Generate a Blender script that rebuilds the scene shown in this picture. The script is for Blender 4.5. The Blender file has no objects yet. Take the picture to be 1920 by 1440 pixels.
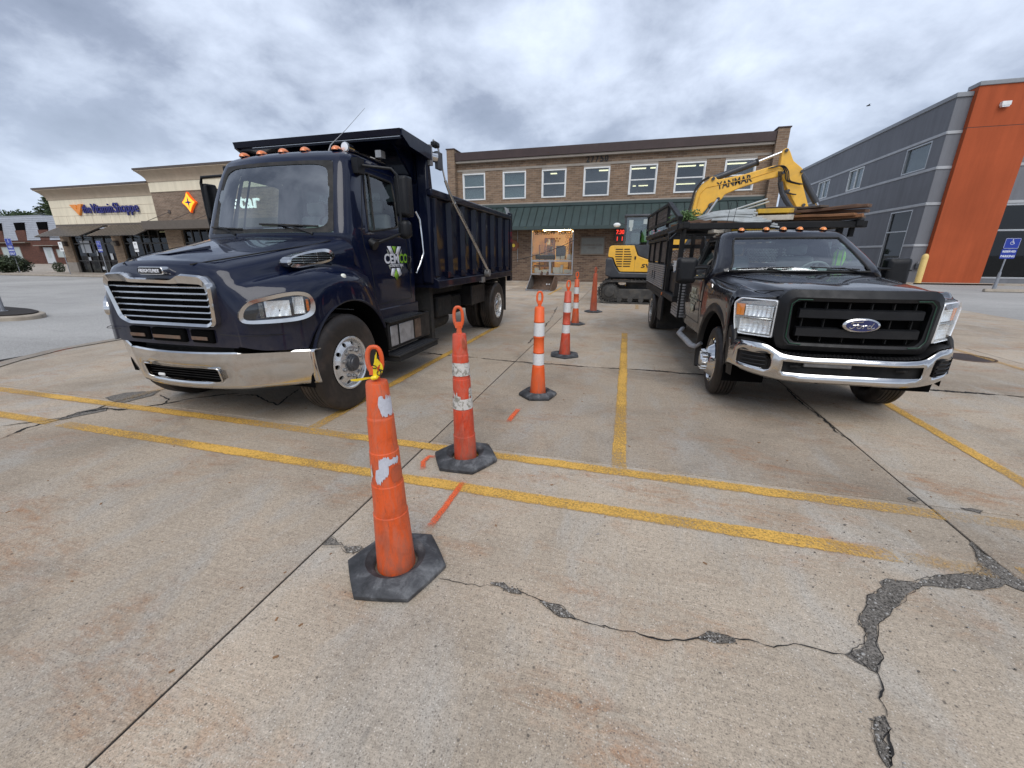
import bpy, bmesh, math, random
from mathutils import Vector, Matrix
R = math.radians
PI = math.pi
random.seed(7)
SC = bpy.context.scene
COL = SC.collection

# ---------------------------------------------------------------- camera, sky, sun, exposure
cam_data = bpy.data.cameras.new('camera')
cam_data.sensor_width = 36.0
cam_data.lens = 14.06
cam_data.clip_start = 0.05
cam_data.clip_end = 3000
cam = bpy.data.objects.new('camera', cam_data)
COL.objects.link(cam)
cam.location = (0, 0, 1.62)
cam.rotation_euler = (R(90 - 17.95), 0, R(15.46))
SC.camera = cam

world = bpy.data.worlds.new('World')
SC.world = world
world.use_nodes = True
wn, wl = world.node_tree.nodes, world.node_tree.links
wn.clear()
SUN_ELEV, SUN_ROT = R(50), R(160)


def N(tree, typ, **kw):
    n = tree.nodes.new(typ)
    for k, v in kw.items():
        if k.startswith('i_'):
            key = k[2:]
            n.inputs[int(key) if key.isdigit() else key.replace('_', ' ')].default_value = v
        else:
            setattr(n, k, v)
    return n


def mathn(t, op, a, b=None, c=None, clamp=False):
    n = t.nodes.new('ShaderNodeMath')
    n.operation = op
    n.use_clamp = clamp
    for i, v in enumerate((a, b, c)):
        if v is None:
            continue
        if isinstance(v, (int, float)):
            n.inputs[i].default_value = v
        else:
            t.links.new(v, n.inputs[i])
    return n.outputs[0]


def ramp(t, fac, stops, interp='LINEAR'):
    n = t.nodes.new('ShaderNodeValToRGB')
    cr = n.color_ramp
    cr.interpolation = interp
    while len(cr.elements) > 1:
        cr.elements.remove(cr.elements[-1])
    cr.elements[0].position = stops[0][0]
    c = stops[0][1]
    cr.elements[0].color = c if len(c) == 4 else (*c, 1)
    for p, c in stops[1:]:
        e = cr.elements.new(p)
        e.color = c if len(c) == 4 else (*c, 1)
    t.links.new(fac, n.inputs[0])
    return n.outputs[0]


def g3(v):
    return (v, v, v)


def mixc(t, fac, a, b, mode='MIX'):
    n = t.nodes.new('ShaderNodeMix')
    n.data_type = 'RGBA'
    n.blend_type = mode
    for s, v in ((n.inputs[0], fac), (n.inputs[6], a), (n.inputs[7], b)):
        if isinstance(v, (int, float)):
            s.default_value = v
        elif isinstance(v, (tuple, list)):
            s.default_value = v if len(v) == 4 else (*v, 1)
        else:
            t.links.new(v, s)
    return n.outputs[2]


def noise(t, vec, scale, detail=4, rough=0.55, dist=0.0, dims='3D'):
    n = t.nodes.new('ShaderNodeTexNoise')
    n.noise_dimensions = dims
    n.inputs['Scale'].default_value = scale
    n.inputs['Detail'].default_value = detail
    n.inputs['Roughness'].default_value = rough
    n.inputs['Distortion'].default_value = dist
    if vec is not None:
        t.links.new(vec, n.inputs['Vector'])
    return n.outputs[0]


def mapping(t, vec, scale=(1, 1, 1), loc=(0, 0, 0), rot=(0, 0, 0)):
    n = t.nodes.new('ShaderNodeMapping')
    n.inputs['Scale'].default_value = scale
    n.inputs['Location'].default_value = loc
    n.inputs['Rotation'].default_value = rot
    t.links.new(vec, n.inputs['Vector'])
    return n.outputs[0]


wt = world.node_tree
sky = N(wt, 'ShaderNodeTexSky')
sky.sky_type = 'NISHITA'
sky.sun_disc = False
sky.sun_elevation = SUN_ELEV
sky.sun_rotation = SUN_ROT
sky.air_density = 1.2
sky.dust_density = 2.0
tc = N(wt, 'ShaderNodeTexCoord')
sep = N(wt, 'ShaderNodeSeparateXYZ')
wl.new(tc.outputs['Generated'], sep.inputs[0])
zc = mathn(wt, 'MAXIMUM', sep.outputs[2], 0.0)
inv = mathn(wt, 'DIVIDE', 1.0, mathn(wt, 'ADD', zc, 0.46))
comb = N(wt, 'ShaderNodeCombineXYZ')
wl.new(mathn(wt, 'MULTIPLY', sep.outputs[0], inv), comb.inputs[0])
wl.new(mathn(wt, 'MULTIPLY', sep.outputs[1], inv), comb.inputs[1])
wl.new(mathn(wt, 'MULTIPLY', zc, 0.6), comb.inputs[2])
cv = comb.outputs[0]
n_big = noise(wt, mapping(wt, cv, loc=(3.1, 1.7, 0.3)), 1.5, 3, 0.5, 0.15)
n_mid = noise(wt, mapping(wt, cv, loc=(7.3, 2.2, 1.3)), 3.9, 8, 0.58, 0.15)
n_fin = noise(wt, mapping(wt, cv, loc=(1.3, 9.2, 2.3)), 9.0, 6, 0.58, 0.2)
dens = mathn(wt, 'ADD', mathn(wt, 'MULTIPLY', n_big, 0.54), mathn(wt, 'ADD', mathn(wt, 'MULTIPLY', n_mid, 0.38), mathn(wt, 'MULTIPLY', n_fin, 0.09)))
CL = 10.0
cloud = ramp(wt, dens, [(0.38, (0.70 * CL, 0.78 * CL, 0.92 * CL)), (0.45, (0.56 * CL, 0.63 * CL, 0.765 * CL)), (0.505, (0.43 * CL, 0.49 * CL, 0.61 * CL)),
                        (0.55, (0.30 * CL, 0.35 * CL, 0.46 * CL)), (0.62, (0.23 * CL, 0.275 * CL, 0.37 * CL))])
# the cloud deck is thinner and brighter towards the horizon
hz = ramp(wt, zc, [(0.0, g3(0.75)), (0.10, g3(0.45)), (0.30, g3(0.0))])
cloud = mixc(wt, hz, cloud, (0.60 * CL, 0.70 * CL, 0.86 * CL))
skyc = mixc(wt, 0.93, sky.outputs[0], cloud)
bg = N(wt, 'ShaderNodeBackground')
bg.inputs[1].default_value = 0.1
wl.new(skyc, bg.inputs[0])
wo = N(wt, 'ShaderNodeOutputWorld')
wl.new(bg.outputs[0], wo.inputs[0])

sun_d = bpy.data.lights.new('sun', 'SUN')
sun_d.energy = 1.5
sun_d.angle = R(45)
sun_d.color = (1.0, 0.975, 0.94)
sun = bpy.data.objects.new('sun', sun_d)
COL.objects.link(sun)
sun.rotation_euler = (R(90) - SUN_ELEV, 0, PI - SUN_ROT)
SC.view_settings.view_transform = 'Standard'
SC.view_settings.look = 'None'
SC.view_settings.exposure = 0.38
SC.view_settings.gamma = 1.0
SC.view_settings.use_curve_mapping = False

# ---------------------------------------------------------------- materials
MATS = {}


def new_mat(name):
    m = bpy.data.materials.new(name)
    m.use_nodes = True
    t = m.node_tree
    b = t.nodes['Principled BSDF']
    MATS[name] = m
    return m, t, b


def pos(t, obj=False):
    if obj:
        n = t.nodes.new('ShaderNodeTexCoord')
        return n.outputs['Object']
    n = t.nodes.new('ShaderNodeNewGeometry')
    return n.outputs['Position']


def bump(t, b, h, strength=0.3, dist=0.01):
    n = t.nodes.new('ShaderNodeBump')
    n.inputs['Strength'].default_value = strength
    n.inputs['Distance'].default_value = dist
    t.links.new(h, n.inputs['Height'])
    t.links.new(n.outputs[0], b.inputs['Normal'])


def simple(name, col, rough=0.5, metal=0.0, coat=0.0, var=0.12, scale=6.0, dirt=None, dirt_amt=0.4, bmp=0.0, bscale=60.0, spec=0.5, rvar=0.1):
    """colour with a soft variation, optional dirt colour, optional fine relief"""
    m, t, b = new_mat(name)
    p = pos(t, True)
    n1 = noise(t, p, scale, 5, 0.6)
    dark = tuple(c * (1 - var) for c in col)
    lite = tuple(min(1, c * (1 + var)) for c in col)
    c = ramp(t, n1, [(0.3, dark), (0.7, lite)])
    if dirt:
        n2 = noise(t, p, scale * 0.7 + 1.3, 7, 0.65, 0.6)
        f = ramp(t, n2, [(0.48, g3(0)), (0.72, g3(dirt_amt))])
        c = mixc(t, f, c, dirt)
    t.links.new(c, b.inputs['Base Color'])
    r = ramp(t, noise(t, p, scale * 2.3, 5, 0.6), [(0.3, g3(max(0.02, rough - rvar))), (0.7, g3(min(1, rough + rvar)))])
    t.links.new(r, b.inputs['Roughness'])
    b.inputs['Metallic'].default_value = metal
    b.inputs['Coat Weight'].default_value = coat
    b.inputs['Coat Roughness'].default_value = 0.04
    b.inputs['Specular IOR Level'].default_value = spec
    if bmp:
        bump(t, b, noise(t, p, bscale, 4, 0.6), bmp, 0.004)
    return m


simple('navy_paint', (0.0010, 0.0040, 0.0200), 0.35, 0.0, 0.7, 0.08, 2.0, (0.012, 0.013, 0.024), 0.2, spec=0.12, rvar=0.06)
simple('navy_bed_paint', (0.0010, 0.0030, 0.0140), 0.38, 0.0, 0.4, 0.15, 3.0, (0.012, 0.012, 0.020), 0.3, spec=0.12, rvar=0.1)
simple('black_paint', (0.0045, 0.0045, 0.008), 0.3, 0.0, 0.9, 0.1, 2.0, (0.018, 0.017, 0.018), 0.3, spec=0.12, rvar=0.06)
simple('matte_black', (0.010, 0.010, 0.011), 0.55, 0.0, 0.0, 0.25, 5.0, (0.045, 0.04, 0.036), 0.3, spec=0.25)
simple('plastic_black', (0.008, 0.0085, 0.010), 0.45, 0.0, 0.0, 0.15, 5.0, (0.03, 0.03, 0.03), 0.25, bmp=0.15, bscale=220, spec=0.28)
simple('rubber', (0.014, 0.0135, 0.013), 0.75, 0.0, 0.0, 0.3, 6.0, (0.065, 0.055, 0.045), 0.55, bmp=0.25, bscale=90)
simple('tyre_wall', (0.020, 0.0155, 0.0125), 0.55, 0.0, 0.0, 0.3, 4.0, (0.07, 0.05, 0.038), 0.7, bmp=0.2, bscale=60)
simple('under_dark', (0.008, 0.008, 0.008), 0.8, 0.0, 0.0, 0.3, 6.0, (0.04, 0.03, 0.022), 0.5)
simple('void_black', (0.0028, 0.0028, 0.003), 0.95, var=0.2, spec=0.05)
simple('chrome', (0.66, 0.655, 0.645), 0.11, 1.0, 0.0, 0.08, 3.0, (0.32, 0.29, 0.25), 0.35, rvar=0.07)
simple('wheel_alloy', (0.70, 0.70, 0.69), 0.26, 0.75, 0.0, 0.1, 8.0, (0.36, 0.34, 0.31), 0.35, rvar=0.1)
simple('aluminium', (0.62, 0.62, 0.61), 0.28, 1.0, 0.0, 0.12, 8.0, (0.30, 0.27, 0.24), 0.45, rvar=0.1)
simple('dull_steel', (0.35, 0.35, 0.35), 0.5, 0.8, 0.0, 0.2, 9.0, (0.16, 0.12, 0.09), 0.5, bmp=0.2, bscale=60)
simple('rusty_steel', (0.16, 0.11, 0.08), 0.75, 0.4, 0.0, 0.35, 9.0, (0.22, 0.10, 0.05), 0.6, bmp=0.3, bscale=50)
simple('tread_plate', (0.42, 0.42, 0.43), 0.42, 0.5, 0.0, 0.15, 9.0, (0.08, 0.07, 0.06), 0.5)
simple('lens_silver', (0.88, 0.89, 0.90), 0.25, 0.35, 0.3, 0.10, 30.0, rvar=0.06)
simple('amber_lens', (0.75, 0.20, 0.045), 0.35, 0.0, 0.6, 0.1, 9.0, (0.5, 0.3, 0.2), 0.3)
simple('orange_lamp', (0.85, 0.25, 0.02), 0.15, 0.0, 0.8, 0.1, 9.0)
simple('clear_marker', (0.75, 0.76, 0.66), 0.25, 0.0, 0.5, 0.05, 9.0)
simple('yellow_machine', (0.84, 0.455, 0.04), 0.38, 0.0, 0.4, 0.08, 3.0, (0.35, 0.24, 0.08), 0.35)
simple('machine_dark', (0.035, 0.038, 0.045), 0.45, 0.0, 0.2, 0.15, 4.0, (0.10, 0.095, 0.09), 0.4)
simple('track_rubber', (0.038, 0.036, 0.034), 0.8, 0.0, 0.0, 0.3, 6.0, (0.14, 0.125, 0.105), 0.7, bmp=0.3, bscale=50)
simple('track_steel', (0.07, 0.068, 0.065), 0.6, 0.4, 0.0, 0.3, 6.0, (0.16, 0.14, 0.11), 0.6)
simple('white_paint', (0.78, 0.78, 0.76), 0.45, 0.0, 0.0, 0.05, 6.0, (0.45, 0.43, 0.4), 0.3)
simple('window_white', (0.72, 0.73, 0.72), 0.4, 0.0, 0.0, 0.05, 3.0, (0.4, 0.39, 0.37), 0.3)
simple('black_print', (0.012, 0.012, 0.014), 0.5)
simple('green_print', (0.20, 0.42, 0.02), 0.5, var=0.04)
simple('white_print', (0.72, 0.73, 0.76), 0.5, var=0.04)
simple('logo_faded', (0.48, 0.47, 0.36), 0.5, var=0.05)
simple('grey_print', (0.30, 0.32, 0.27), 0.5, var=0.04)
simple('green_stripe', (0.010, 0.055, 0.028), 0.5, var=0.04)
simple('blue_badge', (0.008, 0.016, 0.09), 0.25, 0.0, 0.8, 0.05)
simple('blue_sign', (0.012, 0.035, 0.30), 0.45, var=0.06)
simple('dash_dark', (0.045, 0.047, 0.048), 0.8, var=0.15, scale=9)
simple('seat_grey', (0.34, 0.345, 0.35), 0.85, var=0.1)
simple('dash_grey', (0.22, 0.235, 0.23), 0.7, var=0.15, scale=9)
simple('cab_lining', (0.3, 0.31, 0.31), 0.9, var=0.1)
simple('vest_green', (0.36, 0.86, 0.10), 0.7, var=0.1)
simple('skin', (0.45, 0.25, 0.17), 0.6, var=0.05)
simple('jeans', (0.03, 0.04, 0.07), 0.85, var=0.2)
simple('brown_trim', (0.042, 0.023, 0.020), 0.5, var=0.12, scale=2, dirt=(0.08, 0.055, 0.05), dirt_amt=0.3)
simple('beige_trim', (0.30, 0.265, 0.225), 0.7, var=0.1, scale=2, dirt=(0.18, 0.15, 0.12), dirt_amt=0.4)
simple('seam_dark', (0.006, 0.014, 0.014), 0.5)
simple('green_metal', (0.030, 0.050, 0.047), 0.45, 0.0, 0.1, 0.12, 1.3, (0.045, 0.07, 0.065), 0.4)
simple('cornice_tan', (0.42, 0.33, 0.235), 0.75, var=0.07, scale=1.5, dirt=(0.25, 0.19, 0.13), dirt_amt=0.35)
simple('cornice_brown', (0.085, 0.065, 0.055), 0.6, var=0.1)
simple('gutter_taupe', (0.11, 0.088, 0.068), 0.6, var=0.12)
simple('awning_brown', (0.20, 0.165, 0.125), 0.45, 0.2, 0.0, 0.15, 2.0, (0.07, 0.055, 0.04), 0.4)
simple('awning_rib', (0.028, 0.022, 0.018), 0.5, 0.2, 0.0, 0.15, 2.0)
simple('grey_siding', (0.34, 0.36, 0.40), 0.6, var=0.08, scale=2.0, dirt=(0.24, 0.25, 0.27), dirt_amt=0.5)
simple('band_grey', (0.42, 0.43, 0.44), 0.6, var=0.08, scale=1.5, dirt=(0.28, 0.27, 0.26), dirt_amt=0.4)
simple('coping_grey', (0.25, 0.26, 0.275), 0.5, var=0.08)
simple('store_frame', (0.06, 0.055, 0.05), 0.45, 0.3, var=0.1)
simple('silver_frame', (0.42, 0.43, 0.44), 0.4, 0.5, var=0.1)
simple('bollard_yellow', (0.78, 0.56, 0.20), 0.55, var=0.08, scale=5, dirt=(0.45, 0.33, 0.12), dirt_amt=0.4)
simple('kerb_stone', (0.36, 0.31, 0.25), 0.9, var=0.15, scale=3, dirt=(0.17, 0.14, 0.11), dirt_amt=0.5, bmp=0.4, bscale=60)
simple('mulch', (0.022, 0.017, 0.014), 0.95, var=0.5, scale=30, bmp=0.9, bscale=50)
simple('galvanised', (0.33, 0.345, 0.37), 0.5, 0.6, var=0.15, scale=6, dirt=(0.16, 0.12, 0.1), dirt_amt=0.4)
simple('pvc_grey', (0.44, 0.46, 0.45), 0.55, var=0.12, scale=6, dirt=(0.24, 0.23, 0.2), dirt_amt=0.45)
simple('form_yellow', (0.62, 0.37, 0.025), 0.6, var=0.15, scale=9, dirt=(0.25, 0.18, 0.08), dirt_amt=0.5)
simple('form_white', (0.55, 0.50, 0.42), 0.75, var=0.12, scale=8, dirt=(0.25, 0.2, 0.14), dirt_amt=0.5)
simple('manhole_iron', (0.055, 0.04, 0.036), 0.7, 0.3, var=0.2, scale=20, bmp=0.5, bscale=60)
simple('tape_yellow', (0.88, 0.66, 0.02), 0.35, 0.0, 0.3, 0.08, 20)
simple('paper_white', (0.62, 0.64, 0.66), 0.8, var=0.1, scale=20)
simple('shelf_grey', (0.36, 0.38, 0.39), 0.6, var=0.1)
simple('box_brown', (0.24, 0.13, 0.06), 0.8, var=0.2)
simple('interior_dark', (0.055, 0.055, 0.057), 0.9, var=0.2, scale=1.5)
simple('interior_pale', (0.30, 0.27, 0.22), 0.9, var=0.1)
simple('interior_warm', (0.74, 0.55, 0.24), 0.9, var=0.15, scale=1.2)
simple('blind_white', (0.42, 0.47, 0.46), 0.8, var=0.05)
simple('plaque_grey', (0.17, 0.175, 0.16), 0.6, var=0.1, scale=5)
simple('plaque_frame', (0.16, 0.125, 0.095), 0.7, var=0.1)
simple('wood_round', (0.20, 0.07, 0.03), 0.6, var=0.2, scale=15)
simple('vitamin_orange', (0.80, 0.26, 0.03), 0.4, var=0.15, scale=2)
simple('vitamin_blue', (0.016, 0.016, 0.16), 0.4, var=0.05)
simple('bird_dark', (0.03, 0.03, 0.035), 0.8)
simple('strap_grey', (0.12, 0.12, 0.11), 0.9)
simple('blue_cloth', (0.06, 0.18, 0.38), 0.8)
simple('door_white', (0.5, 0.53, 0.55), 0.5, var=0.06)
simple('bark', (0.07, 0.05, 0.035), 0.95, var=0.3, scale=12, bmp=0.5, bscale=30)


def road_dust(name, col, z0, z1, amt):
    """road film: thin tan dust that settles on the sills and round the wheels"""
    m = MATS[name]
    t = m.node_tree
    b = t.nodes['Principled BSDF']
    old = b.inputs['Base Color'].links[0].from_socket
    p = pos(t, True)
    sx = t.nodes.new('ShaderNodeSeparateXYZ')
    t.links.new(p, sx.inputs[0])
    mr = t.nodes.new('ShaderNodeMapRange')
    mr.inputs[1].default_value = z0
    mr.inputs[2].default_value = z1
    mr.inputs[3].default_value = amt
    mr.inputs[4].default_value = 0.0
    t.links.new(sx.outputs[2], mr.inputs[0])
    n = ramp(t, noise(t, p, 7, 7, 0.7, 0.6), [(0.35, g3(0.25)), (0.65, g3(1))])
    f = mathn(t, 'MULTIPLY', mr.outputs[0], n, clamp=True)
    t.links.new(mixc(t, f, old, col), b.inputs['Base Color'])
    t.links.new(mathn(t, 'SUBTRACT', b.inputs['Coat Weight'].default_value, mathn(t, 'MULTIPLY', f, 0.8), clamp=True), b.inputs['Coat Weight'])


road_dust('navy_paint', (0.10, 0.085, 0.07), 0.55, 1.25, 0.45)
road_dust('navy_bed_paint', (0.10, 0.085, 0.07), 1.0, 1.5, 0.12)
road_dust('black_paint', (0.10, 0.085, 0.07), 0.5, 1.1, 0.4)
road_dust('plastic_black', (0.09, 0.078, 0.065), 0.3, 1.0, 0.35)


def emit(name, col, strength):
    m, t, b = new_mat(name)
    b.inputs['Base Color'].default_value = (*col, 1)
    b.inputs['Emission Color'].default_value = (*col, 1)
    b.inputs['Emission Strength'].default_value = strength
    return m


emit('tube_light', (1.0, 0.86, 0.55), 2.2)
emit('warm_light', (1.0, 0.72, 0.33), 30.0)
emit('spot_white', (1.0, 0.95, 0.85), 6.0)
emit('led_red', (1.0, 0.05, 0.03), 1.0)
emit('star_orange', (1.0, 0.40, 0.02), 0.9)
emit('sign_white', (0.85, 0.90, 0.90), 0.8)
emit('star_edge', (0.9, 0.12, 0.01), 0.35)


def glass(name, tint, gl=1.0, rough=0.02, base=0.04):
    m = bpy.data.materials.new(name)
    m.use_nodes = True
    t = m.node_tree
    t.nodes.clear()
    tr = N(t, 'ShaderNodeBsdfTransparent')
    tr.inputs[0].default_value = (*tint, 1)
    gb = N(t, 'ShaderNodeBsdfGlossy')
    gb.inputs[0].default_value = (0.95, 0.97, 1.0, 1)
    gb.inputs['Roughness'].default_value = rough
    ge = N(t, 'ShaderNodeNewGeometry')
    dp = N(t, 'ShaderNodeVectorMath', operation='DOT_PRODUCT')
    t.links.new(ge.outputs['Incoming'], dp.inputs[0])
    t.links.new(ge.outputs['Normal'], dp.inputs[1])
    fc_ = mathn(t, 'SUBTRACT', 1.0, mathn(t, 'ABSOLUTE', dp.outputs['Value']), clamp=True)
    f = mathn(t, 'ADD', mathn(t, 'MULTIPLY', mathn(t, 'POWER', fc_, 5.0), 0.9 * min(1.0, gl)), base + 0.04, clamp=True)
    mx = N(t, 'ShaderNodeMixShader')
    t.links.new(f, mx.inputs[0])
    t.links.new(tr.outputs[0], mx.inputs[1])
    t.links.new(gb.outputs[0], mx.inputs[2])
    o = N(t, 'ShaderNodeOutputMaterial')
    t.links.new(mx.outputs[0], o.inputs[0])
    MATS[name] = m
    return m


glass('windscreen_glass', (0.72, 0.85, 0.80), 1.0, 0.015, 0.17)
glass('cab_glass', (0.70, 0.76, 0.74), 1.0, 0.015, 0.03)
glass('pane_glass', (0.66, 0.72, 0.72), 1.0, 0.02, 0.06)
glass('store_glass', (0.22, 0.23, 0.22), 0.7, 0.02, 0.0)
glass('shop_glass', (0.92, 0.92, 0.88), 1.0, 0.02, 0.02)
glass('lamp_glass', (0.93, 0.95, 0.95), 1.3, 0.03, 0.05)


def concrete_mat(name, base, per_slab=True, dark=False):
    m, t, b = new_mat(name)
    p = pos(t)
    n1 = noise(t, p, 0.55, 7, 0.62, 0.4)
    n2 = noise(t, mapping(t, p, scale=(1, 0.45, 1)), 2.1, 7, 0.66, 0.5)
    n3 = noise(t, p, 150.0, 3, 0.75)
    n4 = noise(t, p, 42.0, 5, 0.8, 0.3)
    col = ramp(t, n1, [(0.28, tuple(c * 0.66 for c in base)), (0.50, base), (0.72, tuple(c * 1.24 for c in base))])
    f = ramp(t, n2, [(0.48, g3(0)), (0.68, g3(0.7))])
    gy = sum(base) / 3
    col = mixc(t, f, col, (gy * 1.22, gy * 1.16, gy * 1.05))
    # rust coloured stains
    n5 = noise(t, mapping(t, p, loc=(4.2, 1.1, 0), scale=(0.8, 1.5, 1)), 1.1, 8, 0.68, 0.8)
    n5b = noise(t, mapping(t, p, scale=(0.7, 1.6, 1)), 7.0, 7, 0.78, 0.9)
    fr = mathn(t, 'MULTIPLY', ramp(t, n5, [(0.49, g3(0)), (0.66, g3(1))]), ramp(t, n5b, [(0.42, g3(0)), (0.64, g3(0.85))]))
    col = mixc(t, fr, col, (0.36, 0.18, 0.085))
    # dark oily and tyre stains
    n6 = noise(t, mapping(t, p, loc=(9, 3, 0)), 0.75, 8, 0.7, 0.7)
    fo = ramp(t, n6, [(0.54, g3(0)), (0.72, g3(0.5))])
    col = mixc(t, fo, col, tuple(c * 0.42 for c in base))
    n7 = noise(t, mapping(t, p, loc=(2, 8, 0)), 5.5, 7, 0.75, 0.9)
    col = mixc(t, ramp(t, n7, [(0.62, g3(0)), (0.74, g3(0.45))]), col, (0.10, 0.092, 0.085))
    # pits and exposed stones of several sizes
    def dots(scale, size, thr, colr, amt):
        nonlocal col
        v = t.nodes.new('ShaderNodeTexVoronoi')
        v.inputs['Scale'].default_value = scale
        v.inputs['Randomness'].default_value = 1.0
        t.links.new(mapping(t, p, loc=(scale, 0, 0)), v.inputs['Vector'])
        sx = t.nodes.new('ShaderNodeSeparateColor')
        t.links.new(v.outputs['Color'], sx.inputs[0])
        on = mathn(t, 'GREATER_THAN', sx.outputs[0], thr)
        k = ramp(t, v.outputs['Distance'], [(size * 0.6, g3(1)), (size, g3(0))])
        col = mixc(t, mathn(t, 'MULTIPLY', mathn(t, 'MULTIPLY', k, on), amt), col, colr)
        return k
    dots(120.0, 0.34, 0.35, (0.19, 0.155, 0.125), 0.6)
    dots(75.0, 0.32, 0.62, (0.15, 0.125, 0.105), 0.65)
    dots(90.0, 0.30, 0.70, (0.66, 0.60, 0.52), 0.6)
    dots(30.0, 0.22, 0.93, (0.10, 0.085, 0.07), 0.8)
    sp = ramp(t, n3, [(0.30, g3(0.60)), (0.46, g3(0.94)), (0.56, g3(1.04)), (0.72, g3(1.28))])
    col = mixc(t, 1.0, col, sp, 'MULTIPLY')
    col = mixc(t, 1.0, col, ramp(t, n4, [(0.32, g3(0.74)), (0.5, g3(1.0)), (0.68, g3(1.18))]), 'MULTIPLY')
    # broom finish, only where it has not been worn off
    br = noise(t, mapping(t, p, scale=(1.6, 85.0, 1), rot=(0, 0, R(1.5))), 1.6, 4, 0.6, 0.15)
    col = mixc(t, ramp(t, n2, [(0.42, g3(1.0)), (0.62, g3(0.25))]), col, mixc(t, 1.0, col, ramp(t, br, [(0.32, g3(0.86)), (0.62, g3(1.07))]), 'MULTIPLY'))
    if per_slab:
        oi = N(t, 'ShaderNodeObjectInfo')
        col = mixc(t, 1.0, col, ramp(t, oi.outputs['Random'], [(0, (0.84, 0.825, 0.81)), (1, (1.12, 1.12, 1.11))]), 'MULTIPLY')
    t.links.new(col, b.inputs['Base Color'])
    t.links.new(ramp(t, n2, [(0.3, g3(0.75)), (0.7, g3(0.95))]), b.inputs['Roughness'])
    b.inputs['Specular IOR Level'].default_value = 0.3
    h = mathn(t, 'ADD', mathn(t, 'MULTIPLY', n3, 0.7), mathn(t, 'ADD', mathn(t, 'MULTIPLY', br, 0.35), mathn(t, 'MULTIPLY', n4, 1.0)))
    bump(t, b, h, 0.5, 0.006)
    return m


concrete_mat('concrete', (0.432, 0.354, 0.270))
concrete_mat('walk_concrete', (0.38, 0.33, 0.27))


def asphalt_mat(name, base, speck=0.35, scale=70.0):
    m, t, b = new_mat(name)
    p = pos(t)
    n1 = noise(t, p, 0.25, 6, 0.6, 0.4)
    n2 = noise(t, p, scale, 3, 0.75)
    n3 = noise(t, mapping(t, p, scale=(0.25, 1.4, 1)), 0.9, 6, 0.65, 0.6)
    col = ramp(t, n1, [(0.3, tuple(c * 0.82 for c in base)), (0.7, tuple(c * 1.13 for c in base))])
    col = mixc(t, ramp(t, n3, [(0.55, g3(0)), (0.7, g3(0.4))]), col, tuple(c * 0.6 for c in base))
    col = mixc(t, 1.0, col, ramp(t, n2, [(0.30, g3(1 - speck * 1.2)), (0.5, g3(1.0)), (0.72, g3(1 + speck * 1.1))]), 'MULTIPLY')
    t.links.new(col, b.inputs['Base Color'])
    b.inputs['Roughness'].default_value = 0.92
    b.inputs['Specular IOR Level'].default_value = 0.25
    bump(t, b, n2, 0.5, 0.01)
    return m


asphalt_mat('asphalt', (0.385, 0.372, 0.350), 0.34, 55)
asphalt_mat('pale_stone', (0.42, 0.40, 0.37), 0.3, 60)
asphalt_mat('far_ground', (0.36, 0.35, 0.33), 0.2, 20)
asphalt_mat('patch_tar', (0.165, 0.148, 0.128), 1.0, 110)
asphalt_mat('crack_dark', (0.030, 0.028, 0.026), 0.4, 90)
asphalt_mat('joint_fill', (0.034, 0.03, 0.027), 0.4, 90)
asphalt_mat('grass', (0.10, 0.11, 0.05), 0.5, 30)


def paint_mat(name, col, wear=0.5, scale=26.0, soft=0.08, rot=0.0, edge=None):
    """road paint, worn away in spots so that the concrete shows through"""
    m, t, b = new_mat(name)
    p = pos(t)
    n1 = noise(t, p, scale, 6, 0.75, 0.2)
    n2 = noise(t, p, 1.4, 5, 0.6, 0.4)
    n3 = noise(t, p, 90, 3, 0.7)
    c = ramp(t, n2, [(0.3, tuple(v * 0.78 for v in col)), (0.7, col)])
    c = mixc(t, 1.0, c, ramp(t, n3, [(0.3, g3(0.62)), (0.55, g3(1.05))]), 'MULTIPLY')
    t.links.new(c, b.inputs['Base Color'])
    b.inputs['Roughness'].default_value = 0.8
    s = mathn(t, 'ADD', mathn(t, 'MULTIPLY', n1, 0.7), mathn(t, 'MULTIPLY', n2, 0.45))
    s = mathn(t, 'ADD', s, mathn(t, 'MULTIPLY', mathn(t, 'SUBTRACT', n3, 0.5), 0.45))
    if edge:
        uv = t.nodes.new('ShaderNodeTexCoord').outputs['UV']
        sx = t.nodes.new('ShaderNodeSeparateXYZ')
        t.links.new(uv, sx.inputs[0])
        d = mathn(t, 'ABSOLUTE', mathn(t, 'SUBTRACT', sx.outputs[0], 0.5))
        d2 = mathn(t, 'ABSOLUTE', mathn(t, 'SUBTRACT', sx.outputs[1], 0.5))
        dd = mathn(t, 'MAXIMUM', d, mathn(t, 'MULTIPLY', d2, 1.0))
        s = mathn(t, 'SUBTRACT', s, mathn(t, 'MULTIPLY', mathn(t, 'POWER', mathn(t, 'MULTIPLY', dd, 2.0), 3.0), edge))
    a = ramp(t, s, [(wear - soft, g3(0)), (wear + soft, g3(1))])
    t.links.new(a, b.inputs['Alpha'])
    return m


paint_mat('yellow_line', (0.74, 0.425, 0.085), 0.46, 75, soft=0.13, edge=0.14)
paint_mat('yellow_faded', (0.68, 0.41, 0.13), 0.60, 75, soft=0.16, edge=0.10)
paint_mat('orange_spray', (0.95, 0.15, 0.04), 0.42, 40, 0.2, edge=0.45)
paint_mat('orange_faint', (0.75, 0.12, 0.05), 0.55, 14, 0.15, edge=0.2)


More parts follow.
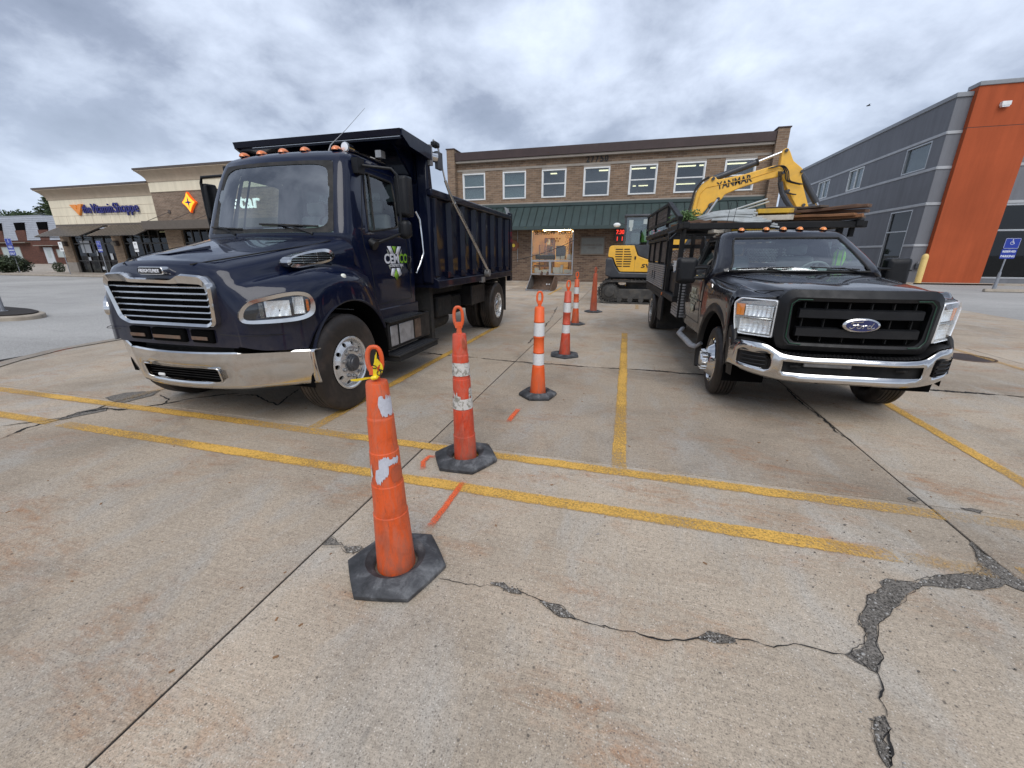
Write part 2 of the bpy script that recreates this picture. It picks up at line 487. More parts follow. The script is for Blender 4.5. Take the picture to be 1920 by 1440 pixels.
def brick_mat(name, c1, c2, mortar, bw, bh, ms=0.012, bmp=0.5, along='x', tone=0.25):
    m, t, b = new_mat(name)
    p = pos(t)
    sp = t.nodes.new('ShaderNodeSeparateXYZ')
    t.links.new(p, sp.inputs[0])
    cb = t.nodes.new('ShaderNodeCombineXYZ')
    t.links.new(mathn(t, 'ADD', sp.outputs[0], sp.outputs[1]), cb.inputs[0])
    t.links.new(sp.outputs[2], cb.inputs[1])
    bt = t.nodes.new('ShaderNodeTexBrick')
    bt.inputs['Scale'].default_value = 1.0
    bt.inputs['Brick Width'].default_value = bw
    bt.inputs['Row Height'].default_value = bh
    bt.inputs['Mortar Size'].default_value = ms
    bt.inputs['Mortar Smooth'].default_value = 0.2
    bt.inputs['Bias'].default_value = 0.0
    bt.inputs['Color1'].default_value = (*c1, 1)
    bt.inputs['Color2'].default_value = (*c2, 1)
    bt.inputs['Mortar'].default_value = (*mortar, 1)
    t.links.new(cb.outputs[0], bt.inputs['Vector'])
    nn = noise(t, p, 0.5, 5, 0.6)
    ns = noise(t, mapping(t, p, scale=(1.5, 1.5, 9.0)), 1.1, 5, 0.7)
    c = mixc(t, 1.0, bt.outputs['Color'], ramp(t, nn, [(0.3, g3(0.82)), (0.7, g3(1.12))]), 'MULTIPLY')
    c = mixc(t, 1.0, c, ramp(t, ns, [(0.3, g3(1 - tone)), (0.7, g3(1 + tone))]), 'MULTIPLY')
    t.links.new(c, b.inputs['Base Color'])
    b.inputs['Roughness'].default_value = 0.9
    bump(t, b, bt.outputs['Fac'], -bmp, 0.01)
    return m


brick_mat('tan_brick', (0.25, 0.165, 0.105), (0.155, 0.10, 0.065), (0.25, 0.20, 0.15), 0.30, 0.10, 0.011)
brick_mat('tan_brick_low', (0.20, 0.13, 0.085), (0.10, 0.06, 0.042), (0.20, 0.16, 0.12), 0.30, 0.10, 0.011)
brick_mat('store_brick', (0.24, 0.165, 0.115), (0.17, 0.112, 0.075), (0.27, 0.22, 0.17), 0.30, 0.10, 0.012)
brick_mat('pilaster_brick', (0.30, 0.20, 0.125), (0.22, 0.14, 0.085), (0.30, 0.25, 0.19), 0.30, 0.10, 0.012)
brick_mat('red_brick', (0.12, 0.042, 0.024), (0.075, 0.026, 0.017), (0.12, 0.06, 0.045), 0.30, 0.10, 0.012)


def stucco_mat(name, col, var=0.09, bscale=40, streak=0.1):
    m, t, b = new_mat(name)
    p = pos(t)
    n1 = noise(t, p, 0.35, 6, 0.6, 0.3)
    n2 = noise(t, mapping(t, p, scale=(2.5, 2.5, 0.22)), 1.2, 6, 0.65, 0.2)
    n3 = noise(t, p, bscale, 4, 0.7)
    c = ramp(t, n1, [(0.3, tuple(v * (1 - var) for v in col)), (0.7, tuple(v * (1 + var) for v in col))])
    c = mixc(t, 1.0, c, ramp(t, n2, [(0.35, g3(1 - streak)), (0.65, g3(1 + streak * 0.5))]), 'MULTIPLY')
    c = mixc(t, 1.0, c, ramp(t, n3, [(0.3, g3(0.9)), (0.7, g3(1.08))]), 'MULTIPLY')
    t.links.new(c, b.inputs['Base Color'])
    b.inputs['Roughness'].default_value = 0.85
    b.inputs['Specular IOR Level'].default_value = 0.25
    bump(t, b, n3, 0.4, 0.01)
    return m


stucco_mat('grey_stucco', (0.190, 0.195, 0.210))
stucco_mat('orange_stucco', (0.41, 0.088, 0.032))
stucco_mat('cream_stucco', (0.78, 0.69, 0.52), 0.05)


def wood_mat(name, c1, c2, axis_scale=(1, 14, 14)):
    m, t, b = new_mat(name)
    p = pos(t, True)
    n1 = noise(t, mapping(t, p, scale=axis_scale), 3.0, 7, 0.7, 0.4)
    n2 = noise(t, p, 4.0, 5, 0.6)
    c = ramp(t, n1, [(0.32, c2), (0.60, c1)])
    c = mixc(t, ramp(t, n2, [(0.45, g3(0)), (0.75, g3(0.5))]), c, tuple(v * 0.45 for v in c2))
    t.links.new(c, b.inputs['Base Color'])
    b.inputs['Roughness'].default_value = 0.85
    bump(t, b, n1, 0.4, 0.004)
    return m


wood_mat('old_lumber', (0.17, 0.095, 0.058), (0.060, 0.037, 0.027), (14, 1, 14))
wood_mat('fresh_lumber', (0.33, 0.15, 0.065), (0.16, 0.075, 0.036), (14, 1, 14))
wood_mat('grey_board', (0.14, 0.105, 0.08), (0.05, 0.037, 0.03), (14, 1, 14))


def cone_mat(name, col, dirt, amt, scr=0.5):
    m, t, b = new_mat(name)
    p = pos(t, True)
    n1 = noise(t, p, 5, 5, 0.6)
    n2 = noise(t, mapping(t, p, scale=(3, 3, 0.8)), 7, 8, 0.74, 0.9)
    n3 = noise(t, mapping(t, p, scale=(7, 7, 1)), 12, 7, 0.75, 1.2)
    n4 = noise(t, mapping(t, p, loc=(3, 1, 7)), 3.2, 8, 0.72, 1.0)
    c = ramp(t, n1, [(0.3, tuple(v * 0.80 for v in col)), (0.7, col)])
    c = mixc(t, ramp(t, n2, [(0.44, g3(0)), (0.66, g3(amt))]), c, dirt)
    c = mixc(t, ramp(t, n3, [(0.56, g3(0)), (0.66, g3(scr))]), c, (0.10, 0.05, 0.04))
    c = mixc(t, ramp(t, n4, [(0.52, g3(0)), (0.68, g3(amt * 0.7))]), c, tuple(v * 0.40 for v in col))
    sx = t.nodes.new('ShaderNodeSeparateXYZ')
    t.links.new(p, sx.inputs[0])
    mr = t.nodes.new('ShaderNodeMapRange')
    mr.inputs[1].default_value = 0.02
    mr.inputs[2].default_value = 0.30
    mr.inputs[3].default_value = 0.8
    mr.inputs[4].default_value = 0.0
    t.links.new(sx.outputs[2], mr.inputs[0])
    c = mixc(t, mathn(t, 'MULTIPLY', mr.outputs[0], ramp(t, n2, [(0.35, g3(0.1)), (0.6, g3(0.9))])), c, (0.20, 0.075, 0.045))
    t.links.new(c, b.inputs['Base Color'])
    t.links.new(ramp(t, n2, [(0.4, g3(0.40)), (0.7, g3(0.75))]), b.inputs['Roughness'])
    bump(t, b, mathn(t, 'ADD', n2, n1), 0.3, 0.006)
    return m


cone_mat('cone_orange', (0.76, 0.105, 0.018), (0.50, 0.15, 0.085), 0.8, 0.55)
cone_mat('cone_red', (0.66, 0.065, 0.022), (0.50, 0.16, 0.11), 0.75, 0.6)
cone_mat('cone_bright', (0.86, 0.115, 0.014), (0.7, 0.22, 0.1), 0.3, 0.1)
cone_mat('cone_dull', (0.50, 0.095, 0.035), (0.16, 0.06, 0.045), 0.6, 0.3)


def peel_mat(name, col, scratch, wear):
    m, t, b = new_mat(name)
    p = pos(t, True)
    n1 = noise(t, p, 28, 6, 0.75, 0.6)
    n2 = noise(t, p, 70, 4, 0.7, 0.3)
    c = ramp(t, n2, [(0.3, tuple(v * 0.8 for v in col)), (0.7, col)])
    c = mixc(t, ramp(t, n1, [(wear, g3(0)), (wear + 0.06, g3(0.85))]), c, scratch)
    t.links.new(c, b.inputs['Base Color'])
    b.inputs['Roughness'].default_value = 0.5
    return m


peel_mat('sheet_silver', (0.55, 0.56, 0.62), (0.35, 0.34, 0.36), 0.62)
peel_mat('sheet_scuffed', (0.62, 0.60, 0.56), (0.20, 0.19, 0.15), 0.50)
peel_mat('sheet_white', (0.74, 0.74, 0.73), (0.35, 0.33, 0.30), 0.62)


def leaf_mat(name, c1, c2):
    m, t, b = new_mat(name)
    p = pos(t)
    n1 = noise(t, p, 1.1, 4, 0.6)
    oi = N(t, 'ShaderNodeObjectInfo')
    c = ramp(t, n1, [(0.3, c1), (0.7, c2)])
    t.links.new(c, b.inputs['Base Color'])
    b.inputs['Roughness'].default_value = 0.6
    return m


leaf_mat('leaf_dark', (0.022, 0.045, 0.012), (0.055, 0.09, 0.025))
leaf_mat('leaf_pine', (0.03, 0.055, 0.018), (0.075, 0.10, 0.035))
leaf_mat('leaf_bush', (0.018, 0.030, 0.010), (0.05, 0.07, 0.025))
leaf_mat('leaf_fresh', (0.06, 0.12, 0.03), (0.12, 0.20, 0.06))


def base_rubber():
    m, t, b = new_mat('cone_base_rubber')
    p = pos(t, True)
    n1 = noise(t, p, 7, 7, 0.7, 0.6)
    n2 = noise(t, p, 60, 4, 0.7)
    c = ramp(t, n1, [(0.35, (0.022, 0.023, 0.025)), (0.52, (0.055, 0.056, 0.06)), (0.70, (0.17, 0.172, 0.175))])
    t.links.new(c, b.inputs['Base Color'])
    b.inputs['Roughness'].default_value = 0.7
    bump(t, b, mathn(t, 'ADD', n1, mathn(t, 'MULTIPLY', n2, 0.6)), 0.5, 0.006)


base_rubber()

# ---------------------------------------------------------------- mesh helpers
def V3(p):
    return Vector(p)


class M:
    """collects shapes; done() links them as ONE mesh object"""

    def __init__(s):
        s.bm = bmesh.new()
        s.uv = None

    def face(s, pts):
        vs = [s.bm.verts.new(p) for p in pts]
        try:
            return s.bm.faces.new(vs)
        except ValueError:
            return None

    def box(s, x0, x1, y0, y1, z0, z1, mat=None):
        ps = [(x0, y0, z0), (x1, y0, z0), (x1, y1, z0), (x0, y1, z0), (x0, y0, z1), (x1, y0, z1), (x1, y1, z1), (x0, y1, z1)]
        if mat:
            ps = [mat @ V3(p) for p in ps]
        v = [s.bm.verts.new(p) for p in ps]
        for f in ((3, 2, 1, 0), (4, 5, 6, 7), (0, 1, 5, 4), (1, 2, 6, 5), (2, 3, 7, 6), (3, 0, 4, 7)):
            s.bm.faces.new([v[i] for i in f])
        return s

    def bar(s, a, b, w, h, up=(0, 0, 1)):
        """a rectangular bar from a to b, w wide and h high"""
        a, b = V3(a), V3(b)
        d = (b - a).normalized()
        u = V3(up)
        if abs(d.dot(u)) > 0.98:
            u = V3((0, 1, 0))
        x = d.cross(u).normalized()
        u = x.cross(d).normalized()
        ps = []
        for p in (a, b):
            for sx, sz in ((-1, -1), (1, -1), (1, 1), (-1, 1)):
                ps.append(p + x * (sx * w / 2) + u * (sz * h / 2))
        v = [s.bm.verts.new(p) for p in ps]
        for f in ((0, 3, 2, 1), (4, 5, 6, 7), (0, 1, 5, 4), (1, 2, 6, 5), (2, 3, 7, 6), (3, 0, 4, 7)):
            s.bm.faces.new([v[i] for i in f])
        return s

    def hexa(s, p):
        v = [s.bm.verts.new(q) for q in p]
        for f in ((3, 2, 1, 0), (4, 5, 6, 7), (0, 1, 5, 4), (1, 2, 6, 5), (2, 3, 7, 6), (3, 0, 4, 7)):
            s.bm.faces.new([v[i] for i in f])
        return s

    def prism(s, pts, axis, a, b):
        """polygon in the plane across axis, pushed from a to b"""
        def mk(p, t):
            if axis == 'x':
                return (t, p[0], p[1])
            if axis == 'y':
                return (p[0], t, p[1])
            return (p[0], p[1], t)
        v0 = [s.bm.verts.new(mk(p, a)) for p in pts]
        v1 = [s.bm.verts.new(mk(p, b)) for p in pts]
        n = len(pts)
        s.bm.faces.new(v0)
        s.bm.faces.new(v1[::-1])
        for i in range(n):
            s.bm.faces.new([v0[(i + 1) % n], v0[i], v1[i], v1[(i + 1) % n]])
        return s

    def rings(s, rings, close=True, cap0=True, cap1=True):
        vv = [[s.bm.verts.new(p) for p in r] for r in rings]
        n = len(vv[0])
        for i in range(len(vv) - 1):
            for j in range(n if close else n - 1):
                k = (j + 1) % n
                s.bm.faces.new([vv[i][j], vv[i][k], vv[i + 1][k], vv[i + 1][j]])
        if cap0:
            s.bm.faces.new(vv[0][::-1])
        if cap1:
            s.bm.faces.new(vv[-1])
        return vv

    def cyl(s, a, b, r, r2=None, n=16, cap=True):
        a, b = V3(a), V3(b)
        r2 = r if r2 is None else r2
        d = (b - a).normalized()
        q = d.to_track_quat('Z', 'Y')
        rr = []
        for p, rad in ((a, r), (b, r2)):
            rr.append([p + q @ V3((math.cos(2 * PI * i / n) * rad, math.sin(2 * PI * i / n) * rad, 0)) for i in range(n)])
        s.rings(rr, True, cap, cap)
        return s

    def tube(s, path, r, n=8, closed=False, flat=1.0, cap=True):
        ps = [V3(p) for p in path]
        m = len(ps)
        rads = r if isinstance(r, (list, tuple)) else [r] * m
        rr = []
        up = None
        for i, p in enumerate(ps):
            if closed:
                d = (ps[(i + 1) % m] - ps[i - 1])
            else:
                d = ps[min(i + 1, m - 1)] - ps[max(i - 1, 0)]
            if d.length < 1e-9:
                d = V3((0, 0, 1))
            d.normalize()
            if up is None:
                up = V3((0, 0, 1)) if abs(d.z) < 0.9 else V3((0, 1, 0))
            x = d.cross(up)
            if x.length < 1e-6:
                x = d.orthogonal()
            x.normalize()
            up = x.cross(d).normalized()
            rr.append([p + x * (math.cos(2 * PI * k / n) * rads[i]) + up * (math.sin(2 * PI * k / n) * rads[i] * flat) for k in range(n)])
        if closed:
            vv = [[s.bm.verts.new(p) for p in r_] for r_ in rr]
            for i in range(m):
                for j in range(n):
                    k = (j + 1) % n
                    i2 = (i + 1) % m
                    s.bm.faces.new([vv[i][j], vv[i][k], vv[i2][k], vv[i2][j]])
        else:
            s.rings(rr, True, cap, cap)
        return s

    def lathe(s, prof, origin=(0, 0, 0), axis='z', n=32, a0=0, a1=2 * PI, cap=False):
        """profile of (radius, height)"""
        o = V3(origin)
        full = abs(a1 - a0 - 2 * PI) < 1e-6
        cnt = n if full else n + 1
        rr = []
        for r_, h in prof:
            ring = []
            for i in range(cnt):
                a = a0 + (a1 - a0) * i / n
                c_, s_ = math.cos(a) * r_, math.sin(a) * r_
                if axis == 'z':
                    ring.append(o + V3((c_, s_, h)))
                elif axis == 'x':
                    ring.append(o + V3((h, c_, s_)))
                else:
                    ring.append(o + V3((s_, h, c_)))
            rr.append(ring)
        s.rings(rr, full, cap, cap)
        return s

    def ball(s, c, r, sc=(1, 1, 1), n=12, m=8, half=False):
        rr = []
        for j in range(1, m):
            a = -PI / 2 + PI * j / m
            if half and a < -0.01:
                continue
            rr.append([(c[0] + math.cos(2 * PI * i / n) * math.cos(a) * r * sc[0], c[1] + math.sin(2 * PI * i / n) * math.cos(a) * r * sc[1], c[2] + math.sin(a) * r * sc[2]) for i in range(n)])
        s.rings(rr)
        return s

    def grid(s, fn, nu, nv, skip=None):
        v = [[s.bm.verts.new(fn(i / nu, j / nv)) for j in range(nv + 1)] for i in range(nu + 1)]
        for i in range(nu):
            for j in range(nv):
                if skip and skip(i, j):
                    continue
                s.bm.faces.new([v[i][j], v[i + 1][j], v[i + 1][j + 1], v[i][j + 1]])
        return s

    def between(s, A, B, closed=False):
        """a strip of faces between two paths of the same length"""
        a = [s.bm.verts.new(p) for p in A]
        b = [s.bm.verts.new(p) for p in B]
        n = len(A)
        for i in range(n if closed else n - 1):
            k = (i + 1) % n
            s.bm.faces.new([a[i], a[k], b[k], b[i]])
        return s

    def ribbon(s, path, w, z=0.0, jit=0.0, seg=0.0):
        """a flat strip along a path on the ground, with uv across and along"""
        if s.uv is None:
            s.uv = s.bm.loops.layers.uv.new('UVMap')
        pts = []
        for i in range(len(path) - 1):
            a, b = V3((*path[i], 0)), V3((*path[i + 1], 0))
            k = max(1, int((b - a).length / seg)) if seg else 1
            for j in range(k):
                pts.append(a.lerp(b, j / k))
        pts.append(V3((*path[-1], 0)))
        m = len(pts)
        ws = w if callable(w) else (lambda t: w)
        L_, R_ = [], []
        for i, p in enumerate(pts):
            d = (pts[min(i + 1, m - 1)] - pts[max(i - 1, 0)])
            d.normalize()
            nrm = V3((-d.y, d.x, 0))
            hw = ws(i / max(1, m - 1)) / 2
            o = nrm * (random.uniform(-1, 1) * jit * 0.6)
            L_.append(s.bm.verts.new(p + o + nrm * (hw * (1 + random.uniform(-jit, jit) * 8 if jit else hw / hw)) + V3((0, 0, z)) if hw > 0 else p + V3((0, 0, z))))
            R_.append(s.bm.verts.new(p + o - nrm * (hw * (1 + random.uniform(-jit, jit) * 8 if jit else hw / hw)) + V3((0, 0, z)) if hw > 0 else p + V3((0, 0, z + 1e-5))))
        for i in range(m - 1):
            f = s.bm.faces.new([L_[i], R_[i], R_[i + 1], L_[i + 1]])
            for lp, uvc in zip(f.loops, ((0, i / (m - 1)), (1, i / (m - 1)), (1, (i + 1) / (m - 1)), (0, (i + 1) / (m - 1)))):
                lp[s.uv].uv = uvc
        return s

    def done(s, name, mat, parent=None, angle=35, bevel=0.0, bseg=2, subsurf=0, solid=0.0, label=None, kind=None, weld=False, flip=False, soff=-1.0):
        bm = s.bm
        if weld:
            bmesh.ops.remove_doubles(bm, verts=bm.verts, dist=1e-4)
        bmesh.ops.recalc_face_normals(bm, faces=bm.faces)
        if flip:
            bmesh.ops.reverse_faces(bm, faces=bm.faces)
        la = R(angle)
        for f in bm.faces:
            f.smooth = True
        for e in bm.edges:
            if len(e.link_faces) == 2:
                e.smooth = e.calc_face_angle(0) < la
        me = bpy.data.meshes.new(name)
        bm.to_mesh(me)
        bm.free()
        o = bpy.data.objects.new(name, me)
        COL.objects.link(o)
        for mm in (mat if isinstance(mat, (list, tuple)) else [mat]):
            me.materials.append(MATS[mm])
        if parent is not None:
            o.parent = parent
        if solid:
            md = o.modifiers.new('solid', 'SOLIDIFY')
            md.thickness = solid
            md.offset = soff
        if subsurf:
            md = o.modifiers.new('sub', 'SUBSURF')
            md.levels = md.render_levels = subsurf
        if bevel:
            md = o.modifiers.new('bevel', 'BEVEL')
            md.width = bevel
            md.segments = bseg
            md.limit_method = 'ANGLE'
            md.angle_limit = R(40)
            md.harden_normals = False
        if label:
            o['label'] = label
        if kind:
            o['kind'] = kind
        return o


def thing(name, label, cat, loc=(0, 0, 0), rz=0.0, group=None):
    o = bpy.data.objects.new(name, None)
    COL.objects.link(o)
    o.location = loc
    o.rotation_euler = (0, 0, rz)
    o.empty_display_size = 0.2
    o['label'] = label
    o['category'] = cat
    if group:
        o['group'] = group
    return o


def tag(o, label, cat, group=None):
    o['label'] = label
    o['category'] = cat
    if group:
        o['group'] = group
    return o


def struct(name, label=None):
    o = bpy.data.objects.new(name, None)
    COL.objects.link(o)
    o['kind'] = 'structure'
    if label:
        o['label'] = label
    return o


def copy_tree(o, parent=None):
    c = o.copy()
    COL.objects.link(c)
    c.parent = parent
    for ch in list(o.children):
        copy_tree(ch, c)
    return c


def text_part(name, s, size, mat, parent, loc, right, up, extrude=0.004, bold=0.0, sx=1.0, shear=0.0, align="CENTER", label=None, space=1.0, fit=None):
    """lettering built as a mesh, standing on a plane given by its right and up directions"""
    cu = bpy.data.curves.new('lettering', 'FONT')
    cu.body = s
    cu.size = size
    cu.extrude = extrude
    cu.offset = bold
    cu.shear = shear
    cu.space_character = space
    cu.align_x = align
    cu.align_y = 'CENTER'
    cu.resolution_u = 3
    to = bpy.data.objects.new('lettering', cu)
    COL.objects.link(to)
    bpy.context.view_layer.update()
    dg = bpy.context.evaluated_depsgraph_get()
    me = bpy.data.meshes.new_from_object(to.evaluated_get(dg))
    bpy.data.objects.remove(to)
    bpy.data.curves.remove(cu)
    r, u = V3(right).normalized(), V3(up).normalized()
    n = r.cross(u).normalized()
    if fit:
        xs_ = [v.co.x for v in me.vertices]
        sx = fit / (max(xs_) - min(xs_))
        xc = (max(xs_) + min(xs_)) / 2
        for v in me.vertices:
            v.co.x -= xc
    l = V3(loc)
    for v in me.vertices:
        v.co = l + r * (v.co.x * sx) + u * v.co.y + n * v.co.z
    me.materials.clear()
    me.materials.append(MATS[mat])
    me.name = name
    o = bpy.data.objects.new(name, me)
    COL.objects.link(o)
    if parent is not None:
        o.parent = parent
    if label:
        o['label'] = label
    return o


def rrect(x0, x1, y0, y1, r, n=5):
    """rounded rectangle as a list of (x, y)"""
    out = []
    for cx, cy, a in ((x1 - r, y1 - r, 0), (x0 + r, y1 - r, 90), (x0 + r, y0 + r, 180), (x1 - r, y0 + r, 270)):
        for i in range(n + 1):
            t = R(a + 90 * i / n)
            out.append((cx + r * math.cos(t), cy + r * math.sin(t)))
    return out


def rpoly(pts, r, n=4):
    """polygon with rounded corners"""
    out = []
    m = len(pts)
    for i in range(m):
        p0, p1, p2 = V3((*pts[i - 1], 0)), V3((*pts[i], 0)), V3((*pts[(i + 1) % m], 0))
        rr = r[i] if isinstance(r, (list, tuple)) else r
        a, b = p0 - p1, p2 - p1
        k = min(rr, a.length * 0.45, b.length * 0.45)
        A, B = p1 + a.normalized() * k, p1 + b.normalized() * k
        for j in range(n + 1):
            t = j / n
            q = A * (1 - t) ** 2 + p1 * (2 * t * (1 - t)) + B * t ** 2
            out.append((q.x, q.y))
    return out


# ---------------------------------------------------------------- ground
g = M()
for i in range(12):
    for j in range(12):
        a, b = -600 + i * 100, -600 + j * 100
        g.face([(a, b, -0.012), (a + 100, b, -0.012), (a + 100, b + 100, -0.012), (a, b + 100, -0.012)])
g.done('ground', 'asphalt', kind='structure', weld=True)['label'] = 'weathered grey asphalt car park running to the horizon'
M().box(-9.7, 9.9, -6.2, 24.7, -0.05, -0.007).done('joint_filler', 'joint_fill', kind='structure')['label'] = 'dark filler in the joints between the concrete slabs'

pave = struct('concrete_pavement', 'tan concrete slabs laid across the parking bays')
XS = [-9.75, -5.455, -1.598, 2.10, 6.05, 9.92]
YS = [-6.15, -3.1, -0.1, 3.0, 5.985, 9.06, 12.1, 15.2, 18.3, 21.5, 24.72]
for i in range(5):
    for j in range(10):
        x0, x1, y0, y1 = XS[i] + 0.006, XS[i + 1] - 0.006, YS[j] + 0.005, YS[j + 1] - 0.005
        if i == 0:
            pts = [(x0 + (0.85 if j == 2 else 0.0) + random.uniform(-0.03, 0.03), y0), (x1, y0), (x1, y1), (x0 + (0.0 if j != 3 else 0.05), y1)]
            if j == 3:
                pts = [(-8.9, y0), (x1, y0), (x1, y1), (-9.72, y1), (-9.78, 4.6), (-9.3, 3.7)]
        elif i == 4:
            e = [9.9, 9.9, 9.9, 9.9, 9.95, 9.92, 9.95, 10.0, 9.9, 9.9][j]
            pts = [(x0, y0), (e, y0), (e + random.uniform(-0.04, 0.04), y1), (x0, y1)]
        else:
            pts = [(x0, y0), (x1, y0), (x1, y1), (x0, y1)]
        M().prism(pts, 'z', -0.03, 0.0 + random.uniform(-0.0012, 0.0012)).done('slab', 'concrete', pave, bevel=0.004, bseg=1)
# raised lip along the asphalt on the left
M().ribbon([(-8.86, 3.2), (-9.35, 3.85), (-9.68, 4.6), (-9.72, 5.6), (-9.7, 8.0), (-9.7, 16.0)], 0.22, 0.012, 0.01, 0.15).done('gutter_lip', 'walk_concrete', kind='structure')

g = M()
g.box(-10.8, 6.9, 24.3, 24.72, -0.01, 0.07)
g.done('entrance_walk', 'walk_concrete', kind='structure', bevel=0.01)

lines = [
    ('yellow_line', [(-7.6, 2.884), (-3.05, 2.886)]), ('yellow_line', [(-3.05, 2.886), (2.10, 2.884)]), ('yellow_faded', [(2.10, 2.884), (9.5, 2.884)]),
    ('yellow_line', [(-7.0, 2.355), (-5.48, 2.355)]), ('yellow_line', [(-5.33, 2.355), (1.60, 2.355)]), ('yellow_faded', [(1.60, 2.355), (2.02, 2.355)]), ('yellow_line', [(2.16, 2.37), (6.5, 2.37)]),
    ('yellow_line', [(0.065, 2.95), (0.065, 8.9)]), ('yellow_line', [(-2.84, 2.95), (-2.84, 9.0)]), ('yellow_line', [(2.98, 2.95), (2.98, 7.4)]),
    ('yellow_faded', [(-5.55, 2.95), (-5.55, 7.6)]), ('yellow_faded', [(5.75, 6.9), (5.78, 9.2)]), ('yellow_line', [(-3.1, 17.0), (-3.15, 21.0)]), ('yellow_faded', [(0.4, 13.1), (0.42, 14.3)])]
for mt, pth in lines:
    M().ribbon(pth, 0.118, 0.006, 0.006, 0.06).done('painted_line', mt, kind='structure')['label'] = 'yellow parking line painted on the concrete'
for mt, pth, w in [('orange_spray', [(-1.054, 1.86), (-1.045, 2.124), (-1.047, 2.45)], 0.055), ('orange_spray', [(-1.394, 2.726), (-1.47, 2.71), (-1.478, 2.62), (-1.416, 2.49)], 0.05),
                   ('orange_spray', [(-1.035, 3.57), (-1.031, 3.768), (-1.02, 3.99)], 0.065), ('orange_faint', [(-9.5, 4.3), (-9.68, 4.85), (-9.66, 5.6)], 0.13)]:
    M().ribbon(pth, w, 0.0095, 0.004, 0.03).done('spray_mark', mt, kind='structure')['label'] = 'orange survey mark sprayed on the concrete'
for w, y, x0, x1 in [(0.10, 9.3, -17.5, -12.5), (0.10, 14.0, -22, -17)]:
    M().ribbon([(x0, y), (x1, y + 1.6)], w, -0.004, 0.006, 0.3).done('painted_line', 'yellow_faded', kind='structure')

PATCHES = {
    'PATCH_A': [(2.090, 2.613), (2.078, 2.517), (2.096, 2.469), (2.110, 2.328), (2.121, 2.309), (2.143, 2.278), (2.093, 2.208), (2.065, 2.228), (2.013, 2.264), (1.942, 2.222), (1.872, 2.182), (1.778, 2.170), (1.678, 2.149), (1.587, 2.131), (1.503, 2.059), (1.393, 1.949), (1.324, 1.879), (1.256, 1.824), (1.185, 1.693), (1.168, 1.617), (1.114, 1.536), (1.092, 1.544), (1.066, 1.570), (1.031, 1.595), (1.076, 1.627), (1.134, 1.669), (1.167, 1.731), (1.170, 1.800), (1.281, 1.970), (1.392, 2.070), (1.416, 2.128), (1.497, 2.151), (1.569, 2.148), (1.707, 2.232), (1.849, 2.287), (1.933, 2.317), (1.986, 2.372), (2.044, 2.507)],
    'PATCH_B': [(0.992, 1.316), (1.048, 1.357), (1.044, 1.309), (0.999, 1.261), (1.006, 1.237), (0.994, 1.201), (0.966, 1.169), (0.959, 1.204), (0.977, 1.262)],
    'PATCH_C': [(0.436, 1.507), (0.487, 1.554), (0.541, 1.558), (0.592, 1.550), (0.596, 1.530), (0.531, 1.507), (0.479, 1.503)],
    'PATCH_D': [(-0.285, 1.520), (-0.185, 1.518), (-0.133, 1.490), (-0.092, 1.462), (-0.165, 1.453), (-0.219, 1.484)],
    'PATCH_E': [(-0.546, 1.561), (-0.486, 1.578), (-0.437, 1.555), (-0.389, 1.554), (-0.376, 1.530), (-0.429, 1.525), (-0.488, 1.548)],
    'PATCH_F': [(-1.585, 1.568), (-1.594, 1.647), (-1.530, 1.625), (-1.463, 1.595)],
    'PATCH_G': [(-1.457, 1.591), (-1.361, 1.618), (-1.326, 1.582), (-1.408, 1.554)],
    'PATCH_H': [(-5.848, 3.016), (-5.832, 3.206), (-5.504, 3.388), (-5.388, 3.229), (-5.425, 2.954), (-5.557, 2.947)],
    'PATCH_I': [(-5.518, 2.370), (-5.563, 2.671), (-5.453, 2.801), (-5.326, 2.726), (-5.445, 2.487)],
    'PATCH_J': [(2.010, 3.052), (2.065, 3.088), (2.084, 3.053), (2.039, 3.015)],
    'PATCH_K': [(2.284, 3.014), (2.355, 3.027), (2.406, 3.016), (2.364, 2.970)],
    'PATCH_L': [(-1.810, 5.494), (-1.951, 6.527), (-1.746, 7.263), (-1.628, 6.149), (-1.634, 5.605)],
}
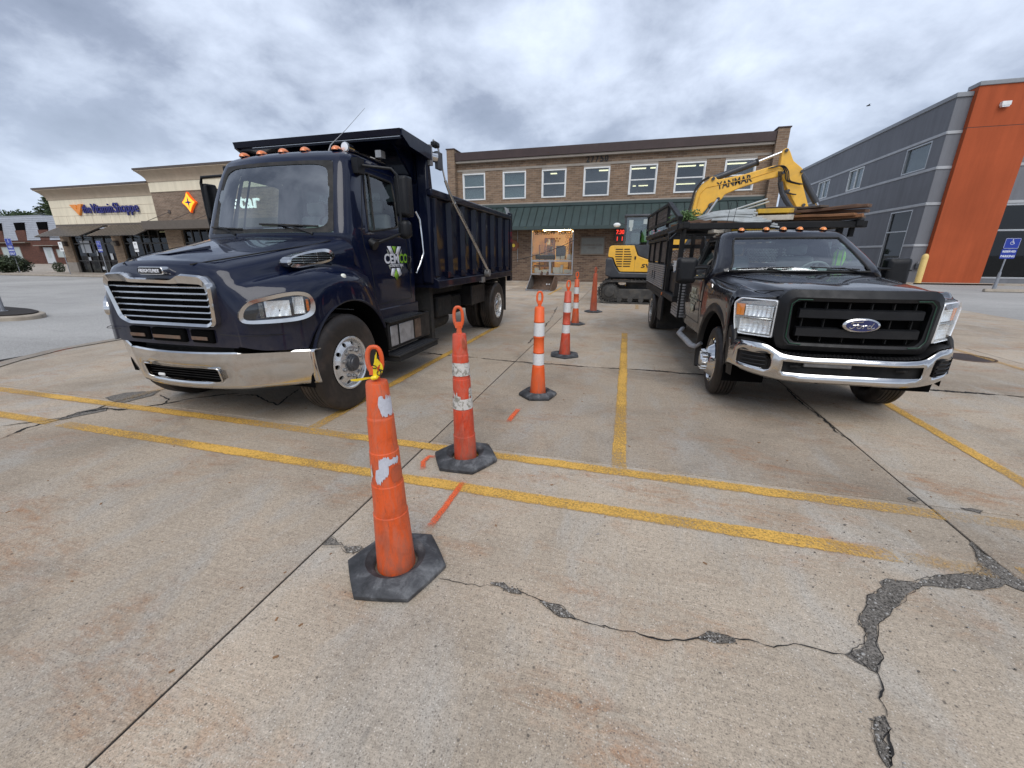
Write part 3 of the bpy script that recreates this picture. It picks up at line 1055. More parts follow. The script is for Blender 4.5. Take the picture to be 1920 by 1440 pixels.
CRACKS = [
    ([(-0.826, 1.518), (-0.709, 1.524), (-0.595, 1.534), (-0.514, 1.549), (-0.382, 1.533), (-0.283, 1.516), (-0.146, 1.469), (-0.020, 1.454), (0.190, 1.462), (0.280, 1.454), (0.393, 1.482), (0.488, 1.530), (0.598, 1.547), (0.745, 1.549), (0.838, 1.588), (0.921, 1.592), (1.041, 1.598)], 0.0042),
    ([(1.114, 1.554), (1.102, 1.485), (1.062, 1.421), (1.051, 1.379), (1.047, 1.350)], 0.006),
    ([(-5.443, 1.973), (-5.534, 2.193), (-5.513, 2.381), (-5.554, 2.620), (-5.402, 2.770), (-5.183, 2.803), (-5.019, 2.960), (-4.799, 3.294), (-4.462, 3.585)], 0.022),
    ([(-5.846, 2.151), (-5.618, 2.351), (-5.519, 2.526), (-5.496, 2.744), (-5.531, 2.967), (-5.483, 3.374), (-5.466, 3.598)], 0.014),
    ([(-5.339, 3.275), (-5.019, 3.170), (-4.933, 3.013), (-5.049, 2.981)], 0.013),
    ([(1.030, 1.309), (1.011, 1.244), (0.964, 1.168)], 0.01),
    ([(2.082, 5.581), (2.041, 5.030), (2.095, 4.557), (2.074, 4.114), (2.102, 3.982)], 0.016),
    ([(-3.321, 6.108), (-2.694, 6.041), (-2.158, 6.002), (-1.640, 5.931), (-0.960, 5.951), (-0.230, 5.931), (0.382, 5.980), (1.103, 5.951), (1.717, 5.960), (2.369, 5.988), (3.209, 5.983), (3.885, 5.992), (4.350, 5.975), (4.745, 5.966)], 0.03),
    ([(-1.471, 1.590), (-1.266, 1.602), (-1.037, 1.558)], 0.006),
    ([(-1.804, 7.503), (-1.732, 6.802), (-1.640, 5.931), (-1.649, 5.246), (-1.629, 4.404)], 0.014),
    ([(-2.088, 13.092), (-1.809, 10.280), (-1.724, 8.390), (-1.697, 7.277)], 0.014),
    ([(-3.869, 3.891), (-3.677, 3.360), (-4.184, 3.554), (-4.432, 3.486)], 0.012),
]


def jitter_poly(pts, amp, step=0.03):
    out = []
    n = len(pts)
    for i in range(n):
        a, b = V3((*pts[i], 0)), V3((*pts[(i + 1) % n], 0))
        k = max(1, int((b - a).length / step))
        for j in range(k):
            p = a.lerp(b, j / k)
            out.append((p.x + random.uniform(-amp, amp), p.y + random.uniform(-amp, amp)))
    return out


def crack(pts, w, seed):
    """a wandering crack of changing width with crumbled edges"""
    rd = random.Random(seed)
    P = []
    for i in range(len(pts) - 1):
        a, b = V3((*pts[i], 0)), V3((*pts[i + 1], 0))
        k = max(1, int((b - a).length / 0.018))
        P += [a.lerp(b, j / k) for j in range(k)]
    P.append(V3((*pts[-1], 0)))
    n = len(P)
    off, wid = 0.0, 1.0
    L_, R_ = [], []
    for i, p in enumerate(P):
        d = (P[min(i + 1, n - 1)] - P[max(i - 1, 0)]).normalized()
        nr = V3((-d.y, d.x, 0))
        off = off * 0.86 + rd.gauss(0, 0.0035 if w < 0.005 else 0.0055)
        wid = max(0.12, min(2.2, wid + rd.gauss(0, 0.22) + (1 - wid) * 0.08))
        e = min(1, i / 4, (n - 1 - i) / 4)
        hw = 0.0006 + w * 0.5 * wid * e
        L_.append(p + nr * (off + hw * rd.uniform(0.6, 1.3)) + V3((0, 0, 0.0050)))
        R_.append(p + nr * (off - hw * rd.uniform(0.6, 1.3)) + V3((0, 0, 0.0050)))
    m = M().between(L_, R_)
    o = m.done('crack', 'crack_dark', kind='structure')
    o['label'] = 'thin dark crack in the concrete'
    return o


for k, pts in PATCHES.items():
    if k == 'PATCH_L':
        continue
    mm = M()
    big = k in ('PATCH_A', 'PATCH_H', 'PATCH_L')
    pp = jitter_poly(pts, 0.006 if not big else 0.009)
    mm.face([(x, y, 0.0042) for x, y in pp])
    bmesh.ops.triangulate(mm.bm, faces=mm.bm.faces)
    mm.done('tar_patch', 'patch_tar', kind='structure')['label'] = 'dark gravelly tar patch in the cracked concrete'
    crack([p for p in pts] + [pts[0]], 0.0016, len(k) + len(pts))
for i_, (pts, w) in enumerate(CRACKS):
    if i_ in (8, 9):
        continue
    crack(pts, w, i_ + 3)
# loose stones in and around the broken patches
def inside(p, poly):
    c = False
    for i in range(len(poly)):
        (x0, y0), (x1, y1) = poly[i - 1], poly[i]
        if (y0 > p[1]) != (y1 > p[1]) and p[0] < (x1 - x0) * (p[1] - y0) / (y1 - y0) + x0:
            c = not c
    return c


for mt_, cnt, lab in (('patch_tar', 1500, 'dark grit lying in the broken tar patches'), ('pale_stone', 420, 'pale stones showing in the broken tar patches')):
    st = M()
    for nm_ in ('PATCH_A', 'PATCH_B', 'PATCH_C', 'PATCH_D', 'PATCH_E', 'PATCH_G'):
        pl_ = PATCHES[nm_]
        xs_, ys_ = [p[0] for p in pl_], [p[1] for p in pl_]
        for k in range(int(cnt * (2.6 if nm_ == 'PATCH_A' else 0.14))):
            x, y = random.uniform(min(xs_), max(xs_)), random.uniform(min(ys_), max(ys_))
            if inside((x, y), pl_) or random.random() < 0.03:
                r_ = random.uniform(0.002, 0.0055) * (1.7 if random.random() < 0.06 else 1)
                st.ball((x, y, 0.005), r_, (1, random.uniform(0.6, 1), 0.7), 5, 4)
    st.done('loose_gravel', mt_, kind='stuff')['label'] = lab
st = M()
for k in range(150):
    x, y = random.uniform(-4.5, 4), random.uniform(0.5, 8)
    a = random.uniform(0, PI)
    l = random.uniform(0.004, 0.012)
    st.box(-l, l, -l * 0.45, l * 0.45, 0.001, 0.004, Matrix.Translation((x, y, 0)) @ Matrix.Rotation(a, 4, 'Z'))
st.done('litter_specks', 'box_brown', kind='stuff')['label'] = 'small dry bits of leaf and dirt scattered on the concrete'
# round iron cover
mh = thing('manhole_cover', 'round rusty iron manhole cover in the concrete right of the black truck', 'manhole cover', (5.53, 8.2, 0))
M().lathe([(0.0, 0.004), (0.29, 0.004), (0.30, 0.0)], n=28).done('lid', 'manhole_iron', mh)
M().lathe([(0.31, 0.0), (0.31, 0.006), (0.345, 0.006), (0.345, 0.0)], n=28).done('rim', 'rusty_steel', mh)

# ---------------------------------------------------------------- the two storey brick building
cb = thing('brick_building', 'long two storey tan brick building with white windows and the number 27750', 'building', (0, 24.8, 0))
BX0, BX1, BTOP = -10.25, 6.40, 7.25      # local y: 0 is the facade, positive goes into the building
wz0, wz1 = 4.72, 6.17
WINX = [(-9.92, -8.50), (-7.42, -6.02), (-5.10, -3.70), (-2.74, -1.32), (-0.30, 1.13), (2.02, 3.48), (4.36, 5.80)]
DX0, DX1, DZ0, DZ1 = -5.66, -3.12, 0.45, 3.05
up = M()
up.box(BX0, BX1, 0, 0.3, 4.50, 4.60)
xs = [BX0] + [v for w in WINX for v in w] + [BX1]
for a, b in zip(xs[0::2], xs[1::2]):
    up.box(a, b, 0, 0.3, 4.60, 6.27)
for a, b in WINX:
    up.box(a, b, 0, 0.3, 4.60, wz0)
up.box(BX0, BX1, 0, 0.3, 6.385, 6.70)
up.done('upper_wall', 'tan_brick', cb, weld=False)
lo = M()
lo.box(BX0, DX0, 0, 0.3, 0, 4.42)
lo.box(DX1, BX1, 0, 0.3, 0, 4.42)
lo.box(DX0, DX1, 0, 0.3, 0, DZ0)
lo.box(DX0, DX1, 0, 0.3, DZ1, 4.42)
lo.done('lower_wall', 'tan_brick_low', cb)
M().box(BX0, BX1, -0.03, 0.28, 6.27, 6.385).done('lintel_band', 'beige_trim', cb, bevel=0.01)
M().box(BX0, BX1, -0.07, 0.28, 4.42, 4.50).done('sill_band', 'beige_trim', cb, bevel=0.01)
for x0, x1, z in [(-10.74, -10.26, 7.42), (6.41, 6.92, 7.34)]:
    p = M().box(x0, x1, -0.35, 14, 0, z).done('end_wall', 'tan_brick', cb)
    M().box(x0 - 0.04, x1 + 0.04, -0.39, 14.04, z, z + 0.06).done('coping', 'brown_trim', p, bevel=0.01)
M().box(BX0, BX1, -0.30, 14, 6.82, 7.25).done('fascia', 'brown_trim', cb, bevel=0.015)
M().box(BX0 + 0.003, BX1 - 0.003, -0.24, 0.3, 6.70, 6.817).done('soffit', 'beige_trim', cb, bevel=0.01)
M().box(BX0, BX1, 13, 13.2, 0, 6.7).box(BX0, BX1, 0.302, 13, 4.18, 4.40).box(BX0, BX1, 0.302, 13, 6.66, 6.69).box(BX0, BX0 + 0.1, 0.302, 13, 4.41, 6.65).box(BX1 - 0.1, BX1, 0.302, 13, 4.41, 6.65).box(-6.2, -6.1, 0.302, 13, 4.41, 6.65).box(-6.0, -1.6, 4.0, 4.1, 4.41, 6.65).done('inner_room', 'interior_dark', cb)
for i, (a, b) in enumerate(WINX):
    fr = M()
    t = 0.07
    fr.box(a, a + t, -0.02, 0.12, wz0, wz1).box(b - t, b, -0.02, 0.12, wz0, wz1)
    fr.box(a + t, b - t, -0.02, 0.12, wz1 - t, wz1).box(a + t, b - t, -0.035, 0.12, wz0, wz0 + t)
    zm = (wz0 + wz1) / 2
    fr.box(a + t, b - t, 0.01, 0.10, zm - 0.03, zm + 0.03)
    fr.box(a + t, a + t + 0.03, 0.03, 0.10, wz0 + t, wz1 - t).box(b - t - 0.03, b - t, 0.03, 0.10, wz0 + t, wz1 - t)
    w = fr.done('window', 'window_white', cb, bevel=0.006)
    M().box(a + t, b - t, 0.065, 0.072, zm + 0.03, wz1 - t).done('pane', 'pane_glass', w)
    M().box(a + t, b - t, 0.05, 0.057, wz0 + t, zm - 0.03).done('pane', 'pane_glass', w)
    M().box(a, b, -0.015, 0.2, wz1, wz1 + 0.10).done('head_trim', 'beige_trim', w)
    if i < 2:
        bl = M()
        for k in range(22):
            z = wz1 - 0.09 - k * (0.030 if i == 0 else 0.031) * (1 if k < 20 else 1)
            bl.bar((a + t, 0.13, z), (b - t, 0.13, z), 0.022, 0.02)
        for k in range(18 if i == 1 else 16):
            z = wz0 + 0.62 - k * 0.033
            bl.bar((a + t, 0.14, z), (b - t, 0.14, z), 0.020, 0.022)
        bl.done('blind', 'blind_white', w)
# ceiling light tubes that are on, seen through the windows
for x0, x1, y, z in [(-2.15, -1.2, 3.0, 6.5), (-0.35, 0.60, 3.0, 6.5), (0.85, 1.4, 3.0, 6.5), (2.2, 3.35, 3.0, 6.5), (3.55, 4.2, 3.0, 6.5), (4.8, 6.0, 3.0, 6.5), (-0.1, 1.0, 10.0, 6.55), (3.0, 4.3, 10.0, 6.55), (-5.2, -4.8, 3.2, 6.5)]:
    M().box(x0, x1, y, y + 0.16, z, z + 0.05).done('ceiling_light', 'tube_light', cb)
for k, (x0, x1, z0, z1) in enumerate([(-1.5, -1.45, 4.41, 6.1), (1.7, 2.3, 4.41, 5.6), (4.9, 5.5, 4.41, 5.5), (-4.6, -4.0, 4.41, 5.4), (0.1, 0.25, 4.41, 5.9)]):
    M().box(x0, x1, 2.0, 2.4, z0, z1).done('office_cabinet', 'interior_pale' if k % 2 else 'box_brown', cb)
# house number
for ch, x in zip('27750', (-2.54, -2.29, -2.05, -1.80, -1.55)):
    text_part('house_number', ch, 0.44, 'black_print', cb, (x, -0.03, 6.56), (1, 0, 0), (0, 0, 1), 0.02, 0.010, fit=0.19)
# green standing seam canopy, panel by panel
cx = BX0
NP = 40
pw = (BX1 - BX0) / NP
for i in range(NP):
    a, b = BX0 + i * pw + 0.012, BX0 + (i + 1) * pw - 0.012
    M().hexa([(a, -1.28, 3.10), (b, -1.28, 3.10), (b, -0.01, 4.27), (a, -0.01, 4.27), (a, -1.30, 3.13), (b, -1.30, 3.13), (b, -0.01, 4.30), (a, -0.01, 4.30)]).done('canopy_panel', 'green_metal', cb)
ribs = M()
for i in range(NP + 1):
    x = BX0 + i * pw
    ribs.bar((x, -1.31, 3.135), (x, 0.0, 4.33), 0.024, 0.06, (0, -1, 1))
ribs.done('seam_ribs', 'seam_dark', cb)['kind'] = 'stuff'
M().box(BX0, BX1, -1.40, -1.27, 2.93, 3.12).done('canopy_gutter', 'green_metal', cb, bevel=0.01)
M().box(BX0, BX1, -0.10, -0.001, 4.27, 4.42).done('canopy_flashing', 'green_metal', cb)
M().box(BX0, BX1, -1.27, 0, 3.0, 3.04).done('canopy_ceiling', 'interior_dark', cb)
M().prism([(-1.29, 3.06), (0, 3.06), (0, 4.26)], 'x', BX1 - 0.05, BX1 - 0.01).prism([(-1.29, 3.06), (0, 3.06), (0, 4.26)], 'x', BX0 + 0.01, BX0 + 0.05).done('canopy_end', 'green_metal', cb)
# shop window
sf = M()
t = 0.07
for x in (DX0, DX1 - t):
    sf.box(x, x + t, -0.03, 0.1, DZ0, DZ1)
sf.box(DX0 + t, DX1 - t, -0.03, 0.1, DZ1 - 0.06, DZ1).box(DX0 + t, DX1 - t, -0.03, 0.1, DZ0, DZ0 + 0.07).box(DX0 + t, DX1 - t, -0.03, 0.1, 1.20, 1.31)
sf.box(-4.55, -4.42, -0.03, 0.1, DZ0 + 0.07, 1.20)
shopw = sf.done('shop_window', 'silver_frame', cb, bevel=0.006)
M().box(DX0 + t, DX1 - t, 0.03, 0.037, 1.31, DZ1 - 0.06).done('pane', 'shop_glass', shopw)
M().box(DX0 + t, -4.55, 0.03, 0.037, DZ0 + 0.07, 1.20).done('pane', 'shop_glass', shopw)
M().box(-4.42, DX1 - t, 0.03, 0.037, DZ0 + 0.07, 1.20).done('pane', 'shop_glass', shopw)
text_part('window_lettering', 'SETHROW', 0.30, 'black_print', shopw, (-4.85, -0.01, 2.83), (1, 0, 0), (0, 0, 1), 0.003, 0.006, 0.86)
text_part('window_lettering', 'ECKO', 0.30, 'black_print', shopw, (-3.66, -0.01, 2.83), (1, 0, 0), (0, 0, 1), 0.003, 0.006, 0.9)
dots = M()
for x, z in [(-4.45, 2.50), (-4.28, 2.50), (-4.12, 2.52), (-3.95, 2.50), (-4.18, 2.38), (-4.04, 2.37)]:
    dots.cyl((x, -0.004, z), (x, 0.004, z), 0.05, n=12)
dots.done('round_stickers', 'box_brown', shopw)
hx = M()
for r_ in range(6):
    for c_ in range(3):
        x, z = -3.55 + c_ * 0.14 + (r_ % 2) * 0.07, 2.62 - r_ * 0.155
        if x < -3.16:
            for k in range(6):
                a0, a1 = R(60 * k), R(60 * k + 60)
                hx.bar((x + 0.07 * math.cos(a0), 0.02, z + 0.07 * math.sin(a0)), (x + 0.07 * math.cos(a1), 0.02, z + 0.07 * math.sin(a1)), 0.01, 0.02)
hx.done('hexagon_screen', 'box_brown', shopw)
ins = M()
ins.box(DX0 - 0.5, DX1 + 0.5, 3.0, 3.05, 0, 3.2).box(DX0 - 0.5, DX1 + 0.5, 0.31, 3.0, 3.1, 3.15).box(DX0 - 0.55, DX0 - 0.5, 0.31, 3.05, 0, 3.15).box(DX1 + 0.5, DX1 + 0.55, 0.31, 3.05, 0, 3.15).box(DX0 - 0.5, DX1 + 0.5, 0.31, 3.0, 0, 0.03)
ins.done('shop_interior', 'interior_warm', cb)
M().box(DX0 + 0.1, -4.6, 0.35, 0.9, 0.9, 1.0).box(-5.5, -5.42, 1.5, 1.6, 0.03, 2.2).box(-5.2, -5.05, 1.7, 1.8, 0.03, 2.3).done('shop_counter', 'box_brown', cb)
M().box(-4.25, -3.70, 0.6, 0.95, 1.33, 2.12).box(-5.5, -4.3, 0.5, 0.7, 1.33, 1.60).done('display_rack', 'interior_dark', cb, bevel=0.02)
sh = M()
for x in (-5.35, -4.75, -3.75, -3.25):
    sh.box(x, x + 0.04, 2.5, 2.9, 0.03, 2.6)
for z in (1.3, 1.75, 2.2, 2.6):
    sh.box(-5.35, -4.71, 2.5, 2.9, z, z + 0.03).box(-3.75, -3.21, 2.5, 2.9, z, z + 0.03)
sh.done('wall_shelf', 'box_brown', cb)
rs = random.Random(4)
for k in range(26):
    x = rs.choice((-5.3, -3.7)) + rs.uniform(0, 0.4)
    z = rs.choice((1.33, 1.78, 2.23))
    M().box(x, x + rs.uniform(0.06, 0.16), 2.5, 2.7, z, z + rs.uniform(0.1, 0.32)).done('shelf_item', rs.choice(('paper_white', 'box_brown', 'interior_dark', 'shelf_grey')), cb)
bx = M()
for x, z, w, h in [(-4.2, 1.33, .25, .18), (-3.9, 1.33, .22, .2), (-3.55, 1.33, .35, .3), (-4.35, 0.54, .42, .34), (-3.90, 0.54, .14, .48), (-3.7, 0.54, .45, .22), (-5.5, .54, .25, .3), (-5.0, .54, .38, .2), (-5.25, .54, .2, .16)]:
    bx.box(x, x + w, 0.3, 0.5, z, z + h)
bx.done('papers', 'paper_white', cb, bevel=0.01)['kind'] = 'stuff'
for x, z in [(-5.1, 2.98), (-4.2, 2.96), (-3.35, 2.93)]:
    M().cyl((x, 1.4, z), (x, 1.4, z + 0.06), 0.07, n=12).done('ceiling_spot', 'spot_white', cb)
M().box(-5.2, -3.5, 1.2, 1.4, 3.04, 3.08).done('ceiling_light', 'warm_light', cb)
# plaque, wooden round, conduit and light
pq = M().box(-2.74, -1.32, -0.07, 0, 1.58, 2.60).done('plaque', 'plaque_frame', cb, bevel=0.01)
M().box(-2.66, -1.40, -0.085, -0.07, 1.66, 2.52).done('plaque_face', 'plaque_grey', pq)
text_part('plaque_lettering', 'HARRINGTON', 0.17, 'plaque_frame', pq, (-2.03, -0.09, 2.13), (1, 0, 0), (0, 0, 1), 0.008, 0.0, 1.0)
text_part('plaque_lettering', 'BUILDING', 0.10, 'plaque_frame', pq, (-2.03, -0.09, 1.97), (1, 0, 0), (0, 0, 1), 0.008, 0.0, 1.0)
wr = M().lathe([(0.0, -0.05), (0.30, -0.05), (0.33, 0.0)], (-6.75, 0, 2.14), 'y', 24).done('wooden_round', 'wood_round', cb)
M().cyl((-6.75, -0.06, 2.14), (-6.75, -0.05, 2.14), 0.1, n=16).done('round_centre', 'tape_yellow', wr)
M().tube([(-6.5, -0.02, 3.0), (-6.5, -0.02, 1.2)], 0.02).done('conduit', 'dull_steel', cb)
led = M().box(-0.82, -0.25, -0.20, -0.02, 2.30, 2.98).done('open_sign', 'store_frame', cb, bevel=0.01, label='small black sign with red glowing digits')
for s_, z in (('7:30', 2.80), ('1  1', 2.45)):
    text_part('sign_digits', s_, 0.30, 'led_red', led, (-0.535, -0.205, z), (1, 0, 0), (0, 0, 1), 0.004, 0.008, 0.85)
led2 = M().box(0.9, 2.0, -0.12, -0.02, 2.2, 3.0).done('open_sign', 'store_frame', cb)
for s_, z in (('7 3', 2.75), ('N 2:', 2.4)):
    text_part('sign_digits', s_, 0.34, 'led_red', led2, (1.4, -0.125, z), (1, 0, 0), (0, 0, 1), 0.004, 0.008)

# ---------------------------------------------------------------- the grey and orange building on the right
rb = thing('grey_building', 'dark grey rendered building with pale bands and one tall orange panel', 'building', (16.05, 30.1, 0))
# local x runs along the front (to the right), local y along the side, away
TOP = 9.72
sideW = [('win', 31.1, 33.35, 6.14, 7.70), ('win', 38.2, 40.3, 6.24, 7.72), ('win', 43.6, 45.8, 6.3, 7.78), ('win', 50.5, 52.5, 6.3, 7.78)]
sw = M()
ya = [0.0]
LSIDE = 26.0
wins = [(a - 30.1, b - 30.1) for _, a, b, _, _ in sideW]
lowW = (31.1 - 30.1, 33.25 - 30.1)
cur = 0.0
for a, b in wins:
    sw.box(0, 0.3, cur, a, 4.45, TOP - 0.22)
    sw.box(0, 0.3, a, b, 4.45, 6.30)
    sw.box(0, 0.3, a, b, 7.74, TOP - 0.22)
    cur = b
sw.box(0, 0.3, cur, LSIDE, 4.45, TOP - 0.22)
sw.box(0, 0.3, 0, lowW[0], 0, 4.45).box(0, 0.3, lowW[1], LSIDE, 0, 4.45).box(0, 0.3, lowW[0], lowW[1], 4.15, 4.45)
sw.done('side_wall', 'grey_stucco', rb)
M().box(0.302, 0.66, 0, 0.3, 0, TOP - 0.22).done('front_wall', 'grey_stucco', rb)
for z, h in ((7.80, 0.15), (6.10, 0.15), (4.27, 0.15), (2.06, 0.13)):
    bd = M()
    if z < 4:
        bd.box(-0.04, 0, -0.04, lowW[0], z, z + h).box(-0.04, 0, lowW[1], LSIDE, z, z + h)
    else:
        bd.box(-0.04, 0, -0.04, LSIDE, z, z + h)
    bd.box(0, 0.66, -0.04, 0, z, z + h)
    bd.box(3.5, 12, -0.04, 0.0, z, z + h) if z > 3 else None
    bd.done('pale_band', 'band_grey', rb, bevel=0.012)
M().box(-0.07, 0.66, -0.07, 0.32, TOP - 0.22, TOP).box(-0.07, 0.32, 0.32, LSIDE, TOP - 0.22, TOP).done('coping', 'coping_grey', rb, bevel=0.02)
op = M().box(0.66, 3.43, -0.30, 0.4, 0.06, 7.97).done('orange_panel', 'orange_stucco', rb)
M().box(0.66, 12, -0.30, 0.4, 8.0, 9.86).done('orange_panel', 'orange_stucco', rb)
M().box(0.66, 3.43, -0.285, 0.4, 7.97, 8.0).done('panel_seam', 'cornice_brown', rb)
M().box(0.62, 12, -0.36, 0.5, 9.86, 10.06).done('coping', 'coping_grey', rb, bevel=0.02)
M().box(0.66, 3.45, -0.28, 0.2, 0, 0.06).done('plinth', 'store_frame', rb)
lt = M().box(1.70, 2.08, -0.5, -0.3, 8.85, 9.05).done('wall_light', 'white_paint', rb, bevel=0.02)
M().box(1.74, 2.04, -0.48, -0.32, 8.80, 8.85).done('lens', 'lens_silver', lt)
# windows of the side wall
for i, (_, a, b, z0, z1) in enumerate(sideW):
    a -= 30.1
    b -= 30.1
    z0, z1 = 6.30, 7.74
    f = M()
    f.box(-0.01, 0.22, a, a + 0.07, z0, z1).box(-0.01, 0.22, b - 0.07, b, z0, z1).box(-0.01, 0.22, a + 0.07, b - 0.07, z0, z0 + 0.07).box(-0.01, 0.22, a + 0.07, b - 0.07, z1 - 0.07, z1)
    if i > 0:
        f.box(0.02, 0.20, (a + b) / 2 - 0.04, (a + b) / 2 + 0.04, z0 + 0.07, z1 - 0.07)
    w = f.done('window', 'silver_frame' if i == 0 else 'window_white', rb, bevel=0.006)
    M().box(0.10, 0.11, a + 0.07, b - 0.07, z0 + 0.07, z1 - 0.07).done('pane', 'pane_glass', w)
    if i == 0:
        bl = M()
        for k in range(40):
            z = z1 - 0.1 - k * 0.032
            bl.bar((0.28, a + 0.07, z), (0.28, b - 0.07, z), 0.02, 0.02)
        bl.done('blind', 'interior_pale', w)
    else:
        M().box(0.27, 0.28, a + 0.1, a + 0.9, z0 + 0.1, z1 - 0.1).done('curtain', 'blind_white', w)
a, b = lowW
f = M()
for y in (a, b - 0.07):
    f.box(-0.02, 0.2, y, y + 0.07, 0.15, 4.15)
for z in (0.15, 2.92, 4.08):
    f.box(-0.02, 0.2, a + 0.07, b - 0.07, z, z + 0.07)
w = f.done('tall_window', 'silver_frame', rb, bevel=0.006)
M().box(0.08, 0.09, a + 0.07, b - 0.07, 0.22, 2.92).done('pane', 'store_glass', w)
M().box(0.08, 0.09, a + 0.07, b - 0.07, 2.99, 4.08).done('pane', 'store_glass', w)
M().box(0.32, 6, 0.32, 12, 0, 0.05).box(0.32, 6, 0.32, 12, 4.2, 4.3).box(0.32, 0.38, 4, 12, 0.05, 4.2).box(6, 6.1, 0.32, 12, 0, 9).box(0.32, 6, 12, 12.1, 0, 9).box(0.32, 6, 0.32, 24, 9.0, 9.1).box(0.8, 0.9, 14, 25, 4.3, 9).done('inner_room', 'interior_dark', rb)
# glazed front beyond the orange panel
fw = M()
fw.box(3.43, 12, 0.0, 0.3, 4.25, 6.10).box(3.43, 12, 0, 0.3, 7.4, 8.0).box(3.43, 3.8, 0, 0.3, 6.1, 7.4).box(3.43, 12, 0.0, 0.3, 0.0, 0.30)
fw.done('front_wall', 'grey_stucco', rb)
f = M()
for z in (0.30, 2.85, 4.16):
    f.box(3.43, 12, -0.02, 0.12, z, z + 0.09)
for x in (3.43, 6.4, 9.4):
    f.box(x, x + 0.07, -0.02, 0.12, 0.39, 2.85)
    f.box(x, x + 0.07, -0.02, 0.12, 2.94, 4.16)
w = f.done('shop_front', 'silver_frame', rb, bevel=0.006)
M().box(3.5, 12, 0.04, 0.05, 0.39, 2.85).done('pane', 'store_glass', w)
M().box(3.5, 12, 0.04, 0.05, 2.94, 4.16).done('pane', 'store_glass', w)
f = M()
f.box(3.8, 12, 0.05, 0.15, 6.25, 6.34).box(3.8, 12, 0.05, 0.15, 7.32, 7.40).box(3.8, 3.87, 0.05, 0.15, 6.34, 7.32).box(6, 6.07, 0.05, 0.15, 6.34, 7.32)
w = f.done('window', 'silver_frame', rb)
M().box(3.87, 12, 0.09, 0.10, 6.34, 7.32).done('pane', 'store_glass', w)
M().box(6.1, 14, 3, 3.1, 0, 9).box(6.1, 14, 0.3, 3, 0, 0.05).box(6.1, 14, 0.3, 3, 4.3, 4.4).done('inner_room', 'interior_dark', rb)
M().box(15.3, 19.5, 28.9, 29.78, -0.01, 0.06).box(15.9, 29, 28.9, 29.78, -0.01, 0.061).done('sidewalk', 'walk_concrete', kind='structure')
# bollard
bo = thing('bollard', 'tall yellow sleeved bollard with domed top beside the orange wall', 'bollard', (16.2, 29.1, 0))
M().lathe([(0.0, 0.0), (0.15, 0.0), (0.15, 1.50), (0.13, 1.58), (0.08, 1.64), (0.0, 1.66)], n=20).done('sleeve', 'bollard_yellow', bo)
grv = M()
for z in (1.36, 1.42):
    grv.lathe([(0.152, z), (0.155, z + 0.012), (0.152, z + 0.024)], n=20)
grv.done('ring', 'bollard_yellow', bo)
cbx = thing('wall_box', 'small dark meter box on the grey wall just left of the orange panel', 'box', (16.45, 30.06, 0.95))
M().box(-0.12, 0.12, -0.14, 0, -0.12, 0.16).done('case', 'machine_dark', cbx, bevel=0.02)
M().cyl((0, -0.07, 0.16), (0, -0.07, 0.3), 0.03, n=10).done('pipe', 'dull_steel', cbx)


def sign_post(name, label, loc, h, tilt, plates, rz, mat='galvanised', group=None, fat=False):
    t = thing(name, label, 'sign', loc, rz, group)
    top = (tilt[0] * h, tilt[1] * h, h)
    pm = M().tube([(0, 0, 0), top], 0.028, 8)
    p = pm.done('post', mat, t)
    if fat:
        M().tube([(0, 0, 0), (tilt[0] * h * 0.42, tilt[1] * h * 0.42, h * 0.42)], [0.075, 0.05], 12).done('sleeve', 'galvanised', t)
    for (z0, z1, w, mt, fn) in plates:
        cx, cy = tilt[0] * (z0 + z1) / 2, tilt[1] * (z0 + z1) / 2
        pl = M().prism([(cx + x, z) for x, z in rrect(-w / 2, w / 2, z0, z1, 0.04)], 'y', cy - 0.045, cy - 0.035).done('plate', mt, t)
        if fn:
            fn(pl, cx, cy - 0.047, (z0 + z1) / 2, w, z1 - z0)
    return t


def wheelchair(pl, x, y, z, s):
    m = M()
    m.cyl((x - 0.02 * s, y - 0.003, z + 0.36 * s), (x - 0.02 * s, y, z + 0.36 * s), 0.075 * s, n=12)
    m.bar((x - 0.03 * s, y - 0.002, z + 0.26 * s), (x + 0.0 * s, y - 0.002, z - 0.06 * s), 0.003, 0.085 * s, (1, 0, 0))
    m.bar((x - 0.02 * s, y - 0.002, z - 0.04 * s), (x + 0.20 * s, y - 0.002, z - 0.04 * s), 0.003, 0.075 * s, (0, 0, 1))
    m.bar((x + 0.18 * s, y - 0.002, z - 0.03 * s), (x + 0.27 * s, y - 0.002, z - 0.28 * s), 0.003, 0.07 * s, (1, 0, 0))
    m.bar((x - 0.01 * s, y - 0.002, z + 0.13 * s), (x + 0.16 * s, y - 0.002, z + 0.12 * s), 0.003, 0.055 * s, (0, 0, 1))
    pts = [(x - 0.03 * s + 0.24 * s * math.cos(R(a)), y - 0.002, z - 0.12 * s + 0.24 * s * math.sin(R(a))) for a in range(125, 350, 15)]
    m.tube(pts, 0.028 * s, 6)
    m.done('symbol', 'white_print', pl)


def hc_plate(pl, x, y, z, w, h):
    brd = M()
    pp = [(x + a, y, z + b) for a, b in rrect(-w / 2 + 0.015, w / 2 - 0.015, -h / 2 + 0.015, h / 2 - 0.015, 0.03)]
    brd.tube(pp, 0.006, 4, True)
    brd.done('border', 'white_print', pl)
    wheelchair(pl, x, y, z + h * 0.12, h * 0.62)


def lines_plate(*rows):
    def f(pl, x, y, z, w, h):
        n = len(rows)
        for i, r_ in enumerate(rows):
            text_part('sign_lettering', r_, min(h / n * 0.95, w / max(3, len(r_)) * 1.55), f.m, pl, (x, y, z + h / 2 - (i + 0.5) * h / n), (1, 0, 0), (0, 0, 1), 0.001, 0.004)
    f.m = 'white_print'
    return f


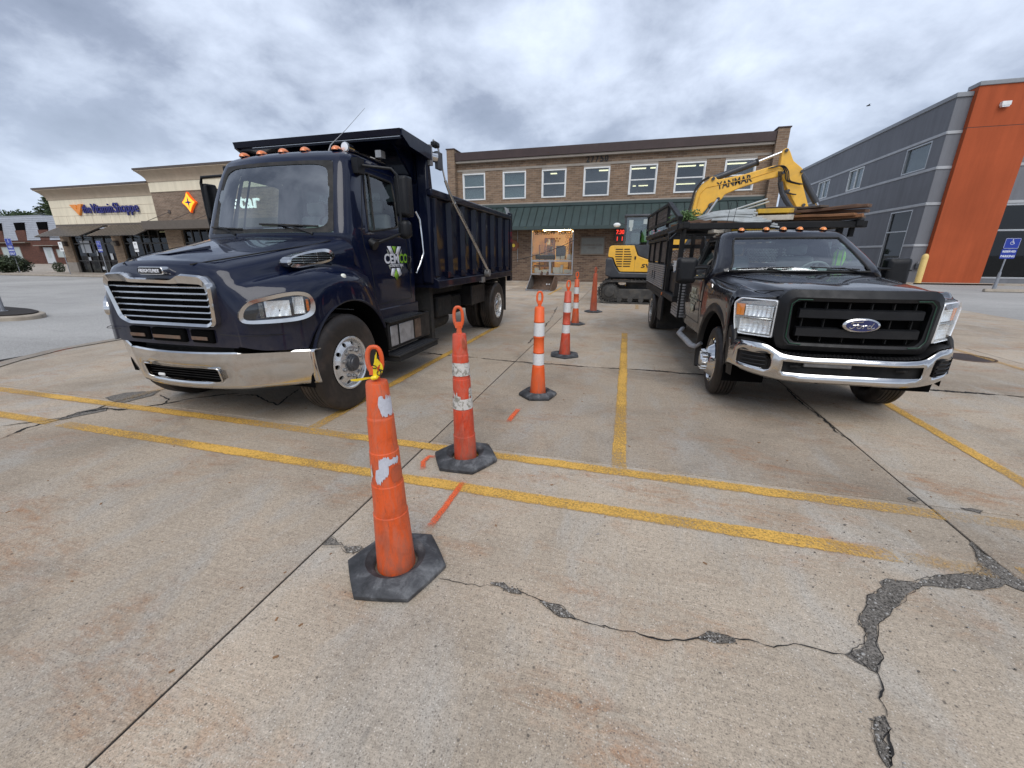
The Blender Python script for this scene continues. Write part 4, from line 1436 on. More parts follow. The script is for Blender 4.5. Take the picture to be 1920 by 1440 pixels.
lp = lines_plate('RESERVED', 'PARKING')
sign_post('parking_sign', 'leaning blue disabled parking sign in front of the glazed shop front', (16.18, 23.85, 0.0), 2.05, (0.02, 0.0), [(1.86, 2.30, 0.56, 'blue_sign', hc_plate), (1.44, 1.84, 0.56, 'blue_sign', lp)], R(4), fat=True)
ws_ = thing('wheel_stop', 'long concrete kerb stone at the foot of the leaning disabled parking sign', 'wheel stop', (16.9, 23.8, 0))
M().prism([(-0.1, 0), (0.1, 0), (0.06, 0.13), (-0.06, 0.13)], 'x', -1.1, 3.2).done('block', 'kerb_stone', ws_, bevel=0.02)

# ---------------------------------------------------------------- the shopping strip on the left
st = thing('store_strip', 'cream and brick shop row with brown awnings, blue lettering and an orange star sign', 'building', (0, 25.5, 0))


def cornice(m, x0, x1, zb, zt, y0=0.0, ov=1.15, ret_l=True, deep=10):
    prof = []
    for i in range(9):
        t = i / 8
        prof.append((ov * (1 - math.cos(t * PI / 2)) * 0.92 + 0.05, zb + (zt - zb) * (0.08 + 0.84 * t)))
    prof = [(0.0, zb), (0.05, zb), (0.05, zb + 0.08 * (zt - zb))] + prof[1:] + [(ov + 0.03, zt - 0.08), (ov + 0.03, zt)]
    rr = []
    for o_, z in prof:
        rr.append([(x0 - (o_ if ret_l else 0), y0 + deep, z), (x0 - (o_ if ret_l else 0), y0 - o_, z), (x1 + (0 if not ret_l == 2 else 0), y0 - o_, z), (x1, y0 + deep, z)])
    m.rings(rr, True, True, True)


SX0, SX1 = -48.35, -35.75
M().box(SX0, SX1, 0, 9, 4.08, 6.02).done('cream_wall', 'cream_stucco', st)
m = M()
for z in (4.72, 5.38):
    m.box(SX0 - 0.003, SX1, -0.006, 0, z, z + 0.025)
for k in range(12):
    x = SX0 + 1.05 * (k + 0.6)
    m.box(x, x + 0.018, -0.005, 0, 4.08, 4.72)
m.done('render_joints', 'cornice_tan', st)
m = M()
cornice(m, SX0, SX1, 6.02, 6.80, 0.0, 0.50)
m.done('cornice', 'cornice_tan', st, angle=30)
M().box(SX0 - 0.58, SX1, -0.58, 9, 6.80, 6.92).done('roof_edge', 'cornice_brown', st)
TX0, TX1 = -35.75, -18.0
M().box(TX0, TX1, -0.35, 9, 4.08, 6.15).done('brick_wall', 'store_brick', st)
M().box(TX0, TX1, -0.40, 9, 6.15, 6.84).done('cream_wall', 'cream_stucco', st)
m = M()
cornice(m, TX0, TX1, 6.84, 7.62, -0.40, 0.45)
m.done('cornice', 'cornice_tan', st, angle=30)
M().box(TX0 - 0.53, TX1, -0.93, 9, 7.62, 7.74).done('roof_edge', 'cornice_brown', st)
M().box(TX0, TX1, -1.6, -0.36, 3.42, 4.02).done('entrance_canopy', 'gutter_taupe', st, bevel=0.02)
M().box(SX0, SX1, -0.02, 0.5, 3.92, 4.08).done('wall_strip', 'gutter_taupe', st)
for x in (-35.3, -32.9, -30.5):
    tb_ = M().tube([(x, -1.45, 4.02), (x + 1.0, -0.36, 4.75)], 0.022, 6).done('tie_rod', 'cornice_brown', st)
    M().cyl((x + 1.0, -0.40, 4.75), (x + 1.0, -0.34, 4.75), 0.14, n=12).done('rod_plate', 'cornice_brown', tb_)
# pilasters and low walls
for x0, x1, mt in [(-48.3, -47.12, 'pilaster_brick'), (-41.95, -40.88, 'pilaster_brick'), (-35.75, -34.05, 'pilaster_brick'), (-29.9, -28.6, 'pilaster_brick')]:
    M().box(x0, x1, -0.05, 0.6, 0.95, 3.92).done('pilaster', mt, st)
    M().box(x0 - 0.03, x1 + 0.03, -0.09, 0.6, 0, 0.95).done('pilaster_base', 'beige_trim', st, bevel=0.02)
for a, b, dr in [(-47.12, -41.95, True), (-40.88, -35.75, False), (-34.05, -29.9, False)]:
    f = M()
    n = 4 if dr else 5
    for k in range(n + 1):
        x = a + (b - a - 0.09) * k / n
        f.box(x, x + 0.09, 0.1, 0.25, 0, 3.6)
    for z in (0.0, 2.45, 3.5):
        f.box(a, b, 0.09, 0.26, z, z + 0.1)
    if dr:
        f.box(a, b, 0.09, 0.26, 1.05, 1.12)
    w = f.done('shop_front', 'store_frame', st)
    for z0, z1 in ((0.1, 2.45), (2.55, 3.5)):
        M().box(a, b, 0.17, 0.18, z0, z1).done('pane', 'store_glass', w)
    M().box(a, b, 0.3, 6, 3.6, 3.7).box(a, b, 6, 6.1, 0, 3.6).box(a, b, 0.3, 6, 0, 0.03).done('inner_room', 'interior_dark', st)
for x, y, z, w, h in [(-46.2, 0.12, 1.75, 1.15, 1.0), (-42.9, .12, 1.2, 0.3, 0.5), (-44.3, .12, 0.35, 0.3, 0.25), (-44.6, .12, 1.5, 0.25, 0.45), (-38.9, .12, 1.1, .7, .5), (-45.7, .12, 1.1, .3, .3)]:
    M().box(x, x + w, y - 0.02, y, z, z + h).done('window_poster', 'paper_white', st)
for x in (-47.72, -41.4):
    lb = M().box(x + 0.02, x + 0.25, -0.30, -0.05, 2.30, 2.70).done('wall_lamp', 'cornice_brown', st, bevel=0.03)
    M().ball((x, -0.3, 2.5), 0.22, (1, 0.8, 1)).done('lamp_globe', 'beige_trim', lb)
for x0, x1 in [(-47.85, -42.35), (-41.55, -36.15)]:
    aw = M().hexa([(x0, -1.9, 3.0), (x1, -1.9, 3.0), (x1, -0.02, 3.88), (x0, -0.02, 3.88), (x0, -1.9, 3.03), (x1, -1.9, 3.03), (x1, -0.02, 3.91), (x0, -0.02, 3.91)]).done('awning', 'awning_rib', st)
    n = 15
    for k in range(n):
        a, b = x0 + (x1 - x0) * k / n, x0 + (x1 - x0) * (k + 0.52) / n
        M().hexa([(a, -1.92, 3.03), (b, -1.92, 3.03), (b, -0.02, 3.92), (a, -0.02, 3.92), (a, -1.92, 3.045), (b, -1.92, 3.045), (b, -0.02, 3.935), (a, -0.02, 3.935)]).done('awning_slat', 'awning_brown', aw)
    fr = M()
    for x in (x0, x1):
        fr.bar((x, -1.88, 3.0), (x, -0.02, 3.0), 0.05, 0.05).bar((x, -1.88, 3.02), (x, -0.02, 3.88), 0.05, 0.05)
    fr.done('awning_frame', 'awning_rib', aw)
# the lettering: an orange V with blue words
for x, z, w, h, mt in [(-40.5, 1.2, 0.5, 0.9, 'box_brown'), (-39.6, 0.6, 0.9, 0.7, 'shelf_grey'), (-37.9, 1.0, 0.6, 1.1, 'paper_white'), (-33.4, 0.9, 0.7, 1.0, 'shelf_grey'), (-32.2, 1.3, 0.5, 0.7, 'box_brown'), (-46.6, 0.4, 0.4, 1.2, 'box_brown'), (-43.6, 0.8, 0.5, 1.3, 'shelf_grey')]:
    M().box(x, x + w, 0.9, 1.2, z, z + h).done('shop_display', mt, st)
for x in (-46.0, -44.2, -39.5, -37.4, -33.0, -31.2):
    M().box(x, x + 0.9, 2.0, 2.2, 3.45, 3.5).done('ceiling_light', 'tube_light', st)
v = M().prism([(-45.60, 5.58), (-44.95, 5.58), (-44.78, 5.15), (-44.60, 5.60), (-44.10, 5.60), (-44.72, 4.72)], 'y', -0.18, -0.02).done('letter_v', 'vitamin_orange', st, bevel=0.02)
for s_, x, sz, fw2 in [('the', -43.72, 0.95, 0.95), ('Vitamin', -41.92, 1.05, 2.45), ('Shoppe', -39.20, 1.05, 2.75)]:
    text_part('sign_lettering', s_, sz, 'vitamin_blue', st, (x, -0.12, 5.18), (1, 0, 0.0), (0, 0, 1), 0.05, 0.008, fit=fw2)
# the orange four pointed star and the white letters beside it
def star(r1, r2, cx, cz, n=4):
    pts = []
    for k in range(n * 2):
        a = R(90 + k * 180 / n)
        r_ = r1 if k % 2 == 0 else r2
        pts.append((cx + r_ * 0.92 * math.cos(a), cz + r_ * math.sin(a)))
    return pts


def curved_star(r1, cx, cz, p=0.70):
    """four rounded points joined by inward curving sides"""
    pts = []
    for k in range(64):
        a = 2 * PI * k / 64
        c_, s_ = math.cos(a), math.sin(a)
        x = math.copysign(abs(c_) ** (2 / p), c_)
        z = math.copysign(abs(s_) ** (2 / p), s_)
        l = math.hypot(x, z)
        k2 = (1.0 - 0.10 * l ** 6)
        w_ = 0.10
        pts.append((cx + r1 * 0.92 * (x * k2 + w_ * c_), cz + r1 * (z * k2 + w_ * s_)))
    return pts


sg = M().prism(curved_star(0.72, -31.95, 5.32), 'y', -0.55, -0.36).done('star_sign', 'star_edge', st, bevel=0.01)
M().prism(curved_star(0.64, -31.95, 5.32), 'y', -0.565, -0.551).done('star_face', 'star_orange', sg)
M().prism(star(0.40, 0.10, -31.95, 5.32), 'y', -0.58, -0.566).done('star_centre', 'vitamin_blue', sg)
text_part('sign_lettering', 'gstar', 1.35, 'sign_white', st, (-27.05, -0.47, 5.20), (1, 0, 0), (0, 0, 1), 0.05, 0.010, fit=3.2)
M().box(-29.9, -18, -0.34, -0.3, 0, 3.4).done('shop_front', 'store_frame', st)
M().box(-52, -17, 21.9, 25.4, -0.01, 0.10).done('store_sidewalk', 'walk_concrete', kind='structure')
kb = M()
for k in range(17):
    x = -60 + k * 2.6
    kb.box(x, x + 2.56, 21.62, 21.9, -0.01, 0.13)
kb.done('kerb', 'kerb_stone', kind='structure', bevel=0.03)
M().box(-75, -52, 21.9, 23.5, -0.01, 0.02).done('grass_strip', 'grass', kind='structure')
M().box(-130, -49.0, 23.6, 50.5, -0.01, 0.0).done('pale_drive', 'walk_concrete', kind='structure')
# little blue and white sign posts in front of the strip
l2 = lines_plate('P', 'AB')
l2.m = 'black_print'
sign_post('parking_sign', 'white parking sign nearest the cream shop corner, in front of its glass door', (-43.0, 22.6, 0.1), 2.3, (0, 0), [(1.75, 2.45, 0.42, 'white_paint', l2)], 0)
lb_ = lines_plate('VAN')
sign_post('parking_sign', 'blue parking sign on a thin post between two shop pilasters', (-38.7, 22.6, 0.1), 2.4, (0, 0), [(2.0, 2.5, 0.45, 'blue_sign', hc_plate), (1.68, 1.98, 0.45, 'blue_sign', lb_)], 0)
l3 = lines_plate('P', 'ONLY')
l3.m = 'black_print'
sign_post('parking_sign', 'white parking sign by the second shop window, just above the blue truck hood', (-34.9, 22.6, 0.1), 2.35, (0, 0), [(1.7, 2.4, 0.40, 'white_paint', l3)], 0)
lw = lines_plate('VAN', 'PARKING', 'ONLY')
sign_post('parking_sign', 'blue and white sign pair on a post near the red brick building', (-52.2, 24.0, 0.0), 3.0, (0, 0), [(1.55, 2.35, 0.85, 'blue_sign', lw), (2.38, 2.95, 0.85, 'blue_sign', hc_plate)], 0)
# ---------------------------------------------------------------- kerbed planting island with a post, far left
isl = struct('planting_island', 'kerbed island of dark mulch at the left edge')
def isl_pts(o):
    return [(x * o + -17.2 * (1 - o), y * o + 7.05 * (1 - o)) for x, y in [(-15.3, 6.35), (-14.95, 6.62), (-14.97, 6.95), (-15.35, 7.3), (-16.5, 7.62), (-20.0, 7.9), (-20.0, 5.7), (-16.8, 5.95)]]
M().prism(rpoly(isl_pts(1.0), 0.3), 'z', -0.05, 0.10).done('kerb', 'kerb_stone', isl, bevel=0.03)
M().prism(rpoly(isl_pts(0.88), 0.3), 'z', 0.09, 0.13).done('mulch_bed', 'mulch', isl)
# grey post leaning out of the frame
gp = thing('sign_post', 'bare grey steel post standing in the mulch island at the left edge', 'post', (-16.55, 7.0, 0.1))
M().tube([(0, 0, 0), (-0.02, 0.0, 2.4)], 0.045, 10).done('pole', 'galvanised', gp)
M().cyl((0, 0, 0), (0, 0, 0.04), 0.09, n=12).done('foot', 'galvanised', gp)

# ---------------------------------------------------------------- red brick building far left
lb = thing('brick_house', 'low red brick building with grey slatted upper storey and two dark openings', 'building', (0, 50, 0))
M().box(-150, -80, 0, 12, 0, 3.95).done('brick_wall', 'red_brick', lb)
dw = [(-105.95, -103.4), (-99.85, -97.4), (-112.2, -109.7), (-93.5, -91)]
for x0, x1 in dw:
    pz = M().box(x0, x1, -0.05, 0.4, 3.95, 5.7).done('brick_pier', 'red_brick', lb)
    M().box(x0, x1, 0.1, 0.4, 5.7, 7.0).done('louvre_opening', 'void_black', lb)
n = 13
for k in range(n):
    z = 4.02 + k * 0.30
    yy = 0.0 + k * 0.045
    xs = sorted([-150, -80] + [v for d in dw for v in d])
    for a, b in zip(xs[0::2], xs[1::2]):
        if z > 6.5:
            continue
        M().hexa([(a, yy - 0.10, z), (b, yy - 0.10, z), (b, yy + 0.2, z), (a, yy + 0.2, z), (a, yy - 0.02, z + 0.29), (b, yy - 0.02, z + 0.29), (b, yy + 0.2, z + 0.29), (a, yy + 0.2, z + 0.29)]).done('siding_board', 'grey_siding', lb)
    if z > 6.5:
        M().hexa([(-150, yy - 0.10, z), (-80, yy - 0.10, z), (-80, yy + 0.2, z), (-150, yy + 0.2, z), (-150, yy - 0.02, z + 0.29), (-80, yy - 0.02, z + 0.29), (-80, yy + 0.2, z + 0.29), (-150, yy + 0.2, z + 0.29)]).done('siding_board', 'grey_siding', lb)
M().box(-150, -80, 0.8, 12, 4, 7.75).done('roof_block', 'grey_siding', lb)
M().box(-130, -103.5, 3, 8, 7.75, 8.5).done('roof_unit', 'coping_grey', lb)
M().box(-125, -103, -0.7, 0.0, 3.55, 3.72).done('entrance_ledge', 'awning_brown', lb)
M().box(-101.0, -95.8, -0.8, 0.0, 3.05, 3.15).done('entrance_ledge', 'beige_trim', lb)
for x0, x1, z0, z1, nn in [(-111.5, -106.3, 0.4, 2.85, 2), (-96.7, -94.3, 1.2, 2.4, 1)]:
    f = M()
    for k in range(nn + 1):
        x = x0 + (x1 - x0) * k / nn
        f.box(x - 0.06, x + 0.06, -0.08, 0.02, z0, z1)
    f.box(x0, x1, -0.08, 0.02, z1, z1 + 0.1).box(x0, x1, -0.08, 0.02, z0 - 0.1, z0)
    w = f.done('window', 'beige_trim', lb)
    M().box(x0, x1, -0.05, -0.04, z0, z1).done('pane', 'blind_white', w)
dr = M().box(-99.9, -97.7, -0.1, 0.02, 0.1, 2.8).done('door', 'door_white', lb, bevel=0.02)
M().box(-99.2, -98.3, -0.12, -0.1, 1.1, 2.4).done('door_pane', 'blind_white', dr)


# ---------------------------------------------------------------- bushes and trees
def leaf_cloud(m, c, r, n, size, rnd, inner=0.55, squash=1.0):
    for k in range(n):
        while True:
            p = V3((rnd.uniform(-1, 1), rnd.uniform(-1, 1), rnd.uniform(-1, 1)))
            if inner < p.length < 1:
                break
        p = V3((p.x * r[0], p.y * r[1], p.z * r[2])) + V3(c)
        s_ = size * rnd.uniform(0.6, 1.3)
        q = V3((rnd.gauss(0, 1), rnd.gauss(0, 1), rnd.gauss(0, 1) + 0.4)).normalized().to_track_quat('Z', 'Y')
        a = rnd.uniform(0, PI)
        pts = [p + q @ V3((math.cos(a + t) * s_ * k2, math.sin(a + t) * s_ * k2 * squash, 0)) for t, k2 in ((0, 1), (PI / 2, 0.5), (PI, 1), (1.5 * PI, 0.5))]
        m.face(pts)


rnd = random.Random(3)
bs = thing('bush', 'rounded dark green bush on the kerb strip at the left edge', 'bush', (-54.5, 24.2, 0.0))
m = M()
for k in range(26):
    leaf_cloud(m, (rnd.uniform(-2.6, 2.2), rnd.uniform(-0.9, 0.9), rnd.uniform(0.35, 1.15)), (0.75, 0.7, 0.55), 170, 0.10, rnd, 0.3)
m.done('foliage', 'leaf_bush', bs)
m = M()
for k in range(8):
    m.tube([(rnd.uniform(-0.6, 0.6), rnd.uniform(-.3, .3), 0), (rnd.uniform(-1.6, 1.6), rnd.uniform(-0.6, .6), 0.9)], [0.05, 0.015], 5)
m.done('branches', 'bark', bs)
bs = thing('bush', 'tiny dark shrub at the foot of the first cream shop pilaster', 'bush', (-49.2, 25.2, 0.0))
m = M()
leaf_cloud(m, (0, 0, 0.5), (0.5, 0.4, 0.5), 500, 0.07, rnd, 0.2)
m.done('foliage', 'leaf_bush', bs)
M().tube([(0, 0, 0), (0.02, 0, 0.5)], [0.04, 0.02], 6).done('stem', 'bark', bs)
bs = thing('bush', 'low dark hedge under the windows of the red brick building', 'bush', (-108.5, 49.2, 0.0))
m = M()
for k in range(12):
    leaf_cloud(m, (rnd.uniform(-3, 3.5), 0, 0.35), (0.8, 0.5, 0.35), 80, 0.14, rnd, 0.2)
m.done('foliage', 'leaf_bush', bs)
# tall conifer behind the brick building: drooping branches in whorls
tr = thing('pine_tree', 'tall ragged evergreen tree behind the left end of the cream shop', 'tree', (-118.5, 64.0, 0))
M().tube([(0, 0, 0), (0.1, 0, 7), (0, 0, 14.2)], [0.35, 0.22, 0.04], 9).done('trunk', 'bark', tr)
m, br = M(), M()
for k in range(230):
    h = 2.5 + 11.8 * (k / 230)
    a = k * 2.399 + rnd.uniform(-0.3, 0.3)
    L_ = (14.9 - h) * 0.62 * rnd.uniform(0.65, 1.1) + 0.5
    p0 = V3((0, 0, h))
    d = V3((math.cos(a), math.sin(a), rnd.uniform(0.05, 0.3)))
    p1 = p0 + d * L_
    br.tube([p0, p0.lerp(p1, 0.5) + V3((0, 0, 0.1)), p1], [0.06, 0.04, 0.01], 4)
    for j in range(9):
        t = 0.25 + 0.75 * j / 8
        c = p0.lerp(p1, t)
        leaf_cloud(m, c, (0.55, 0.55, 0.28), 20, 0.24, rnd, 0.0, 0.6)
m.done('crown', 'leaf_pine', tr)
br.done('branches', 'bark', tr)
for i, (x, y, h, r_) in enumerate([(-185, 92, 15.0, 6.5), (-172, 95, 12.6, 6), (-163, 92, 11.2, 4.5), (-154, 90, 10.3, 4.2), (-199, 96, 16.5, 7)]):
    tt = thing('tree', ['rounded green tree over the roof of the red brick building', 'low spreading green tree right of the tallest one over the brick building roof', 'small green tree third from the left edge behind the brick building', 'smallest far green tree beside the ragged evergreen', 'broad green tree cut by the left edge above the brick building'][i], 'tree', (x, y, 0))
    M().tube([(0, 0, 0), (0, 0, h * 0.7)], [0.5, 0.2], 8).done('trunk', 'bark', tt)
    m = M()
    for k in range(22):
        a, rr = rnd.uniform(0, 2 * PI), rnd.uniform(0, r_ * 0.8)
        leaf_cloud(m, (math.cos(a) * rr, math.sin(a) * rr, h * 0.62 + rnd.uniform(-0.2, 0.28) * h * (1 - rr / r_ * 0.5)), (r_ * 0.38, r_ * 0.38, h * 0.13), 150, 0.5, rnd, 0.3, 0.7)
    m.done('crown', 'leaf_dark', tt)
# a far line of woods closes the horizon where nothing else stands
m = M()
for k in range(150):
    x = -420 + k * 5.6
    leaf_cloud(m, (x, 330 + 20 * math.sin(k), 3.2), (4.5, 3, 3.6 + 1.5 * math.sin(k * 1.7)), 60, 1.3, rnd, 0.2, 0.7)
m.done('distant_woods', 'leaf_dark', kind='stuff')['label'] = 'far line of dark trees on the horizon'
# bird in the sky
bd = thing('bird', 'small dark bird gliding in the sky above the grey roof', 'bird', (15.3, 38.0, 11.5))
bd.scale = (0.55, 0.55, 0.55)
M().tube([(-0.22, 0, 0), (-0.05, 0, 0.02), (0.1, 0, 0.01), (0.25, 0, 0)], [0.02, 0.07, 0.06, 0.015], 8).done('body', 'bird_dark', bd)
for s_ in (1, -1):
    M().face([(-0.08, 0, 0.02), (0.1, 0, 0.02), (0.05, s_ * 0.3, 0.12), (-0.05, s_ * 0.55, 0.05)])  and None
wm = M()
for s_ in (1, -1):
    wm.between([(-0.1, 0, 0.03), (-0.05, s_ * 0.28, 0.12), (0.05, s_ * 0.55, 0.04)], [(0.1, 0, 0.03), (0.08, s_ * 0.28, 0.12), (0.10, s_ * 0.52, 0.05)])
wm.done('wings', 'bird_dark', bd, solid=0.01)


# ---------------------------------------------------------------- curved body shells for vehicles
def herm(tb, x):
    """smooth interpolation of a table [(x, (values...)), ...]"""
    if x <= tb[0][0]:
        return tuple(tb[0][1])
    if x >= tb[-1][0]:
        return tuple(tb[-1][1])
    for i in range(len(tb) - 1):
        if tb[i][0] <= x <= tb[i + 1][0]:
            break
    x0, x1 = tb[i][0], tb[i + 1][0]
    h = x1 - x0
    t = (x - x0) / h
    out = []
    for k in range(len(tb[0][1])):
        y0, y1 = tb[i][1][k], tb[i + 1][1][k]
        s = (y1 - y0) / h
        m0 = s if i == 0 else 0.5 * (s + (y0 - tb[i - 1][1][k]) / (x0 - tb[i - 1][0]))
        m1 = s if i + 2 >= len(tb) else 0.5 * (s + (tb[i + 2][1][k] - y1) / (tb[i + 2][0] - x1))
        t2, t3 = t * t, t * t * t
        out.append((2 * t3 - 3 * t2 + 1) * y0 + (t3 - 2 * t2 + t) * h * m0 + (-2 * t3 + 3 * t2) * y1 + (t3 - t2) * h * m1)
    return tuple(out)


def catmull(pts, sub):
    out = []
    n = len(pts)
    for i in range(n - 1):
        p0 = V3(pts[max(0, i - 1)])
        p1, p2 = V3(pts[i]), V3(pts[i + 1])
        p3 = V3(pts[min(n - 1, i + 2)])
        if i == 0:
            p0 = p1 * 2 - p2
        if i == n - 2:
            p3 = p2 * 2 - p1
        for j in range(sub):
            t = j / sub
            out.append(0.5 * ((2 * p1) + (-p0 + p2) * t + (2 * p0 - 5 * p1 + 4 * p2 - p3) * t * t + (-p0 + 3 * p1 - 3 * p2 + p3) * t ** 3))
    out.append(V3(pts[-1]))
    return out


class Shell:
    """cab shell: tb gives for each z (half width, centre front d, bulge, rear d, corner radius)"""

    def __init__(s, tb):
        s.tb = tb

    def pt(s, a, z, sg=1, off=0.0):
        hw, df, bu, dr, r = herm(s.tb, z)
        hw += off
        df -= off
        dr += off
        dc = df + bu * ((hw - r) / hw) ** 2
        a = max(0.0, min(1.0, a))
        if a < 0.4:
            w = (hw - r) * a / 0.4
            d = df + bu * (w / hw) ** 2
        elif a < 0.5:
            t = (a - 0.4) / 0.1 * PI / 2
            w = hw - r + r * math.sin(t)
            d = dc + r - r * math.cos(t)
        elif a < 0.85:
            t = (a - 0.5) / 0.35
            w = hw
            d = (dc + r) * (1 - t) + (dr - r) * t
        elif a < 0.9:
            t = (a - 0.85) / 0.05 * PI / 2
            w = hw - r + r * math.cos(t)
            d = dr - r + r * math.sin(t)
        else:
            w = (hw - r) * (1 - (a - 0.9) / 0.1)
            d = dr
        return V3((sg * w, d, z))

    def body(s, m, As, Zs, holes, cap=True):
        for sg in (1, -1):
            def skip(i, j):
                a, z = (As[i] + As[i + 1]) / 2, (Zs[j] + Zs[j + 1]) / 2
                return any(h[0] < a < h[1] and h[2] < z < h[3] for h in holes)
            v = [[m.bm.verts.new(s.pt(a, z, sg)) for z in Zs] for a in As]
            for i in range(len(As) - 1):
                for j in range(len(Zs) - 1):
                    if not skip(i, j):
                        m.bm.faces.new([v[i][j], v[i + 1][j], v[i + 1][j + 1], v[i][j + 1]])
            if cap:
                top = [s.pt(a, Zs[-1], sg) for a in As]
                mid = [V3((0, p.y, p.z + 0.012)) for p in top]
                m.between(top, mid)

    def ring(s, m, hole, poly, sg, off, r=0.02, n=4, shrink=None):
        inner = rpoly(poly, r, n)
        cx = sum(p[0] for p in inner) / len(inner)
        cy = sum(p[1] for p in inner) / len(inner)
        outer = []
        for x, y in inner:
            dx, dy = x - cx, y - cy
            k = 1e9
            if dx > 1e-9:
                k = min(k, (hole[1] - cx) / dx)
            if dx < -1e-9:
                k = min(k, (hole[0] - cx) / dx)
            if dy > 1e-9:
                k = min(k, (hole[3] - cy) / dy)
            if dy < -1e-9:
                k = min(k, (hole[2] - cy) / dy)
            outer.append((cx + dx * k, cy + dy * k))
        m.between([s.pt(a, z, sg, off) for a, z in outer], [s.pt(a, z, sg, off) for a, z in inner], True)
        return inner

    def line(s, pts, sg, off, seg=3):
        out = []
        for i in range(len(pts)):
            a, b = pts[i], pts[(i + 1) % len(pts)]
            for j in range(seg):
                t = j / seg
                out.append(s.pt(a[0] + (b[0] - a[0]) * t, a[1] + (b[1] - a[1]) * t, sg, off))
        return out

    def glass(s, m, hole, sg, off, nu=8, nv=6):
        a0, a1, z0, z1 = hole
        m.grid(lambda u, v: s.pt(a0 + (a1 - a0) * u, z0 + (z1 - z0) * v, sg, off), nu, nv)


def plane_pts(A, B, pts, out=0.0):
    """(t, z) on the vertical plane through A and B (w, d) -> 3d, pushed outward"""
    d = V3((B[0] - A[0], B[1] - A[1], 0)).normalized()
    n = V3((d.y, -d.x, 0))
    return [V3((A[0], A[1], 0)) + d * t + V3((0, 0, z)) + n * out for t, z in pts]


def resample(pts, n):
    """resample a closed path to n points, starting near the first"""
    P = [V3(p) for p in pts]
    L = [0]
    for i in range(len(P)):
        L.append(L[-1] + (P[(i + 1) % len(P)] - P[i]).length)
    out = []
    for k in range(n):
        t = L[-1] * k / n
        for i in range(len(P)):
            if L[i] <= t <= L[i + 1]:
                f = (t - L[i]) / max(1e-9, L[i + 1] - L[i])
                out.append(P[i].lerp(P[(i + 1) % len(P)], f))
                break
    return out


def smooth_closed(pts, sub=4):
    n = len(pts)
    out = []
    for i in range(n):
        p0, p1, p2, p3 = V3(pts[i - 1]), V3(pts[i]), V3(pts[(i + 1) % n]), V3(pts[(i + 2) % n])
        for j in range(sub):
            t = j / sub
            out.append(0.5 * ((2 * p1) + (-p0 + p2) * t + (2 * p0 - 5 * p1 + 4 * p2 - p3) * t * t + (-p0 + 3 * p1 - 3 * p2 + p3) * t ** 3))
    return out


def tyre_mesh(R_, w, rim_r, m, tread=5):
    """tyre around the x axis, outer side wall at x = 0, inner at x = -w"""
    prof = [(rim_r, -0.02), (rim_r + 0.02, 0.0), (R_ * 0.80, 0.012), (R_ * 0.93, 0.0), (R_ * 0.975, -0.018), (R_, -0.035)]
    g_ = (w - 0.07) / tread
    for k in range(tread):
        x = -0.035 - k * g_
        prof += [(R_, x - g_ * 0.08), (R_, x - g_ * 0.80), (R_ - 0.012, x - g_ * 0.84), (R_ - 0.012, x - g_ * 0.96)]
    prof += [(R_, -w + 0.035), (R_ * 0.975, -w + 0.018), (R_ * 0.93, -w), (R_ * 0.8, -w - 0.01), (rim_r + 0.02, -w), (rim_r, -w + 0.02)]
    m.lathe(prof, n=64, axis='x')


